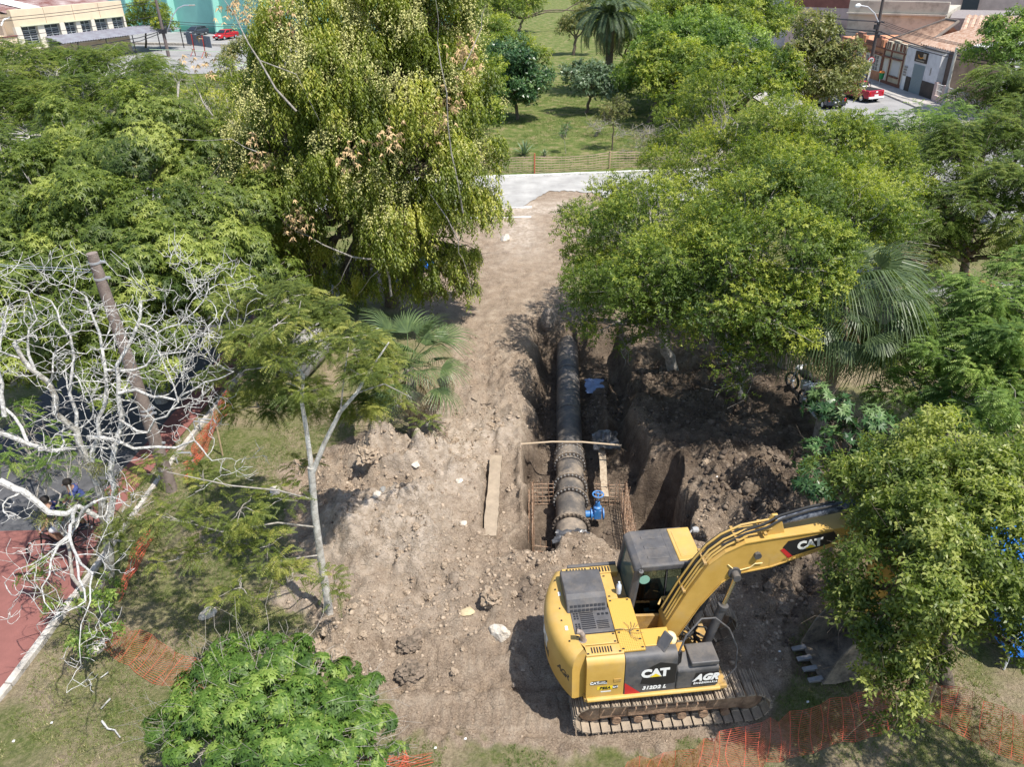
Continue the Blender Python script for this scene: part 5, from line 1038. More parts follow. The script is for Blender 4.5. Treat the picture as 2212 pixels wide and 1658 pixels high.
    cover(-1.74, -1.00, -.88, -.63, 2.035, YEL, 'top_cover'); cover(-1.62, -.93, -1.12, -.90, 2.035, YEL, 'vented_cover'); cover(-.98, -.76, .18, .88, 2.035, YEL, 'top_cover')
    bp_ = mat('tread_plate', (.53, .325, .065), .5, spec=.5)
    nn = bp_.node_tree.nodes; ll = bp_.node_tree.links; tcx = nn.new('ShaderNodeTexCoord'); vo = nn.new('ShaderNodeTexVoronoi'); vo.inputs['Scale'].default_value = 26; vo.inputs['Randomness'].default_value = 0
    ll.new(tcx.outputs['Object'], vo.inputs['Vector']); rr2 = nn.new('ShaderNodeValToRGB'); rr2.color_ramp.elements[0].position = .12; rr2.color_ramp.elements[0].color = (1, 1, 1, 1); rr2.color_ramp.elements[1].position = .2; rr2.color_ramp.elements[1].color = (0, 0, 0, 1)
    ll.new(vo.outputs['Distance'], rr2.inputs[0]); bb = nn.new('ShaderNodeBump'); bb.inputs['Strength'].default_value = .9; bb.inputs['Distance'].default_value = .02; ll.new(rr2.outputs[0], bb.inputs['Height']); ll.new(bb.outputs[0], nn['Principled BSDF'].inputs['Normal'])
    cover(-.99, -.53, -.60, .17, 2.045, bp_, 'tread_plate'); cover(-.985, -.53, -1.09, -.615, 2.04, bp_, 'tread_plate'); cover(-.515, -.01, -.98, -.58, 1.99, bp_, 'tread_plate', .4)
    # grille and hood
    mb = MB(); mb.box((-1.37, -.33, 2.03), (.74, .58, .05)); P_(mb, 'grille_panel', BLK, .01)
    mb = MB(); prof = [(-.10, 2.0), (-.10, 2.06), (.05, 2.24), (.16, 2.28), (.78, 2.26), (.86, 2.22), (.88, 2.0)]
    mb.prism(prof, -1.80, -1.02, plane='yz', sc1=.96); P_(mb, 'air_hood', BLK, .03, seg=3)
    mb = MB()
    for i in range(9):
        for j in range(2): mb.box((-1.71+i*.077, -.085+j*.05, 2.085+j*.06), (.055, .012, .042), M=Matrix.Rotation(R(-40), 3, 'X'))
    for j in range(9): mb.box((-1.45, -.13-j*.048, 2.057), (.26, .022, .008))
    for j in range(5): mb.box((-1.18, -.36-j*.042, 2.057), (.22, .018, .008))
    for j in range(3):
        for i in range(2): mb.box((-1.68+i*.055, -.14-j*.06, 2.057), (.035, .035, .008)); mb.box((-1.68+i*.055, -.40-j*.05, 2.057), (.035, .035, .008))
    for i in range(3): mb.box((-1.22+i*.08, -.19, 2.057), (.05, .05, .008))
    for i in range(8): mb.box((-1.50+i*.05, -1.01, 2.037), (.024, .13, .008))
    for i in range(6): mb.box((-1.55+i*.06, 1.0, 2.037), (.028, .14, .008))
    for i in range(7): mb.box((-1.14+i*.06, 1.0, 2.037), (.028, .14, .008))
    for u, v, z in ((-1.7, -.67, 2.037), (-1.04, -.85, 2.037), (-1.04, -.67, 2.037), (-.93, .12, 2.047), (-.6, .12, 2.047), (-.93, -.66, 2.042), (-.58, -.66, 2.042), (-.93, -1.04, 2.042), (-.58, -1.04, 2.042), (-.92, .25, 2.037), (-.92, .8, 2.037), (-1.58, -1.08, 2.037), (-1.0, -1.08, 2.037), (-.58, -.85, 2.042)): mb.box((u, v, z), (.045, .03, .008))
    for u, v in ((-1.93, .55), (-1.93, -.25), (-1.92, .05), (-1.86, -.75), (-1.9, .8)): mb.box((u, v, 2.042), (.03, .03, .008))
    tag(P_(mb, 'vent_slots', BLK2), kind='stuff')
    mb = MB(); mb.tube([(-1.62, -.76, 2.0), (-1.62, -.76, 2.16), (-1.66, -.755, 2.24), (-1.74, -.745, 2.27)], .05, 12); mb.lathe([(.075, 2.035), (.075, 2.045)], Matrix.Translation((-1.62, -.76, 0)), 16); P_(mb, 'exhaust_pipe', mat('rusty_exhaust', (.16, .12, .10), .7, col2=(.33, .28, .24), scale=20), smooth=True)
    # small twigs lying on the plates
    mb = MB(); rnd = random.Random(4)
    for i in range(9):
        a_ = rnd.uniform(0, 6.28); mb.tube([(-.74, -.68, 2.06), (-.74+.12*math.cos(a_), -.68+.12*math.sin(a_), 2.075), (-.74+.26*math.cos(a_+.3), -.68+.24*math.sin(a_+.3), 2.06)], .004, 4)
    o = mb.obj('twig', bark('brown')); o.matrix_world = t.matrix_basis; tag(o, 'dry twigs lying on the excavator tread plate', 'twig')
    # tool box
    mb = MB(); mb.prism([(-1.23, 1.04), (-1.23, 1.52), (-1.17, 1.58), (-.86, 1.66), (-.86, 1.04)], .05, .84, plane='yz'); P_(mb, 'tool_box', BLK, .03, seg=3)
    mb = MB(); mb.box((.56, -1.0, 1.655), (.52, .46, .10)); P_(mb, 'tool_box_lid', BLK, .02)
    mb = MB(); mb.box((.14, -.78, 1.50), (.34, .30, .3)); P_(mb, 'tank', BLK, .02)
    mb = MB(); mb.box((.12, -.82, 1.68), (.3, .2, .05)); P_(mb, 'step_grate', YELD, .01)
    mb = MB(); mb.lathe([(.13, 1.62), (.135, 1.72), (.11, 1.79), (.06, 1.83), (.01, 1.84)], Matrix.Translation((.02, -.72, .12)), 20); P_(mb, 'filler_cap', mat('cream_plastic', (.75, .62, .38), .5), smooth=True)
    # cab ------------------------------------------------------
    u0, u1, v0, v1 = -.62, .86, .13, 1.17; zt = 2.83
    mb = MB(); mb.box(((u0+u1)/2, (v0+v1)/2, 1.25), (u1-u0+.1, v1-v0, .5)); P_(mb, 'cab_base', BLK, .03)
    mb = MB()
    def post(a, b_, w_=.075): mb.tube([a, b_], [w_, w_*.85], 6)
    rr0 = -.42  # roof starts here, rear window slopes
    for v in (v0+.05, v1-.05):
        post((u0+.06, v, 1.45), (rr0+.02, v, zt-.08), .085); post((u1, v, 1.45), (u1-.12, v, zt-.08), .05)
    post((-.3+.45, v0+.05, 1.45), (-.3+.45, v0+.05, zt-.08), .03); mb.box((.1, v0+.04, 1.5), (1.45, .05, .12)); P_(mb, 'cab_frame', BLK)
    g_ = MB(); g_.add([(u0+.03, v0+.08, 1.5), (u0+.03, v1-.08, 1.5), (rr0, v1-.08, zt-.1), (rr0, v0+.08, zt-.1)], [(0, 1, 2, 3)]); P_(g_, 'rear_window', GLS2)
    g_ = MB(); g_.add([(u0+.14, v0+.03, 1.56), (u1-.04, v0+.03, 1.56), (u1-.14, v0+.03, zt-.1), (rr0+.08, v0+.03, zt-.1)], [(0, 1, 2, 3)])
    glm = bpy.data.materials.new('side_glass'); glm.use_nodes = True; nn = glm.node_tree.nodes; ll = glm.node_tree.links; tb = nn.new('ShaderNodeBsdfTransparent'); tb.inputs[0].default_value = (.42, .50, .44, 1); gb_ = nn.new('ShaderNodeBsdfGlossy'); gb_.inputs['Roughness'].default_value = .03; fr = nn.new('ShaderNodeFresnel'); mx = nn.new('ShaderNodeMixShader'); ll.new(fr.outputs[0], mx.inputs[0]); ll.new(tb.outputs[0], mx.inputs[1]); ll.new(gb_.outputs[0], mx.inputs[2]); ll.new(mx.outputs[0], nn['Material Output'].inputs[0])
    P_(g_, 'side_window', glm)
    for vv in (v1-.03,):
        g_ = MB(); g_.add([(u0+.14, vv, 1.5), (u1-.04, vv, 1.5), (u1-.14, vv, zt-.1), (rr0+.08, vv, zt-.1)], [(0, 1, 2, 3)]); P_(g_, 'side_window', glm)
    g_ = MB(); g_.add([(u1+.02, v0+.08, 1.3), (u1+.02, v1-.08, 1.3), (u1-.1, v1-.08, zt-.1), (u1-.1, v0+.08, zt-.1)], [(0, 1, 2, 3)]); P_(g_, 'windscreen', glm)
    mb = MB(); mb.box((.0, .62, 1.62), (.46, .48, .16)); mb.box((-.24, .62, 1.98), (.14, .46, .62)); mb.box((-.26, .62, 2.36), (.1, .26, .16)); P_(mb, 'seat', BLK2, .04, seg=3)
    mb = MB(); mb.box((.1, .28, 1.62), (.4, .14, .2)); mb.box((.62, .6, 1.5), (.12, .5, .12)); P_(mb, 'console', BLK, .02)
    mb = MB(); mb.box((.25, .22, 1.58), (.16, .10, .12)); mb.box((-.1, .22, 1.57), (.22, .1, .08)); P_(mb, 'papers', mat('pale_blue_cloth', (.35, .55, .68), .7))
    mb = MB(); mb.lathe([(.105, 0), (.105, .006)], Matrix.Translation((-.28, v0+.012, 2.50)) @ Matrix.Rotation(R(90), 4, 'X'), 22); P_(mb, 'round_sticker', mat('green_sticker', (.22, .42, .34), .5))
    mb = MB(); prof = [(rr0-.08, zt-.14), (rr0-.05, zt-.04), (rr0+.06, zt+.015), (u1-.2, zt+.02), (u1-.06, zt-.03), (u1-.04, zt-.14)]
    mb.prism(prof, v0, v1); P_(mb, 'cab_roof', BLK, .045, seg=3)
    mb = MB()
    for k in range(3): mb.box((.02, .36+k*.28, zt+.018), (.42, .09, .022))
    mb.box((.31, .65, zt+.012), (.14, .94, .02)); P_(mb, 'roof_rib', BLK, .012)
    mb = MB(); mb.box((.60, .65, zt+.02), (.44, .92, .045), ); P_(mb, 'roof_hatch', YEL, .05, seg=4)
    mb = MB(); mb.box((.60, .65, zt+.045), (.32, .72, .012)); P_(mb, 'roof_hatch_rib', YEL, .01)
    mb = MB(); mb.tube([(-.38, .1, 2.70), (-.38, .06, 2.80)], .045, 10); mb.tube([(-.38, .06, 2.80), (-.40, .05, 2.98)], .007, 5); P_(mb, 'aerial', BLK)
    mb = MB(); mb.lathe([(.06, 0), (.07, .08), (.05, .12)], Matrix.Translation((.92, 1.1, 2.78)) @ Matrix.Rotation(R(90), 4, 'Y'), 12); mb.tube([(.8, 1.05, 2.7), (.95, 1.1, 2.82)], .02, 6); P_(mb, 'work_lamp', mat('lamp_grey', (.35, .35, .35), .4))
    mb = MB(); mb.tube([(-.02, -.02, 1.98), (.08, .10, 2.04), (.3, .10, 2.04), (.48, .04, 2.02)], .02, 8); mb.tube([(.08, .1, 2.04), (.16, .0, 1.96), (.26, -.03, 1.9)], .018, 8); P_(mb, 'grab_rail', YEL, smooth=True)
    mb = MB(); mb.prism([(-.5, 1.0), (.35, 1.0), (.35, 1.45), (.1, 1.7), (-.5, 1.75)], -.04, .02); P_(mb, 'boom_bracket', YELD, .01); mb = MB(); mb.prism([(-.2, 1.0), (.35, 1.0), (.3, 1.5), (.1, 1.62), (-.2, 1.2)], -.50, -.44); P_(mb, 'boom_bracket', YELD, .01)
    # boom -----------------------------------------------------
    low_ = [(.22, 1.30), (.36, 1.62), (.66, 2.25), (1.0, 2.78), (1.25, 2.98), (1.9, 3.08), (3.0, 3.47), (4.05, 3.80)]
    upp_ = [(4.15, 3.98), (3.0, 3.86), (1.85, 3.76), (1.35, 3.70), (1.0, 3.52), (.72, 3.26), (.36, 2.55), (.02, 1.75), (.0, 1.42)]
    bv0, bv1 = -.38, .02
    mb = MB(); mb.prism(low_+upp_, bv0, bv1); P_(mb, 'boom', YEL, .018)
    for pts in ([(.02, 1.75), (.36, 2.55), (.72, 3.26), (1.0, 3.52), (1.35, 3.70), (1.85, 3.76), (3.0, 3.86), (4.1, 3.98)], [(.22, 1.32), (.66, 2.25), (1.0, 2.78), (1.25, 2.98), (1.9, 3.08), (3.0, 3.47), (4.05, 3.80)]):
        mb = MB(); q = len(pts); mb.add([(u, v, z+dz) for dz in (-.012, .012) for v in (bv0-.02, bv1+.02) for u, z in pts], [(i, i+1, q+i+1, q+i) for i in range(q-1)]+[(2*q+i, 3*q+i, 3*q+i+1, 2*q+i+1) for i in range(q-1)]+[(i, 2*q+i, 2*q+i+1, i+1) for i in range(q-1)]+[(q+i, q+i+1, 3*q+i+1, 3*q+i) for i in range(q-1)]); P_(mb, 'boom_flange', YEL)
    # black badge on the boom
    vf = bv0-.004
    mb = MB(); mb.add([(2.06, vf, 3.52), (2.14, vf, 3.66), (2.96, vf, 3.80), (3.1, vf, 3.60), (2.9, vf, 3.50), (2.24, vf, 3.28)], [(0, 1, 2, 3, 4, 5)]); mb.add([(x, vf+.003, z) for x, z in ((2.06, 3.5), (2.5, 3.6), (2.2, 3.4))], [(0, 1, 2)]); P_(mb, 'badge', BLK2)
    mb = MB(); mb.add([(2.02, vf-.002, 3.46), (2.08, vf-.002, 3.5), (2.28, vf-.002, 3.29), (2.20, vf-.002, 3.25)], [(0, 1, 2, 3)]); P_(mb, 'badge_stripe', REDD)
    def yellow_tri(M, s_, par): mb = MB(); mb.add([(0, 0, 0), (s_, 0, 0), (s_/2, s_*.4, 0)], [(0, 1, 2)]); o = mb.obj('logo_triangle', YLD, par); o.matrix_local = M
    Mt = Matrix.Translation((2.56, vf-.004, 3.545)) @ Matrix.Rotation(R(-9), 4, 'Y') @ NEARSIDE; txt('CAT', .245, Mt, WHT, A_, .013, space=.92); yellow_tri(Mt @ Matrix.Translation((-.09, -.085, .004)), .2, A_)
    # hydraulic cylinders
    def cyl(nm, a, b_, r_, f, m=BLK, rodm=CHR):
        a, b_ = Vector(a), Vector(b_); c_ = a.lerp(b_, f); mb = MB(); mb.tube([a, c_], r_, 14); mb.tube([c_-(c_-a).normalized()*.06, c_+(c_-a).normalized()*.02], r_*1.18, 14); o = P_(mb, nm, m, smooth=True); mb = MB(); mb.tube([c_, b_], r_*.5, 12); q = mb.obj('piston_rod', rodm, o, smooth=True); return o
    cyl('boom_cylinder', (.74, -.50, .95), (1.22, -.50, 3.02), .085, .66); cyl('boom_cylinder', (.74, .14, .95), (1.22, .14, 3.02), .085, .66)
    mb = MB(); mb.tube([(1.22, -.56, 3.02), (1.22, .2, 3.02)], .075, 14); mb.tube([(1.60, -.44, 3.40), (1.60, -.38, 3.40)], .07, 8); mb.tube([(1.22, -.42, 3.02), (1.22, -.36, 3.02)], .12, 16); P_(mb, 'pivot_pin', BLK, smooth=True)
    cyl('stick_cylinder', (1.95, -.18, 3.98), (4.42, -.18, 4.42), .095, .62, mat('scuffed_black_blue', (.02, .025, .04), .4, col2=(.20, .22, .26), scale=16))
    mb = MB(); mb.prism([(1.7, 3.7), (2.1, 3.76), (2.0, 4.06), (1.9, 4.06)], -.30, -.24); mb.prism([(1.7, 3.7), (2.1, 3.76), (2.0, 4.06), (1.9, 4.06)], -.12, -.06); P_(mb, 'cylinder_bracket', YEL, .01)
    # hoses along the boom top
    top = [(.06, 1.9), (.30, 2.5), (.58, 3.08), (.78, 3.4), (1.02, 3.62), (1.38, 3.80), (1.85, 3.87), (2.4, 3.95)]
    for j, (v, ex, m_) in enumerate(((-.34, 0, YEL), (-.29, .02, YEL), (-.23, .05, YEL), (-.15, .03, RBR), (-.05, .02, YEL), (-.10, .06, YEL), (-.01, 0, RBR))):
        mb = MB(); mb.tube([(u-ex*.5, v, z+.02+ex) for u, z in top[:6+j % 3]], .019, 8); P_(mb, 'hose' if m_ is RBR else 'oil_line', m_, smooth=True)
    for u, z in ((.33, 2.62), (.66, 3.27), (1.2, 3.75), (1.7, 3.85)):
        mb = MB(); mb.box((u, -.18, z), (.06, .40, .05)); P_(mb, 'hose_clamp', YELD, .008)
    for j in range(2):
        mb = MB(); mb.tube([(.95, -.30+j*.08, 3.62), (1.35, -.32+j*.08, 3.86), (1.7, -.34+j*.1, 3.98), (2.0, -.30+j*.1, 4.12), (2.5, -.26+j*.1, 4.22), (3.0, -.26+j*.1, 4.30)], .022, 8); P_(mb, 'hose', RBR, smooth=True)
    mb = MB(); mb.tube([(1.08, -.385, 3.22), (1.2, -.40, 3.1), (1.34, -.40, 3.08), (1.5, -.40, 3.12), (1.58, -.4, 3.2), (1.72, -.4, 3.2)], .010, 6); P_(mb, 'oil_line', mat('pale_line', (.75, .6, .3), .5))
    mb = MB(); rnd = random.Random(6)
    for k in range(9):
        u = rnd.uniform(.15, .7); mb.tube([(u, rnd.uniform(-.4, .0), 1.35), (u+rnd.uniform(.05, .25), rnd.uniform(-.5, .0), 1.45), (u+rnd.uniform(.2, .5), rnd.uniform(-.5, .0), 1.25), (u+rnd.uniform(.3, .5), rnd.uniform(-.5, .0), 1.05)], .02, 6)
    P_(mb, 'hose', RBR, smooth=True)
    # stick and bucket ------------------------------------------
    st = [(4.70, 4.48), (4.55, 4.66), (4.40, 4.55), (4.05, 4.15), (3.92, 3.8), (3.98, 3.4), (4.06, 2.0), (4.02, 1.42), (4.2, 1.34), (4.32, 1.5), (4.46, 2.3), (4.55, 3.6)]
    mb = MB(); mb.prism(st, -.32, -.04); P_(mb, 'stick', YEL, .015); mb = MB(); mb.tube([(4.13, -.42, 3.9), (4.13, .06, 3.9)], .09, 14); mb.tube([(4.14, -.42, 1.48), (4.14, .06, 1.48)], .08, 14); P_(mb, 'pivot_pin', BLK, smooth=True)
    cyl('bucket_cylinder', (4.72, -.18, 3.8), (4.62, -.18, 1.95), .07, .6)
    mb = MB(); mb.prism([(4.55, 2.05), (4.72, 2.0), (4.66, 1.0), (4.5, 1.0)], -.36, -.30); mb.prism([(4.55, 2.05), (4.72, 2.0), (4.66, 1.0), (4.5, 1.0)], -.06, 0.); mb.prism([(4.1, 1.8), (4.2, 1.9), (4.7, 2.05), (4.66, 1.95)], -.40, -.36); P_(mb, 'bucket_link', BLK, .01)
    # bucket: open towards the machine, teeth on the ground
    bk_ = [(3.30, .05), (3.55, .02), (3.95, .10), (4.30, .30), (4.50, .62), (4.52, .95), (4.36, 1.22), (4.12, 1.38)]
    rim = [(3.30, .05), (3.42, .75), (3.78, 1.30), (4.12, 1.38)]
    mb = MB(); q = len(bk_); w0, w1 = -.68, .36
    for dsc in (0,):
        mb.add([(u, v, z) for v in (w0, w1) for u, z in bk_], [(i, i+1, q+i+1, q+i) for i in range(q-1)])
    bs = mb.obj('bucket', mat('worn_bucket', (.10, .085, .07), .65, col2=(.33, .27, .2), scale=5, bump=.3), A_); sd_ = bs.modifiers.new('s', 'SOLIDIFY'); sd_.thickness = .03
    for v in (w0, w1):
        mb = MB(); mb.prism(bk_+[(3.80, 1.22), (3.50, .72)], v-.015, v+.015); mb.obj('side_plate', bs.data.materials[0], bs)
    tm_ = mat('worn_tooth', (.27, .26, .25), .4, metal=.3, var=.2)
    for k in range(4):
        v = w0+.12+k*(w1-w0-.24)/3; mb = MB(); mb.prism([(3.36, .01), (3.36, .10), (3.06, .05), (3.06, .02)], v-.055, v+.055); mb.obj('tooth', tm_, bs, bevel=.01)
    for s_ in (-.34, .02):
        mb = MB(); mb.prism([(4.0, 1.3), (4.12, 1.56), (4.24, 1.5), (4.66, 1.12), (4.5, .85), (4.3, 1.2)], s_-.02, s_+.02); mb.obj('bucket_ear', bs.data.materials[0], bs)
    # mirrors, hand rails
    mb = MB(); mb.box((-.17, -1.0, 2.08), (.05, .22, .34), M=Matrix.Rotation(R(30), 3, 'Z') @ Matrix.Rotation(R(38), 3, 'Y')); P_(mb, 'mirror', BLK, .03, seg=3)
    mb = MB(); mb.tube([(-.12, -1.02, 2.0), (.0, -1.08, 1.9), (.07, -1.1, 1.62)], .022, 8); mb.tube([(.07, -1.1, 1.6), (.10, -1.1, 1.95), (.22, -1.0, 2.18), (.52, -.86, 2.42), (.78, -.85, 2.40), (1.05, -.9, 2.15), (1.22, -1.0, 1.75), (1.22, -1.08, 1.3), (1.05, -1.1, 1.05)], .018, 8); P_(mb, 'hand_rail', BLK, smooth=True)
    mb = MB(); mb.tube([(.07, -1.14, 1.62), (.07, -1.14, 1.92)], .028, 6); mb.tube([(.12, -1.1, 1.62), (.12, -1.1, 1.90)], .028, 6); P_(mb, 'mirror_clamp', BLK2)
    # decals on the near side ------------------------------------
    vs_ = -1.218
    def dec(poly, m, nm, v=vs_): mb = MB(); mb.add([(u, v, z) for u, z in poly], [tuple(range(len(poly)))]); P_(mb, nm, m)
    dec([(-.62, 1.28), (-.55, 1.64), (-.28, 1.80), (.03, 1.72), (.03, 1.22), (-.3, 1.18)], BLK2, 'decal')
    dec([(-.91, 1.28), (-.66, 1.03), (-.90, 1.03), (-.90, 1.12)], REDD, 'decal_stripe', vs_-.001); dec([(-.91, 1.34), (-.91, 1.24), (-.72, 1.03), (-.60, 1.03)], REDD, 'decal_stripe', vs_-.002)
    Mt = Matrix.Translation((-.36, vs_-.006, 1.53)) @ NEARSIDE; txt('CAT', .27, Mt, WHT, A_, .015, space=.92); yellow_tri(Mt @ Matrix.Translation((-.10, -.09, .004)), .22, A_)
    txt('312D2 L', .115, Matrix.Translation((-.36, vs_-.006, 1.15)) @ NEARSIDE, WHT, A_, .006, .25, space=1.1)
    M2 = Matrix.Translation((.60, -1.236, 1.30)) @ NEARSIDE; txt('AGR', .22, M2, WHT, A_, .013, .35, space=1.05); txt('ENGENHARIA', .062, Matrix.Translation((.60, -1.236, 1.16)) @ NEARSIDE, WHT, A_, .002, .25, space=1.25)
    dec([(.34, 1.10), (.84, 1.10), (.84, 1.44), (.40, 1.44)], BLK2, 'decal', -1.233)
    dec([(-1.53, 1.36), (-1.24, 1.36), (-1.24, 1.46), (-1.53, 1.46)], BLK2, 'decal'); txt('CAT', .085, Matrix.Translation((-1.47, vs_-.005, 1.41)) @ NEARSIDE, WHT, A_, .003); txt('Usado\nCertificado', .036, Matrix.Translation((-1.32, vs_-.005, 1.412)) @ NEARSIDE, WHT, A_, 0)
    dec([(-1.42, 1.22), (-1.13, 1.22), (-1.13, 1.31), (-1.42, 1.31)], YLD, 'decal'); dec([(-1.13, 1.22), (-1.04, 1.22), (-1.04, 1.31), (-1.13, 1.31)], BLK2, 'decal'); txt('PESA', .08, Matrix.Translation((-1.275, vs_-.005, 1.265)) @ NEARSIDE, BLK2, A_, .004, .2, space=1.2); txt('CAT', .05, Matrix.Translation((-1.085, vs_-.005, 1.265)) @ NEARSIDE, WHT, A_, .002)
    dec([(-1.35, 1.15), (-1.16, 1.15), (-1.16, 1.18), (-1.35, 1.18)], WHT, 'decal')
    mb = MB(); mb.box((-1.05, -1.22, 1.44), (.14, .012, .08)); P_(mb, 'door_latch', YELD, .005)
    # lettering on the counterweight curve
    def cwM(v, z, r_=2.205): a_ = math.asin(v/r_); return Matrix.Translation((-math.cos(a_)*r_, v, z)) @ Matrix.Rotation(math.pi-a_ , 4, 'Z') @ Matrix.Rotation(R(90), 4, 'Z') @ Matrix.Rotation(R(90), 4, 'X')
    for ch, v in (('A', -.80), ('G', -.92), ('R', -1.03)): txt(ch, .20, cwM(v, 1.45), BLK2, A_, .008, .3)
    for k, (ch, v) in enumerate((('C', .30), ('A', .06), ('T', -.17))): txt(ch, .40, cwM(v, 1.45, 2.212), WHT, A_, .02)
    mb = MB(); n2 = 10; pv = [-.32+.82*i/n2 for i in range(n2+1)]; mb.add([(-math.sqrt(2.204**2-v*v), v, z) for z in (1.15, 1.72) for v in pv], [(i, i+1, n2+2+i, n2+1+i) for i in range(n2)]); P_(mb, 'decal', BLK2)
    for (v, w_, m_) in ((.42, .10, WHT), (-.45, .1, WHT)):
        mb = MB(); mb.box((-1.87, v, 2.045), (.05, w_, .004)); P_(mb, 'sticker', m_)
    # bottle on the deck near the cab
    mb = MB(); mb.lathe([(.05, 0), (.055, .12), (.05, .2), (.02, .25), (.02, .28)], Matrix.Translation((0, 0, 0)), 12); o = mb.obj('water_bottle', mat('clear_plastic', (.55, .6, .68), .2, spec=.8), smooth=True)
    o.matrix_world = t.matrix_basis @ Matrix.Translation((-.72, .32, 2.04)); tag(o, 'plastic bottle standing on the excavator deck behind the cab', 'bottle')
    return t
excavator()
# ================================================================ ORANGE SAFETY NETS
netm = mat('orange_net', (.46, .085, .045), .6, var=.2, scale=10); netm2 = mat('faded_net', (.50, .36, .28), .7)
stk = mat('stake_wood', (.40, .30, .18), .85, var=.2); 
def net(name, label, base, tops, hgt, ns, dv, m, seed=1, sw=.012, sag=.05, fold=0., posts=(), pm=None, group=None, wob=.05):
    """plastic mesh strung between stakes. base: ground points; tops: horizontal lean of the upper edge per point"""
    r_ = random.Random(seed); b0 = Vector((*base[0], gz(*base[0]))); t = thing(name, label, 'safety net', b0, group=group)
    Bp, Tp = [], []
    for i in range(len(base)-1):
        a, b_ = base[i], base[i+1]; L = math.dist(a, b_); k = max(2, int(L/.22))
        for j in range(k+(i == len(base)-2)):
            q = j/k; x, y = a[0]+(b_[0]-a[0])*q, a[1]+(b_[1]-a[1])*q; tx = tops[i][0]+(tops[i+1][0]-tops[i][0])*q; ty = tops[i][1]+(tops[i+1][1]-tops[i][1])*q; th = tops[i][2]+(tops[i+1][2]-tops[i][2])*q
            g = gz(x, y)
            Bp.append(Vector((x+r_.gauss(0, wob*.4), y+r_.gauss(0, wob*.4), g+.02+abs(r_.gauss(0, .02))))); Tp.append(Vector((x+tx+r_.gauss(0, wob*.5), y+ty+r_.gauss(0, wob*.5), g+th-sag*math.sin(math.pi*((q*1) % 1))+r_.gauss(0, .012))))
    n_ = len(Bp); mb = MB(); bulge = [r_.gauss(0, wob) for _ in range(n_)]
    def pt(i, s):
        p = Bp[i].lerp(Tp[i], s); f = math.sin(s*math.pi)
        return p+Vector((bulge[i]*f+fold*math.sin(s*9+i*.7)*.06, bulge[i]*f*.6+fold*math.cos(s*11+i*1.1)*.06, -.02*f))-b0
    for j in range(ns+1):
        s = j/ns; w_ = sw*(2.2 if j in (0, ns) else 1)/hgt/2; vs = []
        for i in range(n_): vs += [pt(i, max(0, s-w_)), pt(i, min(1, s+w_))]
        mb.add(vs, [(2*i, 2*i+1, 2*i+3, 2*i+2) for i in range(n_-1)])
    for i in range(n_-1):
        k = max(1, int((Bp[i+1]-Bp[i]).length/dv))
        for j in range(k):
            q = j/k; w_ = .005; vs = []
            for s in [a_/6 for a_ in range(7)]:
                a, b_ = pt(i, s), pt(i+1, s); p = a.lerp(b_, q); d = (b_-a).normalized()*w_; vs += [p-d, p+d]
            mb.add(vs, [(2*c, 2*c+1, 2*c+3, 2*c+2) for c in range(6)])
    mb.obj('netting', m, t)
    for (x, y, h_, r0) in posts:
        mb = MB(); mb.tube([Vector((x, y, gz(x, y)-.1))-b0, Vector((x+.02, y+.03, gz(x, y)+h_))-b0], r0, 6); mb.obj('stake', pm or stk, t)
    return t
def xy(px, py): p = at(px, py); return (p.x, p.y)
net('safety_net', 'orange mesh net leaning at the bottom edge right of the excavator track', [xy(1330, 1700), xy(1500, 1672), xy(1660, 1650), xy(1800, 1612), xy(1900, 1588), xy(1992, 1556)], [(.2, .3, .3), (.2, .35, .5), (.1, .5, .7), (0, .5, .75), (-.1, .45, .75), (-.1, .35, .8)], 1.0, 22, .17, netm, 3, sw=.0075, posts=((*xy(1992, 1560), 1.05, .025),), wob=.09)
net('safety_net', 'orange mesh net in the bottom right corner beyond the stake', [xy(1992, 1556), xy(2080, 1590), xy(2160, 1630), xy(2250, 1665)], [(.1, .3, .8), (.12, .4, .8), (.1, .45, .85), (.1, .45, .9)], 1.0, 22, .17, netm, 4, sw=.0075, wob=.09)
net('safety_net', 'orange net bunched into a strip between the shaded pavement and the small lawn', [xy(500, 875), xy(470, 925), xy(440, 980), xy(405, 1050)], [(.05, 0, .7)]*4, .6, 14, .10, netm, 5, sw=.012, fold=1., posts=((*xy(481, 985), 1.0, .028),))
net('safety_net', 'orange net strip partly hidden by feathery twigs beside the bare tree', [xy(330, 1165), xy(300, 1215), xy(262, 1300)], [(.05, 0, .5)]*3, .5, 12, .10, netm, 6, sw=.012, fold=1.)
net('safety_net', 'loose orange net lying open on the grass left of the palmate shrub', [xy(210, 1398), xy(262, 1432), xy(330, 1475), xy(395, 1495), xy(470, 1560)], [(.25, .45, .35), (.3, .5, .4), (.35, .5, .4), (.4, .45, .4), (.3, .4, .3)], .8, 18, .15, netm, 7, sw=.006, wob=.08, posts=((*xy(240, 1345), 1.0, .03),))
net('safety_net', 'crumpled orange net behind the palmate shrub at the bottom edge', [xy(640, 1650), xy(740, 1648), xy(830, 1655), xy(920, 1668)], [(.0, .1, .2)]*4, .5, 12, .12, netm, 8, sw=.008, fold=1., wob=.1)
net('safety_net', 'faded orange striped net fence along the far side of the pale road', [(-7, 50.2), (-2.5, 50.0), (1.75, 49.55), (6.6, 50.35), (12.5, 50.3), (15, 50.4)], [(0, 0, 1.05)]*6, 1.1, 6, 3.0, netm2, 9, sw=.045, sag=.1, posts=((1.75, 49.5, 1.25, .05),), pm=mat('red_post', (.45, .13, .07), .7), wob=.04)
mb = MB(); mb.tube([(0, 0, 0), (.02, 0, 1.15)], .055, 8); o = mb.obj('fence_post', stk); o.location = (6.6, 50.3, -.05); tag(o, 'grey wooden post holding the faded net fence by the road', 'post')
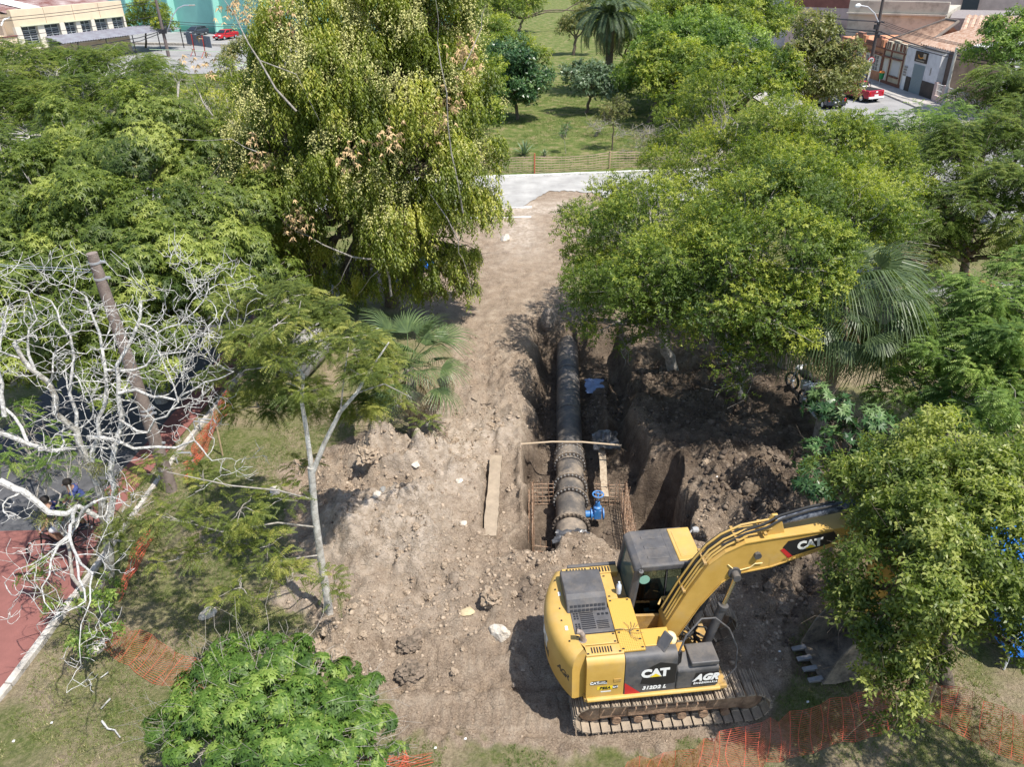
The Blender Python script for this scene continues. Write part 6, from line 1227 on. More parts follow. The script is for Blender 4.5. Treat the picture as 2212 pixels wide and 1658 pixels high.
net('safety_net', 'bright orange net lying folded on the lawn at the right edge', [xy(2078, 600), xy(2110, 618), xy(2160, 632), xy(2180, 640)], [(.0, .1, .45), (.0, .1, .3), (.0, .1, .25), (.0, .1, .2)], .4, 8, .1, netm, 10, sw=.03, fold=1.)
# ================================================================ POLES, HOOPS, WIRES
concp = mat('pole_concrete', (.34, .32, .29), .85, var=.15, scale=5); woodp = mat('pole_timber', (.17, .13, .11), .9, col2=(.27, .22, .19), scale=4, bump=.4); galv = mat('galvanised', (.50, .52, .55), .4, metal=.5)
wirem = mat('cable_black', (.03, .03, .035), .6)
def pole_left():
    t = thing('utility_pole', 'thick timber utility pole rising through the bare tree', 'utility pole', (-9.6, 17.4, -.05)); mb = MB()
    mb.tube([(0.05, 0, 0), (0, 0, 3), (-.07, 0, 5), (-.14, 0, 7.0)], [.175, .16, .14, .125], 16); mb.obj('pole', woodp, t, smooth=True)
    for z in (2.55, 2.7, 1.6, 6.35, 6.75):
        x = -.02*z if z > 3 else 0.02; mb = MB(); mb.lathe([(.168 if z < 4 else .14, z), (.168 if z < 4 else .14, z+.05)], Matrix.Translation((x, 0, 0)), 16); mb.box((x+.19, 0, z+.03), (.12, .05, .05)); mb.obj('clamp', galv, t)
    mb = MB(); mb.tube([(-.3, 0, 6.6), (-3, 1.2, 6.3), (-8, 3.2, 6.4)], .008, 4); mb.tube([(-.3, .05, 6.5), (-3, 1.3, 6.2), (-8, 3.3, 6.3)], .008, 4); mb.obj('wire', galv, t)
pole_left()
for (a, b_, lb) in ((xy(434, 929), xy(469, 931), 'galvanised hoop, farthest of the three by the shaded pavement'), (xy(424, 934), xy(460, 937), 'galvanised hoop, middle one of the three by the shaded pavement'), (xy(384, 1003), xy(418, 1003), 'galvanised hoop, nearest of the three by the shaded pavement')):
    t = thing('bike_hoop', lb, 'bike hoop', (*a, 0), group='galvanised hoops beside the pavement'); d = Vector((b_[0]-a[0], b_[1]-a[1], 0)); mb = MB(); mb.tube([(0, 0, 0), (0, 0, .36), (0.01, 0, .40), d+Vector((-.01, 0, .40)), d+Vector((0, 0, .36)), d], .022, 8); mb.obj('tube', galv, t, smooth=True)
def street_pole():
    t = thing('utility_pole', 'tall dark utility pole with white street lamp in front of the orange house', 'utility pole', (34.83, 78.94, 0)); mb = MB(); mb.tube([(0, 0, 0), (0, 0, 9.5)], [.17, .12], 10); mb.obj('pole', mat('pole_dark', (.09, .075, .07), .9), t, smooth=True)
    mb = MB(); mb.tube([(0, -.1, 5.3), (-.7, -.3, 6.2), (-1.5, -.5, 6.75), (-2.3, -.6, 6.9)], .05, 8); mb.obj('lamp_arm', mat('arm_white', (.6, .6, .62), .5), t, smooth=True); mb = MB(); mb.lathe([(.05, 0), (.17, .12), (.19, .3), (.1, .5)], Matrix.Translation((-2.2, -.6, 6.9)) @ Matrix.Rotation(R(-95), 4, 'Y'), 12); mb.obj('lamp_head', WHT, t, smooth=True)
    mb = MB(); mb.box((0, -.15, 4.6), (.75, .12, .08)); mb.box((0, -.15, 5.4), (.9, .12, .08)); mb.box((-.2, -.1, 5.0), (.35, .3, .4)); mb.box((.2, .1, 4.2), (.3, .25, .3)); mb.obj('crossarm', wirem, t)
    mb = MB(); mb.box((-.02, -.19, .9), (.18, .02, 1.6)); mb.obj('notice', mat('pale_paint', (.62, .6, .57), .8), t)
    t2 = thing('speed_sign', 'round speed limit sign fixed to the dark utility pole', 'traffic sign', (34.7, 78.66, 2.15)); rot = Matrix.Rotation(R(-14), 4, 'Z')
    mb = MB(); mb.lathe([(.30, 0), (.30, .02)], rot @ Matrix.Rotation(R(90), 4, 'X'), 28); mb.obj('red_ring', REDD, t2); mb = MB(); mb.lathe([(.235, 0), (.235, .01)], rot @ Matrix.Translation((0, -.018, 0)) @ Matrix.Rotation(R(90), 4, 'X'), 28); mb.obj('sign_face', WHT, t2); txt('40', .32, rot @ Matrix.Translation((0, -.032, 0)) @ NEARSIDE, BLK2, t2, .01)
street_pole()
def bin_():
    t = thing('litter_bin', 'green litter bin with orange lid on the pavement by the pole', 'bin', (35.4, 77.4, .1)); mb = MB(); mb.lathe([(.17, .55), (.24, 1.05), (.25, 1.1)], None, 14); mb.obj('bin_body', mat('bin_green', (.02, .22, .07), .5), t); mb = MB(); mb.lathe([(.26, 1.1), (.26, 1.16), (.12, 1.28)], None, 14); mb.obj('lid', mat('bin_orange', (.7, .22, .05), .5), t); mb = MB(); mb.tube([(0, .2, 0), (0, .2, 1.1)], .04, 6); mb.obj('post', galv, t)
bin_()
t = thing('concrete_pole', 'slim pale concrete pole standing by the gate of the white shop', 'utility pole', (36.2, 66.9, 0)); mb = MB(); mb.tube([(0, 0, 0), (.0, 0, 4.6)], [.15, .11], 8); mb.obj('pole', mat('pole_pale', (.5, .48, .45), .8), t)
t = thing('utility_pole', 'dark slanting looking pole at the far right edge by the tiled roofs', 'utility pole', (44.5, 69.5, 0)); mb = MB(); mb.tube([(0, 0, 0), (0, 0, 9)], [.17, .12], 8); mb.obj('pole', mat('pole_dark2', (.12, .10, .09), .9), t)
def wire(label, a, b_, sag, r0=.022):
    a, b_ = Vector(a), Vector(b_); mb = MB(); mb.tube([a.lerp(b_, q/14)-a-Vector((0, 0, sag*4*(q/14)*(1-q/14))) for q in range(15)], r0, 4); o = mb.obj('overhead_wire', wirem); o.location = a; return tag(o, label, 'wire')
for i, (dz, dx, w_) in enumerate(((5.45, -.4, .02), (5.45, .0, .02), (5.45, .4, .02), (4.6, .2, .05), (4.4, -.1, .035))):
    nm_ = ('first thin', 'second thin', 'third thin', 'thick black', 'lower dark')[i]
    wire(nm_+' cable in front of the house row, right of the dark pole', (34.83+dx, 78.8, dz), (38.5+dx, 52, dz+.3), .8, w_); wire(nm_+' cable left of the dark pole, toward the old beige building', (34.83+dx, 79.0, dz), (31.5+dx, 118, dz+.3), .8, w_)
# left pole with street lamp and billboard
t = thing('utility_pole', 'dark utility pole in front of the turquoise warehouse', 'utility pole', (-44.67, 112.3, 0)); mb = MB(); mb.tube([(0, 0, 0), (-.05, 0, 10)], [.22, .15], 10); mb.obj('pole', mat('pole_brown', (.15, .12, .11), .9), t); mb = MB(); mb.box((0, -.2, 3.1), (1.0, .3, .5)); mb.tube([(.1, -.3, 3.2), (-2, -3, 2.7), (-6, -8, 2.4)], .05, 5); mb.tube([(.1, -.3, 3.0), (-2, -3, 2.3), (-6, -8, 2.0)], .05, 5); mb.obj('cable_box', wirem, t)
t = thing('street_lamp', 'curved grey street lamp beside the left utility pole', 'street lamp', (-44.2, 112.3, 0)); mb = MB(); mb.tube([(-.2, 0, 2.8), (.4, 0, 3.6), (1.2, 0, 4.9), (2.1, 0, 5.8), (3.0, 0, 6.1), (3.7, 0, 6.1)], .07, 8); mb.obj('arm', galv, t, smooth=True); mb = MB(); mb.box((4.0, 0, 6.08), (.75, .3, .16)); mb.obj('lamp_head', concp, t, bevel=.05)
for i, dz in enumerate((6.9, 6.6, 5.0)): wire(('highest', 'second', 'lowest')[i]+' wire before the cream building at the top left', (-44.7, 112.3, dz), (-62, 82, dz), .5, .03)
for i, dz in enumerate((4.4, 4.1, 3.4, 3.2)): wire(('top', 'second', 'third', 'bottom')[i]+' wire crossing the turquoise warehouse wall', (-44.7, 112.3, dz), (-18, 106, dz), .5, .03)
def billboard():
    t = thing('billboard', 'dark grey panel sign on two red legs seen from behind', 'sign', (-41.9, 113.3, 0)); d = Vector((2.95, -3.0, 0)); mb = MB()
    a = Vector((-.5, .5, 0)); b_ = a+Vector((4.9, -5.0, 0)); L = (b_-a).length; ang = math.atan2(-5, 4.9)
    for k in range(8):
        p = a.lerp(b_, (k+.5)/8); mb = MB(); mb.box((p.x, p.y, 2.0), (L/8-.06, .06, 1.35), ang); mb.obj('panel', mat('panel_grey', (.13, .15, .18), .6) if k == 0 else bpy.data.materials['panel_grey'], t)
    for q in (.28, .72):
        p = a.lerp(b_, q)+Vector((-.08, -.08, 0)); mb = MB(); mb.tube([p, p+Vector((0, 0, 2.7))], .06, 6); mb.tube([p+Vector((-.5, -.5, 0)), p+Vector((0, 0, 1.0))], .04, 5); mb.obj('leg', mat('red_leg', (.42, .05, .04), .6) if q < .5 else bpy.data.materials['red_leg'], t)
billboard()
def gate_left():
    t = thing('wire_gate', 'pale green tubular gate at the corner of the yard, top left', 'gate', (-32.4, 98.7, 0)); gm_ = mat('pale_green_tube', (.42, .55, .36), .6)
    mb = MB()
    for x, y in ((0, 0), (.35, 0), (1.6, 2.9), (2.3, 5.0)): mb = MB(); mb.tube([(x, y, 0), (x, y, 2.0)], .06, 6); mb.obj('post', gm_, t)
    mb = MB(); mb.tube([(0, 0, 1.95), (2.3, 5.0, 1.95)], .05, 6); mb.tube([(0, 0, .2), (2.3, 5.0, .2)], .05, 6); mb.tube([(0, 0, 1.95), (-11, 5, 1.9)], .035, 5); mb.obj('rail', gm_, t)
    for k in range(9): mb = MB(); mb.tube([(.25*k+.15, .55*k+.3, .2), (.25*k+.15, .55*k+.3, 1.95)], .018, 4); mb.obj('bar', gm_, t)
gate_left()
kerb('kerb', [(-58, 128.5), (-36, 121)], .5, .35, conc, seg=1.6, jit=.12)
# ================================================================ BUILDINGS, right side row
E0, E1 = Vector((35.85, 85.05, 0)), Vector((36.62, 69.65, 0)); EX = (E1-E0).normalized(); EN = Vector((-EX.y, EX.x, 0))  # EN points east (into the block)
HM = Matrix(((EX.x, EN.x, 0, E0.x), (EX.y, EN.y, 0, E0.y), (0, 0, 1, 0), (0, 0, 0, 1)))
def house(name, label): t = thing(name, label, 'house'); t.matrix_world = HM; return t
def hb(t, nm, s0, s1, d0, d1, z0, z1, m, bevel=0): mb = MB(); mb.box(((s0+s1)/2, (d0+d1)/2, (z0+z1)/2), (s1-s0, d1-d0, z1-z0)); return mb.obj(nm, m, t, bevel=bevel)
orm = mat('orange_plaster', (.56, .27, .155), .9, var=.2, scale=1.3, bump=.1); crm = mat('cream_plaster', (.55, .49, .37), .9, var=.15, scale=1.2); whm = mat('white_plaster', (.66, .66, .68), .9, var=.12, scale=1.5); brm = mat('brown_trim', (.22, .10, .07), .8, var=.2, scale=6)
beim = mat('stained_beige', (.46, .42, .35), .95, col2=(.22, .20, .17), scale=.9, detail=9); beim.node_tree.nodes['Color Ramp'].color_ramp.elements[0].position = .5; beim.node_tree.nodes['Color Ramp'].color_ramp.elements[1].position = .75
tilem = mat('clay_tile', (.20, .12, .085), .9, col2=(.46, .31, .22), scale=2.2, detail=8); shm = mat('steel_shutter', (.25, .31, .33), .6); blkm = mat('black_dado', (.06, .05, .045), .6, var=.3, scale=2); glw = mat('window_dark', (.05, .06, .07), .15, spec=.7); frw = mat('frame_pale', (.62, .60, .55), .7)
pinkm = mat('pink_plaster', (.52, .40, .37), .9, var=.15, scale=.8); brickm = mat('dark_red_wall', (.24, .10, .08), .9, var=.2, scale=1)
def window(t, s0, s1, z0, z1, shutters=False, bars=0):
    w_ = hb(t, 'window', s0, s1, -.02, .06, z0, z1, glw); 
    mb = MB(); e = .06
    for a, b_, c_, d_ in ((s0-e, s1+e, z1, z1+e), (s0-e, s1+e, z0-e, z0), (s0-e, s0, z0, z1), (s1, s1+e, z0, z1), ((s0+s1)/2-.02, (s0+s1)/2+.02, z0, z1)): mb.box(((a+b_)/2, -.03, (c_+d_)/2), (b_-a, .07, d_-c_))
    for k in range(bars): mb.box(((s0+s1)/2, -.035, z0+(z1-z0)*(k+1)/(bars+1)), (s1-s0, .03, .03))
    mb.obj('frame', frw, w_)
    if shutters:
        for a, sg in ((s0-.06, -1), (s1+.06, 1)):
            mb = MB(); mb.box((a+sg*.22, -.09, (z0+z1)/2), (.44, .04, z1-z0+.05))
            for k in range(9): mb.box((a+sg*.22, -.12, z0+(z1-z0)*(k+.5)/9), (.36, .02, .05))
            mb.obj('shutter', frw, w_)
    return w_
def tiles(t, nm, poly_fn, nu, nv, m):
    """clay tiles in courses: each a barrel piece on the slope given by poly_fn(u, v)"""
    k = 0
    for j in range(nv):
        for i in range(nu):
            if k >= 290: return
            a, b_, c_, d_ = poly_fn(i/nu, j/nv), poly_fn((i+1)/nu, j/nv), poly_fn((i+1)/nu, (j+1.08)/nv), poly_fn(i/nu, (j+1.08)/nv)
            nrm_ = (b_-a).cross(d_-a).normalized(); nrm_ = nrm_ if nrm_.z > 0 else -nrm_
            lift = nrm_*.07; l2 = nrm_*.02; mb = MB()
            mb.add([a.lerp(b_, .04)+l2, a.lerp(b_, .5)+lift*1.9, b_.lerp(a, .04)+l2, c_.lerp(d_, .04)+lift, c_.lerp(d_, .5)+lift*2.6, d_.lerp(c_, .04)+lift, d_-nrm_*.02, c_-nrm_*.02], [(0, 1, 4, 5), (1, 2, 3, 4), (5, 4, 3, 7, 6)])
            mb.obj('roof_tile', m, t); k += 1
tm2 = mat('clay_tile_b', (.36, .20, .13), .9, col2=(.54, .42, .33), scale=3)
h1 = house('orange_house', 'orange plastered house with stepped parapet behind the dark pole')
hb(h1, 'wall', -3.7, 5.62, .0, 9, 0, 3.15, orm)
for s0, s1, z1 in ((-.85, 1.5, 3.75), (-.3, .9, 3.95), (3.2, 5.3, 3.75), (3.7, 4.8, 3.98)): hb(h1, 'parapet', s0, s1, -.03-(z1-3.7)*.2, .25+(z1-3.7)*.1, 3.1, z1, orm if z1 < 3.9 else mat('orange_dirty', (.33, .17, .12), .9, var=.3, scale=4))
hb(h1, 'parapet', 1.6, 3.15, .0, .2, 3.15, 3.45, brm); hb(h1, 'cornice', -3.7, 5.62, -.1, .0, 3.0, 3.12, brm)
for s0, s1 in ((.0, 1.7), (1.95, 3.2), (3.7, 5.4)): hb(h1, 'awning', s0, s1, -.35, 0, 2.50, 2.58, brm)
window(h1, .25, 1.35, 1.1, 2.3, bars=3); window(h1, 4.05, 5.0, 1.0, 2.3, shutters=True, bars=3); window(h1, -3.0, -.8, 1.35, 2.1, bars=1)
dd = hb(h1, 'door', 2.2, 3.0, -.03, .05, 0.1, 2.35, frw); hb(dd, 'door_panel', 2.35, 2.85, -.05, -.02, 1.2, 2.1, glw)
h2 = house('cream_house', 'narrow cream house with brown pilasters beside the orange house'); hb(h2, 'wall', 5.66, 9.68, .0, 9, 0, 3.1, crm)
for s in (5.75, 7.15, 9.45): hb(h2, 'pilaster', s-.09, s+.09, -.07, 0, 0, 3.6, brm)
hb(h2, 'cornice', 5.66, 9.68, -.1, 0, 2.95, 3.08, brm); hb(h2, 'plinth', 5.9, 9.68, -.06, 0, 0, .38, brm)
for s0, s1, z1 in ((5.9, 6.9, 3.75), (7.2, 8.2, 3.95), (8.3, 9.6, 3.8)): hb(h2, 'parapet', s0, s1, -.04, .2, 3.08, z1, crm)
for s in (6.2, 6.6, 7.4, 7.9, 8.6, 8.8, 9.2): hb(h2, 'parapet_block', s-.07, s+.07, -.08, -.04, 3.15, 3.72, brm)
for s0, s1 in ((5.9, 7.05), (7.3, 9.25)): hb(h2, 'awning', s0, s1, -.35, 0, 2.42, 2.5, brm)
hb(h2, 'door', 6.05, 6.8, -.03, .05, .05, 2.25, frw); ww = hb(h2, 'window', 7.55, 9.0, -.03, .05, 1.0, 2.3, mat('roller_blind', (.55, .56, .56), .8)); hb(ww, 'sill', 7.4, 9.15, -.2, 0, .85, .95, brm)
h3 = house('white_shop', 'white shop building with grey roller door and dark sign'); hb(h3, 'wall', 9.72, 15.42, .0, 11, 0, 3.82, whm)
hb(h3, 'dado', 10.55, 11.35, -.06, 0, 0, 1.32, blkm); hb(h3, 'dado', 13.3, 15.42, -.06, 0, 0, 1.36, blkm); rd = hb(h3, 'roller_door', 11.42, 13.25, -.02, .05, 0, 2.5, shm)
mb = MB()
for k in range(22): mb.box((12.33, -.035, .06+k*.112), (1.8, .03, .05))
mb.obj('shutter_slat', shm, rd)['kind'] = 'stuff'
sg = hb(h3, 'shop_sign', 11.38, 13.36, -.09, -.02, 2.70, 3.56, mat('sign_brown', (.05, .035, .03), .6)); mb = MB(); mb.tube([(11.95, -.11, 3.28), (12.1, -.11, 3.1), (12.5, -.11, 3.05), (12.85, -.11, 3.18)], .05, 6); mb.obj('emblem', mat('sign_orange', (.7, .3, .05), .6), sg)
mb = MB(); mb.box((12.95, -.10, 3.25), (.45, .02, .42)); mb.obj('emblem', mat('sign_pale', (.45, .40, .33), .6), sg); mb = MB()
for k in range(9): mb.box((11.7+k*.16, -.10, 2.84), (.09, .02, .09))
mb.obj('sign_writing', bpy.data.materials['sign_pale'], sg)
hb(h3, 'door', 10.0, 10.5, -.04, .03, .05, 1.95, WHT)
for k in range(4):
    for j in range(2): hb(h3, 'meter_box', 9.95+j*.28, 10.15+j*.28, -.1, 0, 1.3+k*.22, 1.46+k*.22, concp)
hb(h3, 'wall_slot', 14.15, 14.3, -.02, .05, 1.9, 2.5, concp); hb(h3, 'coping', 9.72, 15.46, -.06, .3, 3.82, 3.9, mat('old_coping', (.3, .27, .23), .9))
# tiled roofs behind the parapets
rfa = house('tiled_roof_house', 'hipped clay tile roof rising behind the orange and cream houses')
def pf(a, b_, c_, d_): return lambda u, v: (Vector(a).lerp(Vector(b_), u)).lerp(Vector(d_).lerp(Vector(c_), u), v)
hb(rfa, 'wall', 5.0, 11.5, .6, 8.2, 3.2, 3.5, brm)
tiles(rfa, 'roof', pf((5.2, .4, 3.55), (11.2, .4, 3.55), (9.4, 4.3, 5.45), (7.4, 4.3, 5.45)), 14, 12, tilem); 
mb = MB(); mb.add([(5.2, .4, 3.55), (7.4, 4.3, 5.45), (5.2, 8.2, 3.55)], [(0, 1, 2)]); mb.obj('roof_slope', tilem, rfa)
for a, b_ in (((5.2, .4, 3.7), (7.4, 4.3, 5.6)), ((11.2, .4, 3.7), (9.4, 4.3, 5.6)), ((7.4, 4.3, 5.6), (9.4, 4.3, 5.6))): mb = MB(); mb.tube([a, b_], .13, 8); mb.obj('ridge', mat('old_ridge', (.17, .14, .12), .9) if 'old_ridge' not in bpy.data.materials else bpy.data.materials['old_ridge'], rfa)
rfb = house('tiled_roof_house', 'pale orange clay tile roof above the white shop'); tiles(rfb, 'roof', pf((10.8, .5, 3.95), (16.2, .5, 3.95), (16.8, 5.4, 5.55), (12.2, 5.4, 5.55)), 14, 11, tm2); mb = MB(); mb.tube([(12.2, 5.4, 5.65), (16.8, 5.4, 5.65)], .14, 8); mb.tube([(10.8, .5, 4.05), (12.2, 5.4, 5.65)], .13, 8); mb.obj('ridge', tm2, rfb); hb(rfb, 'wall', 15.5, 16.4, .5, 5, 0, 3.9, mat('dark_gable_brick', (.13, .10, .085), .95, var=.3, scale=1.5))  # near end wall in a darker brown, varied at random
# old beige building with stained wall
bb_ = thing('beige_building', 'big stained beige wall of an old building behind the orange house', 'building')
def wallbox(t, nm, a, b_, th, z0, z1, m, inward=1):
    a, b_ = Vector((*a, 0)), Vector((*b_, 0)); d = b_-a; c_ = a.lerp(b_, .5)+Vector((-d.y, d.x, 0)).normalized()*th/2*inward; mb = MB(); mb.box((c_.x, c_.y, (z0+z1)/2), (d.length, th, z1-z0), math.atan2(d.y, d.x)); return mb.obj(nm, m, t)
wallbox(bb_, 'wall', (37.2, 92), (45.0, 86.8), 12, 0, 5.2, beim); wallbox(bb_, 'parapet', (37.1, 92.1), (45.1, 86.7), .5, 5.2, 6.3, beim); wallbox(bb_, 'ledge', (37.0, 92.1), (45.1, 86.6), .3, 5.0, 5.15, beim, -1)
wallbox(bb_, 'wall', (45.2, 86.2), (52, 82.5), 10, 0, 4.9, mat('grey_side', (.25, .22, .21), .95, var=.2))
bc = thing('dark_red_building', 'low building with dark red band left of the stained beige wall', 'building'); wallbox(bc, 'wall', (33.0, 99), (38.4, 94.6), 9, 0, 5.3, pinkm); wallbox(bc, 'band', (32.95, 99.05), (38.5, 94.5), .3, 5.3, 6.9, brickm)
w_ = wallbox(bc, 'window', (37.0, 95.55), (37.8, 94.9), .1, 1.2, 3.6, glw, -1)
bd = thing('pale_building', 'pale lilac building at the top edge left of the dark red band', 'building'); wallbox(bd, 'wall', (28, 112), (36.5, 103), 9, 0, 7.5, mat('lilac_wall', (.55, .50, .50), .9, var=.1)); 
for q in (.15, .8): x = 28+8.5*q; y = 112-9*q; wallbox(bd, 'window', (x, y-.1), (x+.7, y-.85), .1, 3.8, 5.6, glw, -1)
be = thing('pink_building', 'long pink building with one small window behind the stained beige wall', 'building'); wallbox(be, 'wall', (44, 112), (82, 92), 12, 0, 8.0, pinkm); fx = wallbox(be, 'window', (56.3, 105.35), (57.9, 104.5), .2, 3.4, 6.0, glw, -1); wallbox(fx, 'frame', (56.0, 105.45), (58.2, 104.3), .15, 6.0, 6.3, WHT, -1)
wallbox(be, 'roof', (43.5, 112.5), (82.5, 91.5), 13, 8.0, 8.3, mat('metal_roof', (.42, .40, .40), .5, var=.2))
bf = thing('far_row', 'row of pale flat roofed buildings along the top right edge', 'building')
for i, (x, y, w__, z1, m_) in enumerate(((60, 92, 9, 5.2, pinkm), (70, 84, 9, 5.6, beim), (80, 80, 9, 5.0, pinkm), (60, 120, 12, 8, whm), (90, 95, 14, 8, beim))): wallbox(bf, 'wall', (x, y), (x+w__, y-w__*.55), 8, 0, z1, m_); wallbox(bf, 'parapet', (x-.1, y), (x+w__+.1, y-w__*.55), .4, z1, z1+.3, mat('dark_coping', (.2, .15, .13), .9) if i == 0 else bpy.data.materials['dark_coping'])
bg_ = thing('tiled_roof_house', 'orange tiled roof at the far right edge behind the street tree', 'house'); wallbox(bg_, 'wall', (46, 73), (56, 66), 8, 0, 3.3, mat('dark_brick', (.18, .11, .09), .9, var=.2)); tiles(bg_, 'roof', pf((45.6, 72.6, 3.3), (56.4, 65.4, 3.3), (60, 71, 5.4), (49.4, 78.4, 5.4)), 22, 13, tilem)
bh = thing('tiled_roof_house', 'tiled house roof glimpsed between the white shop and the street tree', 'house'); wallbox(bh, 'wall', (42.5, 79), (50, 74), 7, 0, 3.4, pinkm); tiles(bh, 'roof', pf((42.2, 78.6, 3.4), (50.2, 73.4, 3.4), (53.5, 79, 5.2), (45.8, 84.4, 5.2)), 18, 11, tm2)
# gate wall by the shop
gw = thing('garden_wall', 'low pinkish wall with white grille right of the white shop', 'wall'); 
for (x, y) in ((36.6, 69.3), (36.5, 67.6), (36.4, 65.9), (36.3, 64.0)): mb = MB(); mb.box((x, y, .8), (.35, .35, 1.6)); mb.obj('pier', pinkm, gw, bevel=.02)
for (y0, y1) in ((69.1, 67.8), (67.4, 66.1), (65.7, 64.2)):
    mb = MB(); mb.box((36.5, (y0+y1)/2, .3), (.2, y0-y1, .6)); mb.obj('low_wall', pinkm, gw); mb = MB()
    for k in range(8): mb.tube([(36.5, y1+(y0-y1)*k/7, .6), (36.5, y1+(y0-y1)*k/7, 1.5)], .018, 4)
    mb.tube([(36.5, y0, 1.5), (36.5, y1, 1.5)], .025, 4); mb.tube([(36.5, y0, 1.0), (36.5, y1, 1.0)], .02, 4); mb.obj('grille', WHT, gw)
for i, y in enumerate((60, 56, 52)): wallbox(gw, 'low_wall', (36.6, y+3.8), (36.6, y), .25, 0, 1.2+.2*i, pinkm)
gh = thing('pink_house', 'pinkish low house front below the street tree at the right', 'house'); wallbox(gh, 'wall', (39.5, 63), (39.5, 48), 8, 0, 3.2, pinkm); wallbox(gh, 'roof', (39.2, 63.2), (39.2, 47.8), 8.4, 3.2, 3.4, tilem)
sheet('pavement', [(34.0, 100), (36.7, 100), (36.9, 69), (36.5, 20), (34.1, 20)], .12, pavm); kerb('kerb', [(33.95, 100), (34.05, 60), (34.1, 44)], .18, .14, conc, seg=2.0)
sheet('pavement', [(23.9, 100), (22.0, 100), (22.4, 45), (23.9, 45)], .1, pavm)
# ================================================================ LEFT BUILDINGS
A0, A1 = Vector((-51.85, 118.3, 0)), Vector((-59.75, 105.1, 0)); AX = (A1-A0).normalized(); AN = Vector((AX.y, -AX.x, 0))   # AN into the building
if AN.dot(Vector((-1, 1, 0))) < 0: AN = -AN
AM = Matrix(((AX.x, AN.x, 0, A0.x), (AX.y, AN.y, 0, A0.y), (0, 0, 1, 0), (0, 0, 0, 1)))
cb = thing('cream_building', 'cream workshop building with louvred windows at the top left', 'building'); cb.matrix_world = AM
crb = mat('cream_wall', (.66, .53, .38), .9, var=.1, scale=.5, detail=8, bump=.1); crw = mat('pale_cream', (.68, .62, .52), .9)
WIN = [(.35, 4.55), (5.25, 8.85), (9.68, 14.6)]
hb(cb, 'wall', 0, 15.4, .5, 14, 0, 6.0, crb)
for z0, z1 in ((4.6, 6.5), (0, 2.1)): hb(cb, 'wall', 0, 15.4, 0, .5, z0, z1, crb)
for a, b_ in ((0, .3), (4.6, 5.2), (8.9, 9.6), (14.65, 15.4)): hb(cb, 'pillar', a, b_, -.02, .5, 2.1, 4.6, crw)
hb(cb, 'parapet', 0, 15.4, .5, .75, 6.0, 6.5, crb); hb(cb, 'end_wall', 15.4, 15.7, 2.2, 13, 0, 6.9, mat('grey_wall', (.42, .35, .29), .95, var=.2, scale=.6)); hb(cb, 'low_wing', 15.7, 26, -.3, 8, 0, 3.6, crb); hb(cb, 'wing_coping', 15.5, 26, -.4, 0, 3.6, 3.75, brickm)
gry = mat('louvre_glass', (.33, .36, .40), .35, var=.3, scale=2); grf = mat('louvre_frame', (.48, .50, .48), .6)
for (a, b_) in WIN:
    hb(cb, 'sill', a-.1, b_+.1, -.35, .1, 1.98, 2.1, crw); hb(cb, 'lintel', a-.1, b_+.1, -.3, .1, 4.58, 4.68, mat('greenish_trim', (.48, .50, .36), .8) if 'greenish_trim' not in bpy.data.materials else bpy.data.materials['greenish_trim'])
    m_ = (a+b_)/2; wd = (b_-a)*.38
    hb(cb, 'pillar', m_-(b_-a)*.09, m_+(b_-a)*.09, -.05, .45, 2.1, 4.58, crw)
    for s0 in (a+.05, b_-.05-wd):
        w_ = hb(cb, 'window', s0, s0+wd, .38, .48, 2.15, 4.55, glw)
        for col_ in range(2):
            for k in range(7):
                mb = MB(); mb.box((s0+wd*(.26+.48*col_), .33, 2.3+k*.27 if k < 8 else 0), (wd*.42, .16, .035), M=Matrix.Rotation(R(-25), 3, 'X')); mb.obj('louvre', gry, w_)
        mb = MB()
        for q in (0, .5, 1): mb.box((s0+wd*q, .3, 3.35), (.06, .1, 2.4))
        for z in (2.15, 4.1, 4.52): mb.box((s0+wd/2, .3, z), (wd, .1, .06))
        mb.obj('frame', grf, w_)
for s in (3.6, 7.3, 11.2): hb(cb, 'joint', s-.02, s+.02, -.008, 0, 4.7, 6.5, brm)
rust = mat('rusty_sheet_roof', (.15, .045, .035), .8, col2=(.42, .35, .33), scale=.55, detail=8)
mb = MB(); nC = 60
for k in range(nC):
    s = 15.4*k/nC; s2 = 15.4*(k+1)/nC; mb.add([(s, .8, 6.1), ((s+s2)/2, .8, 6.18), (s2, .8, 6.1), (s2, 12, 8.0), ((s+s2)/2, 12, 8.08), (s, 12, 8.0)], [(0, 1, 4, 5), (1, 2, 3, 4)])
mb.obj('corrugated_roof', rust, cb); hb(cb, 'roof_sheet', 9.8, 11.6, .8, 1.0, 6.2, 6.3, WHT); mb = MB(); mb.add([(10.2, 1.0, 6.32), (12.6, 1.0, 6.32), (13.8, 8, 7.5), (11.4, 8, 7.5)], [(0, 1, 2, 3)]); mb.obj('roof_sheet', WHT, cb)
mb = MB(); mb.tube([(17.5, -1, 5.0), (17.0, -1.0, 5.6), (16.3, -1.2, 5.8)], .09, 8); mb.obj('lamp', WHT, cb)
ln = thing('lean_to_roof', 'corrugated grey lean-to roof right of the cream building', 'shed'); corr = mat('corrugated_grey', (.24, .255, .29), .6, col2=(.17, .16, .19), scale=1.1, detail=9); ln.matrix_world = AM
mb = MB(); nC = 50
for k in range(nC):
    s = -6+18*k/nC; s2 = -6+18*(k+1)/nC; f = lambda q: Vector((q, -.1, 3.2)); g = lambda q: Vector((q, -3.6, 2.5)); lo = Vector((0, 0, .09))
    mb.add([f(s), f((s+s2)/2)+lo, f(s2), g(s2), g((s+s2)/2)+lo, g(s)], [(0, 1, 4, 5), (1, 2, 3, 4)])
mb.obj('corrugated_sheet', corr, ln)
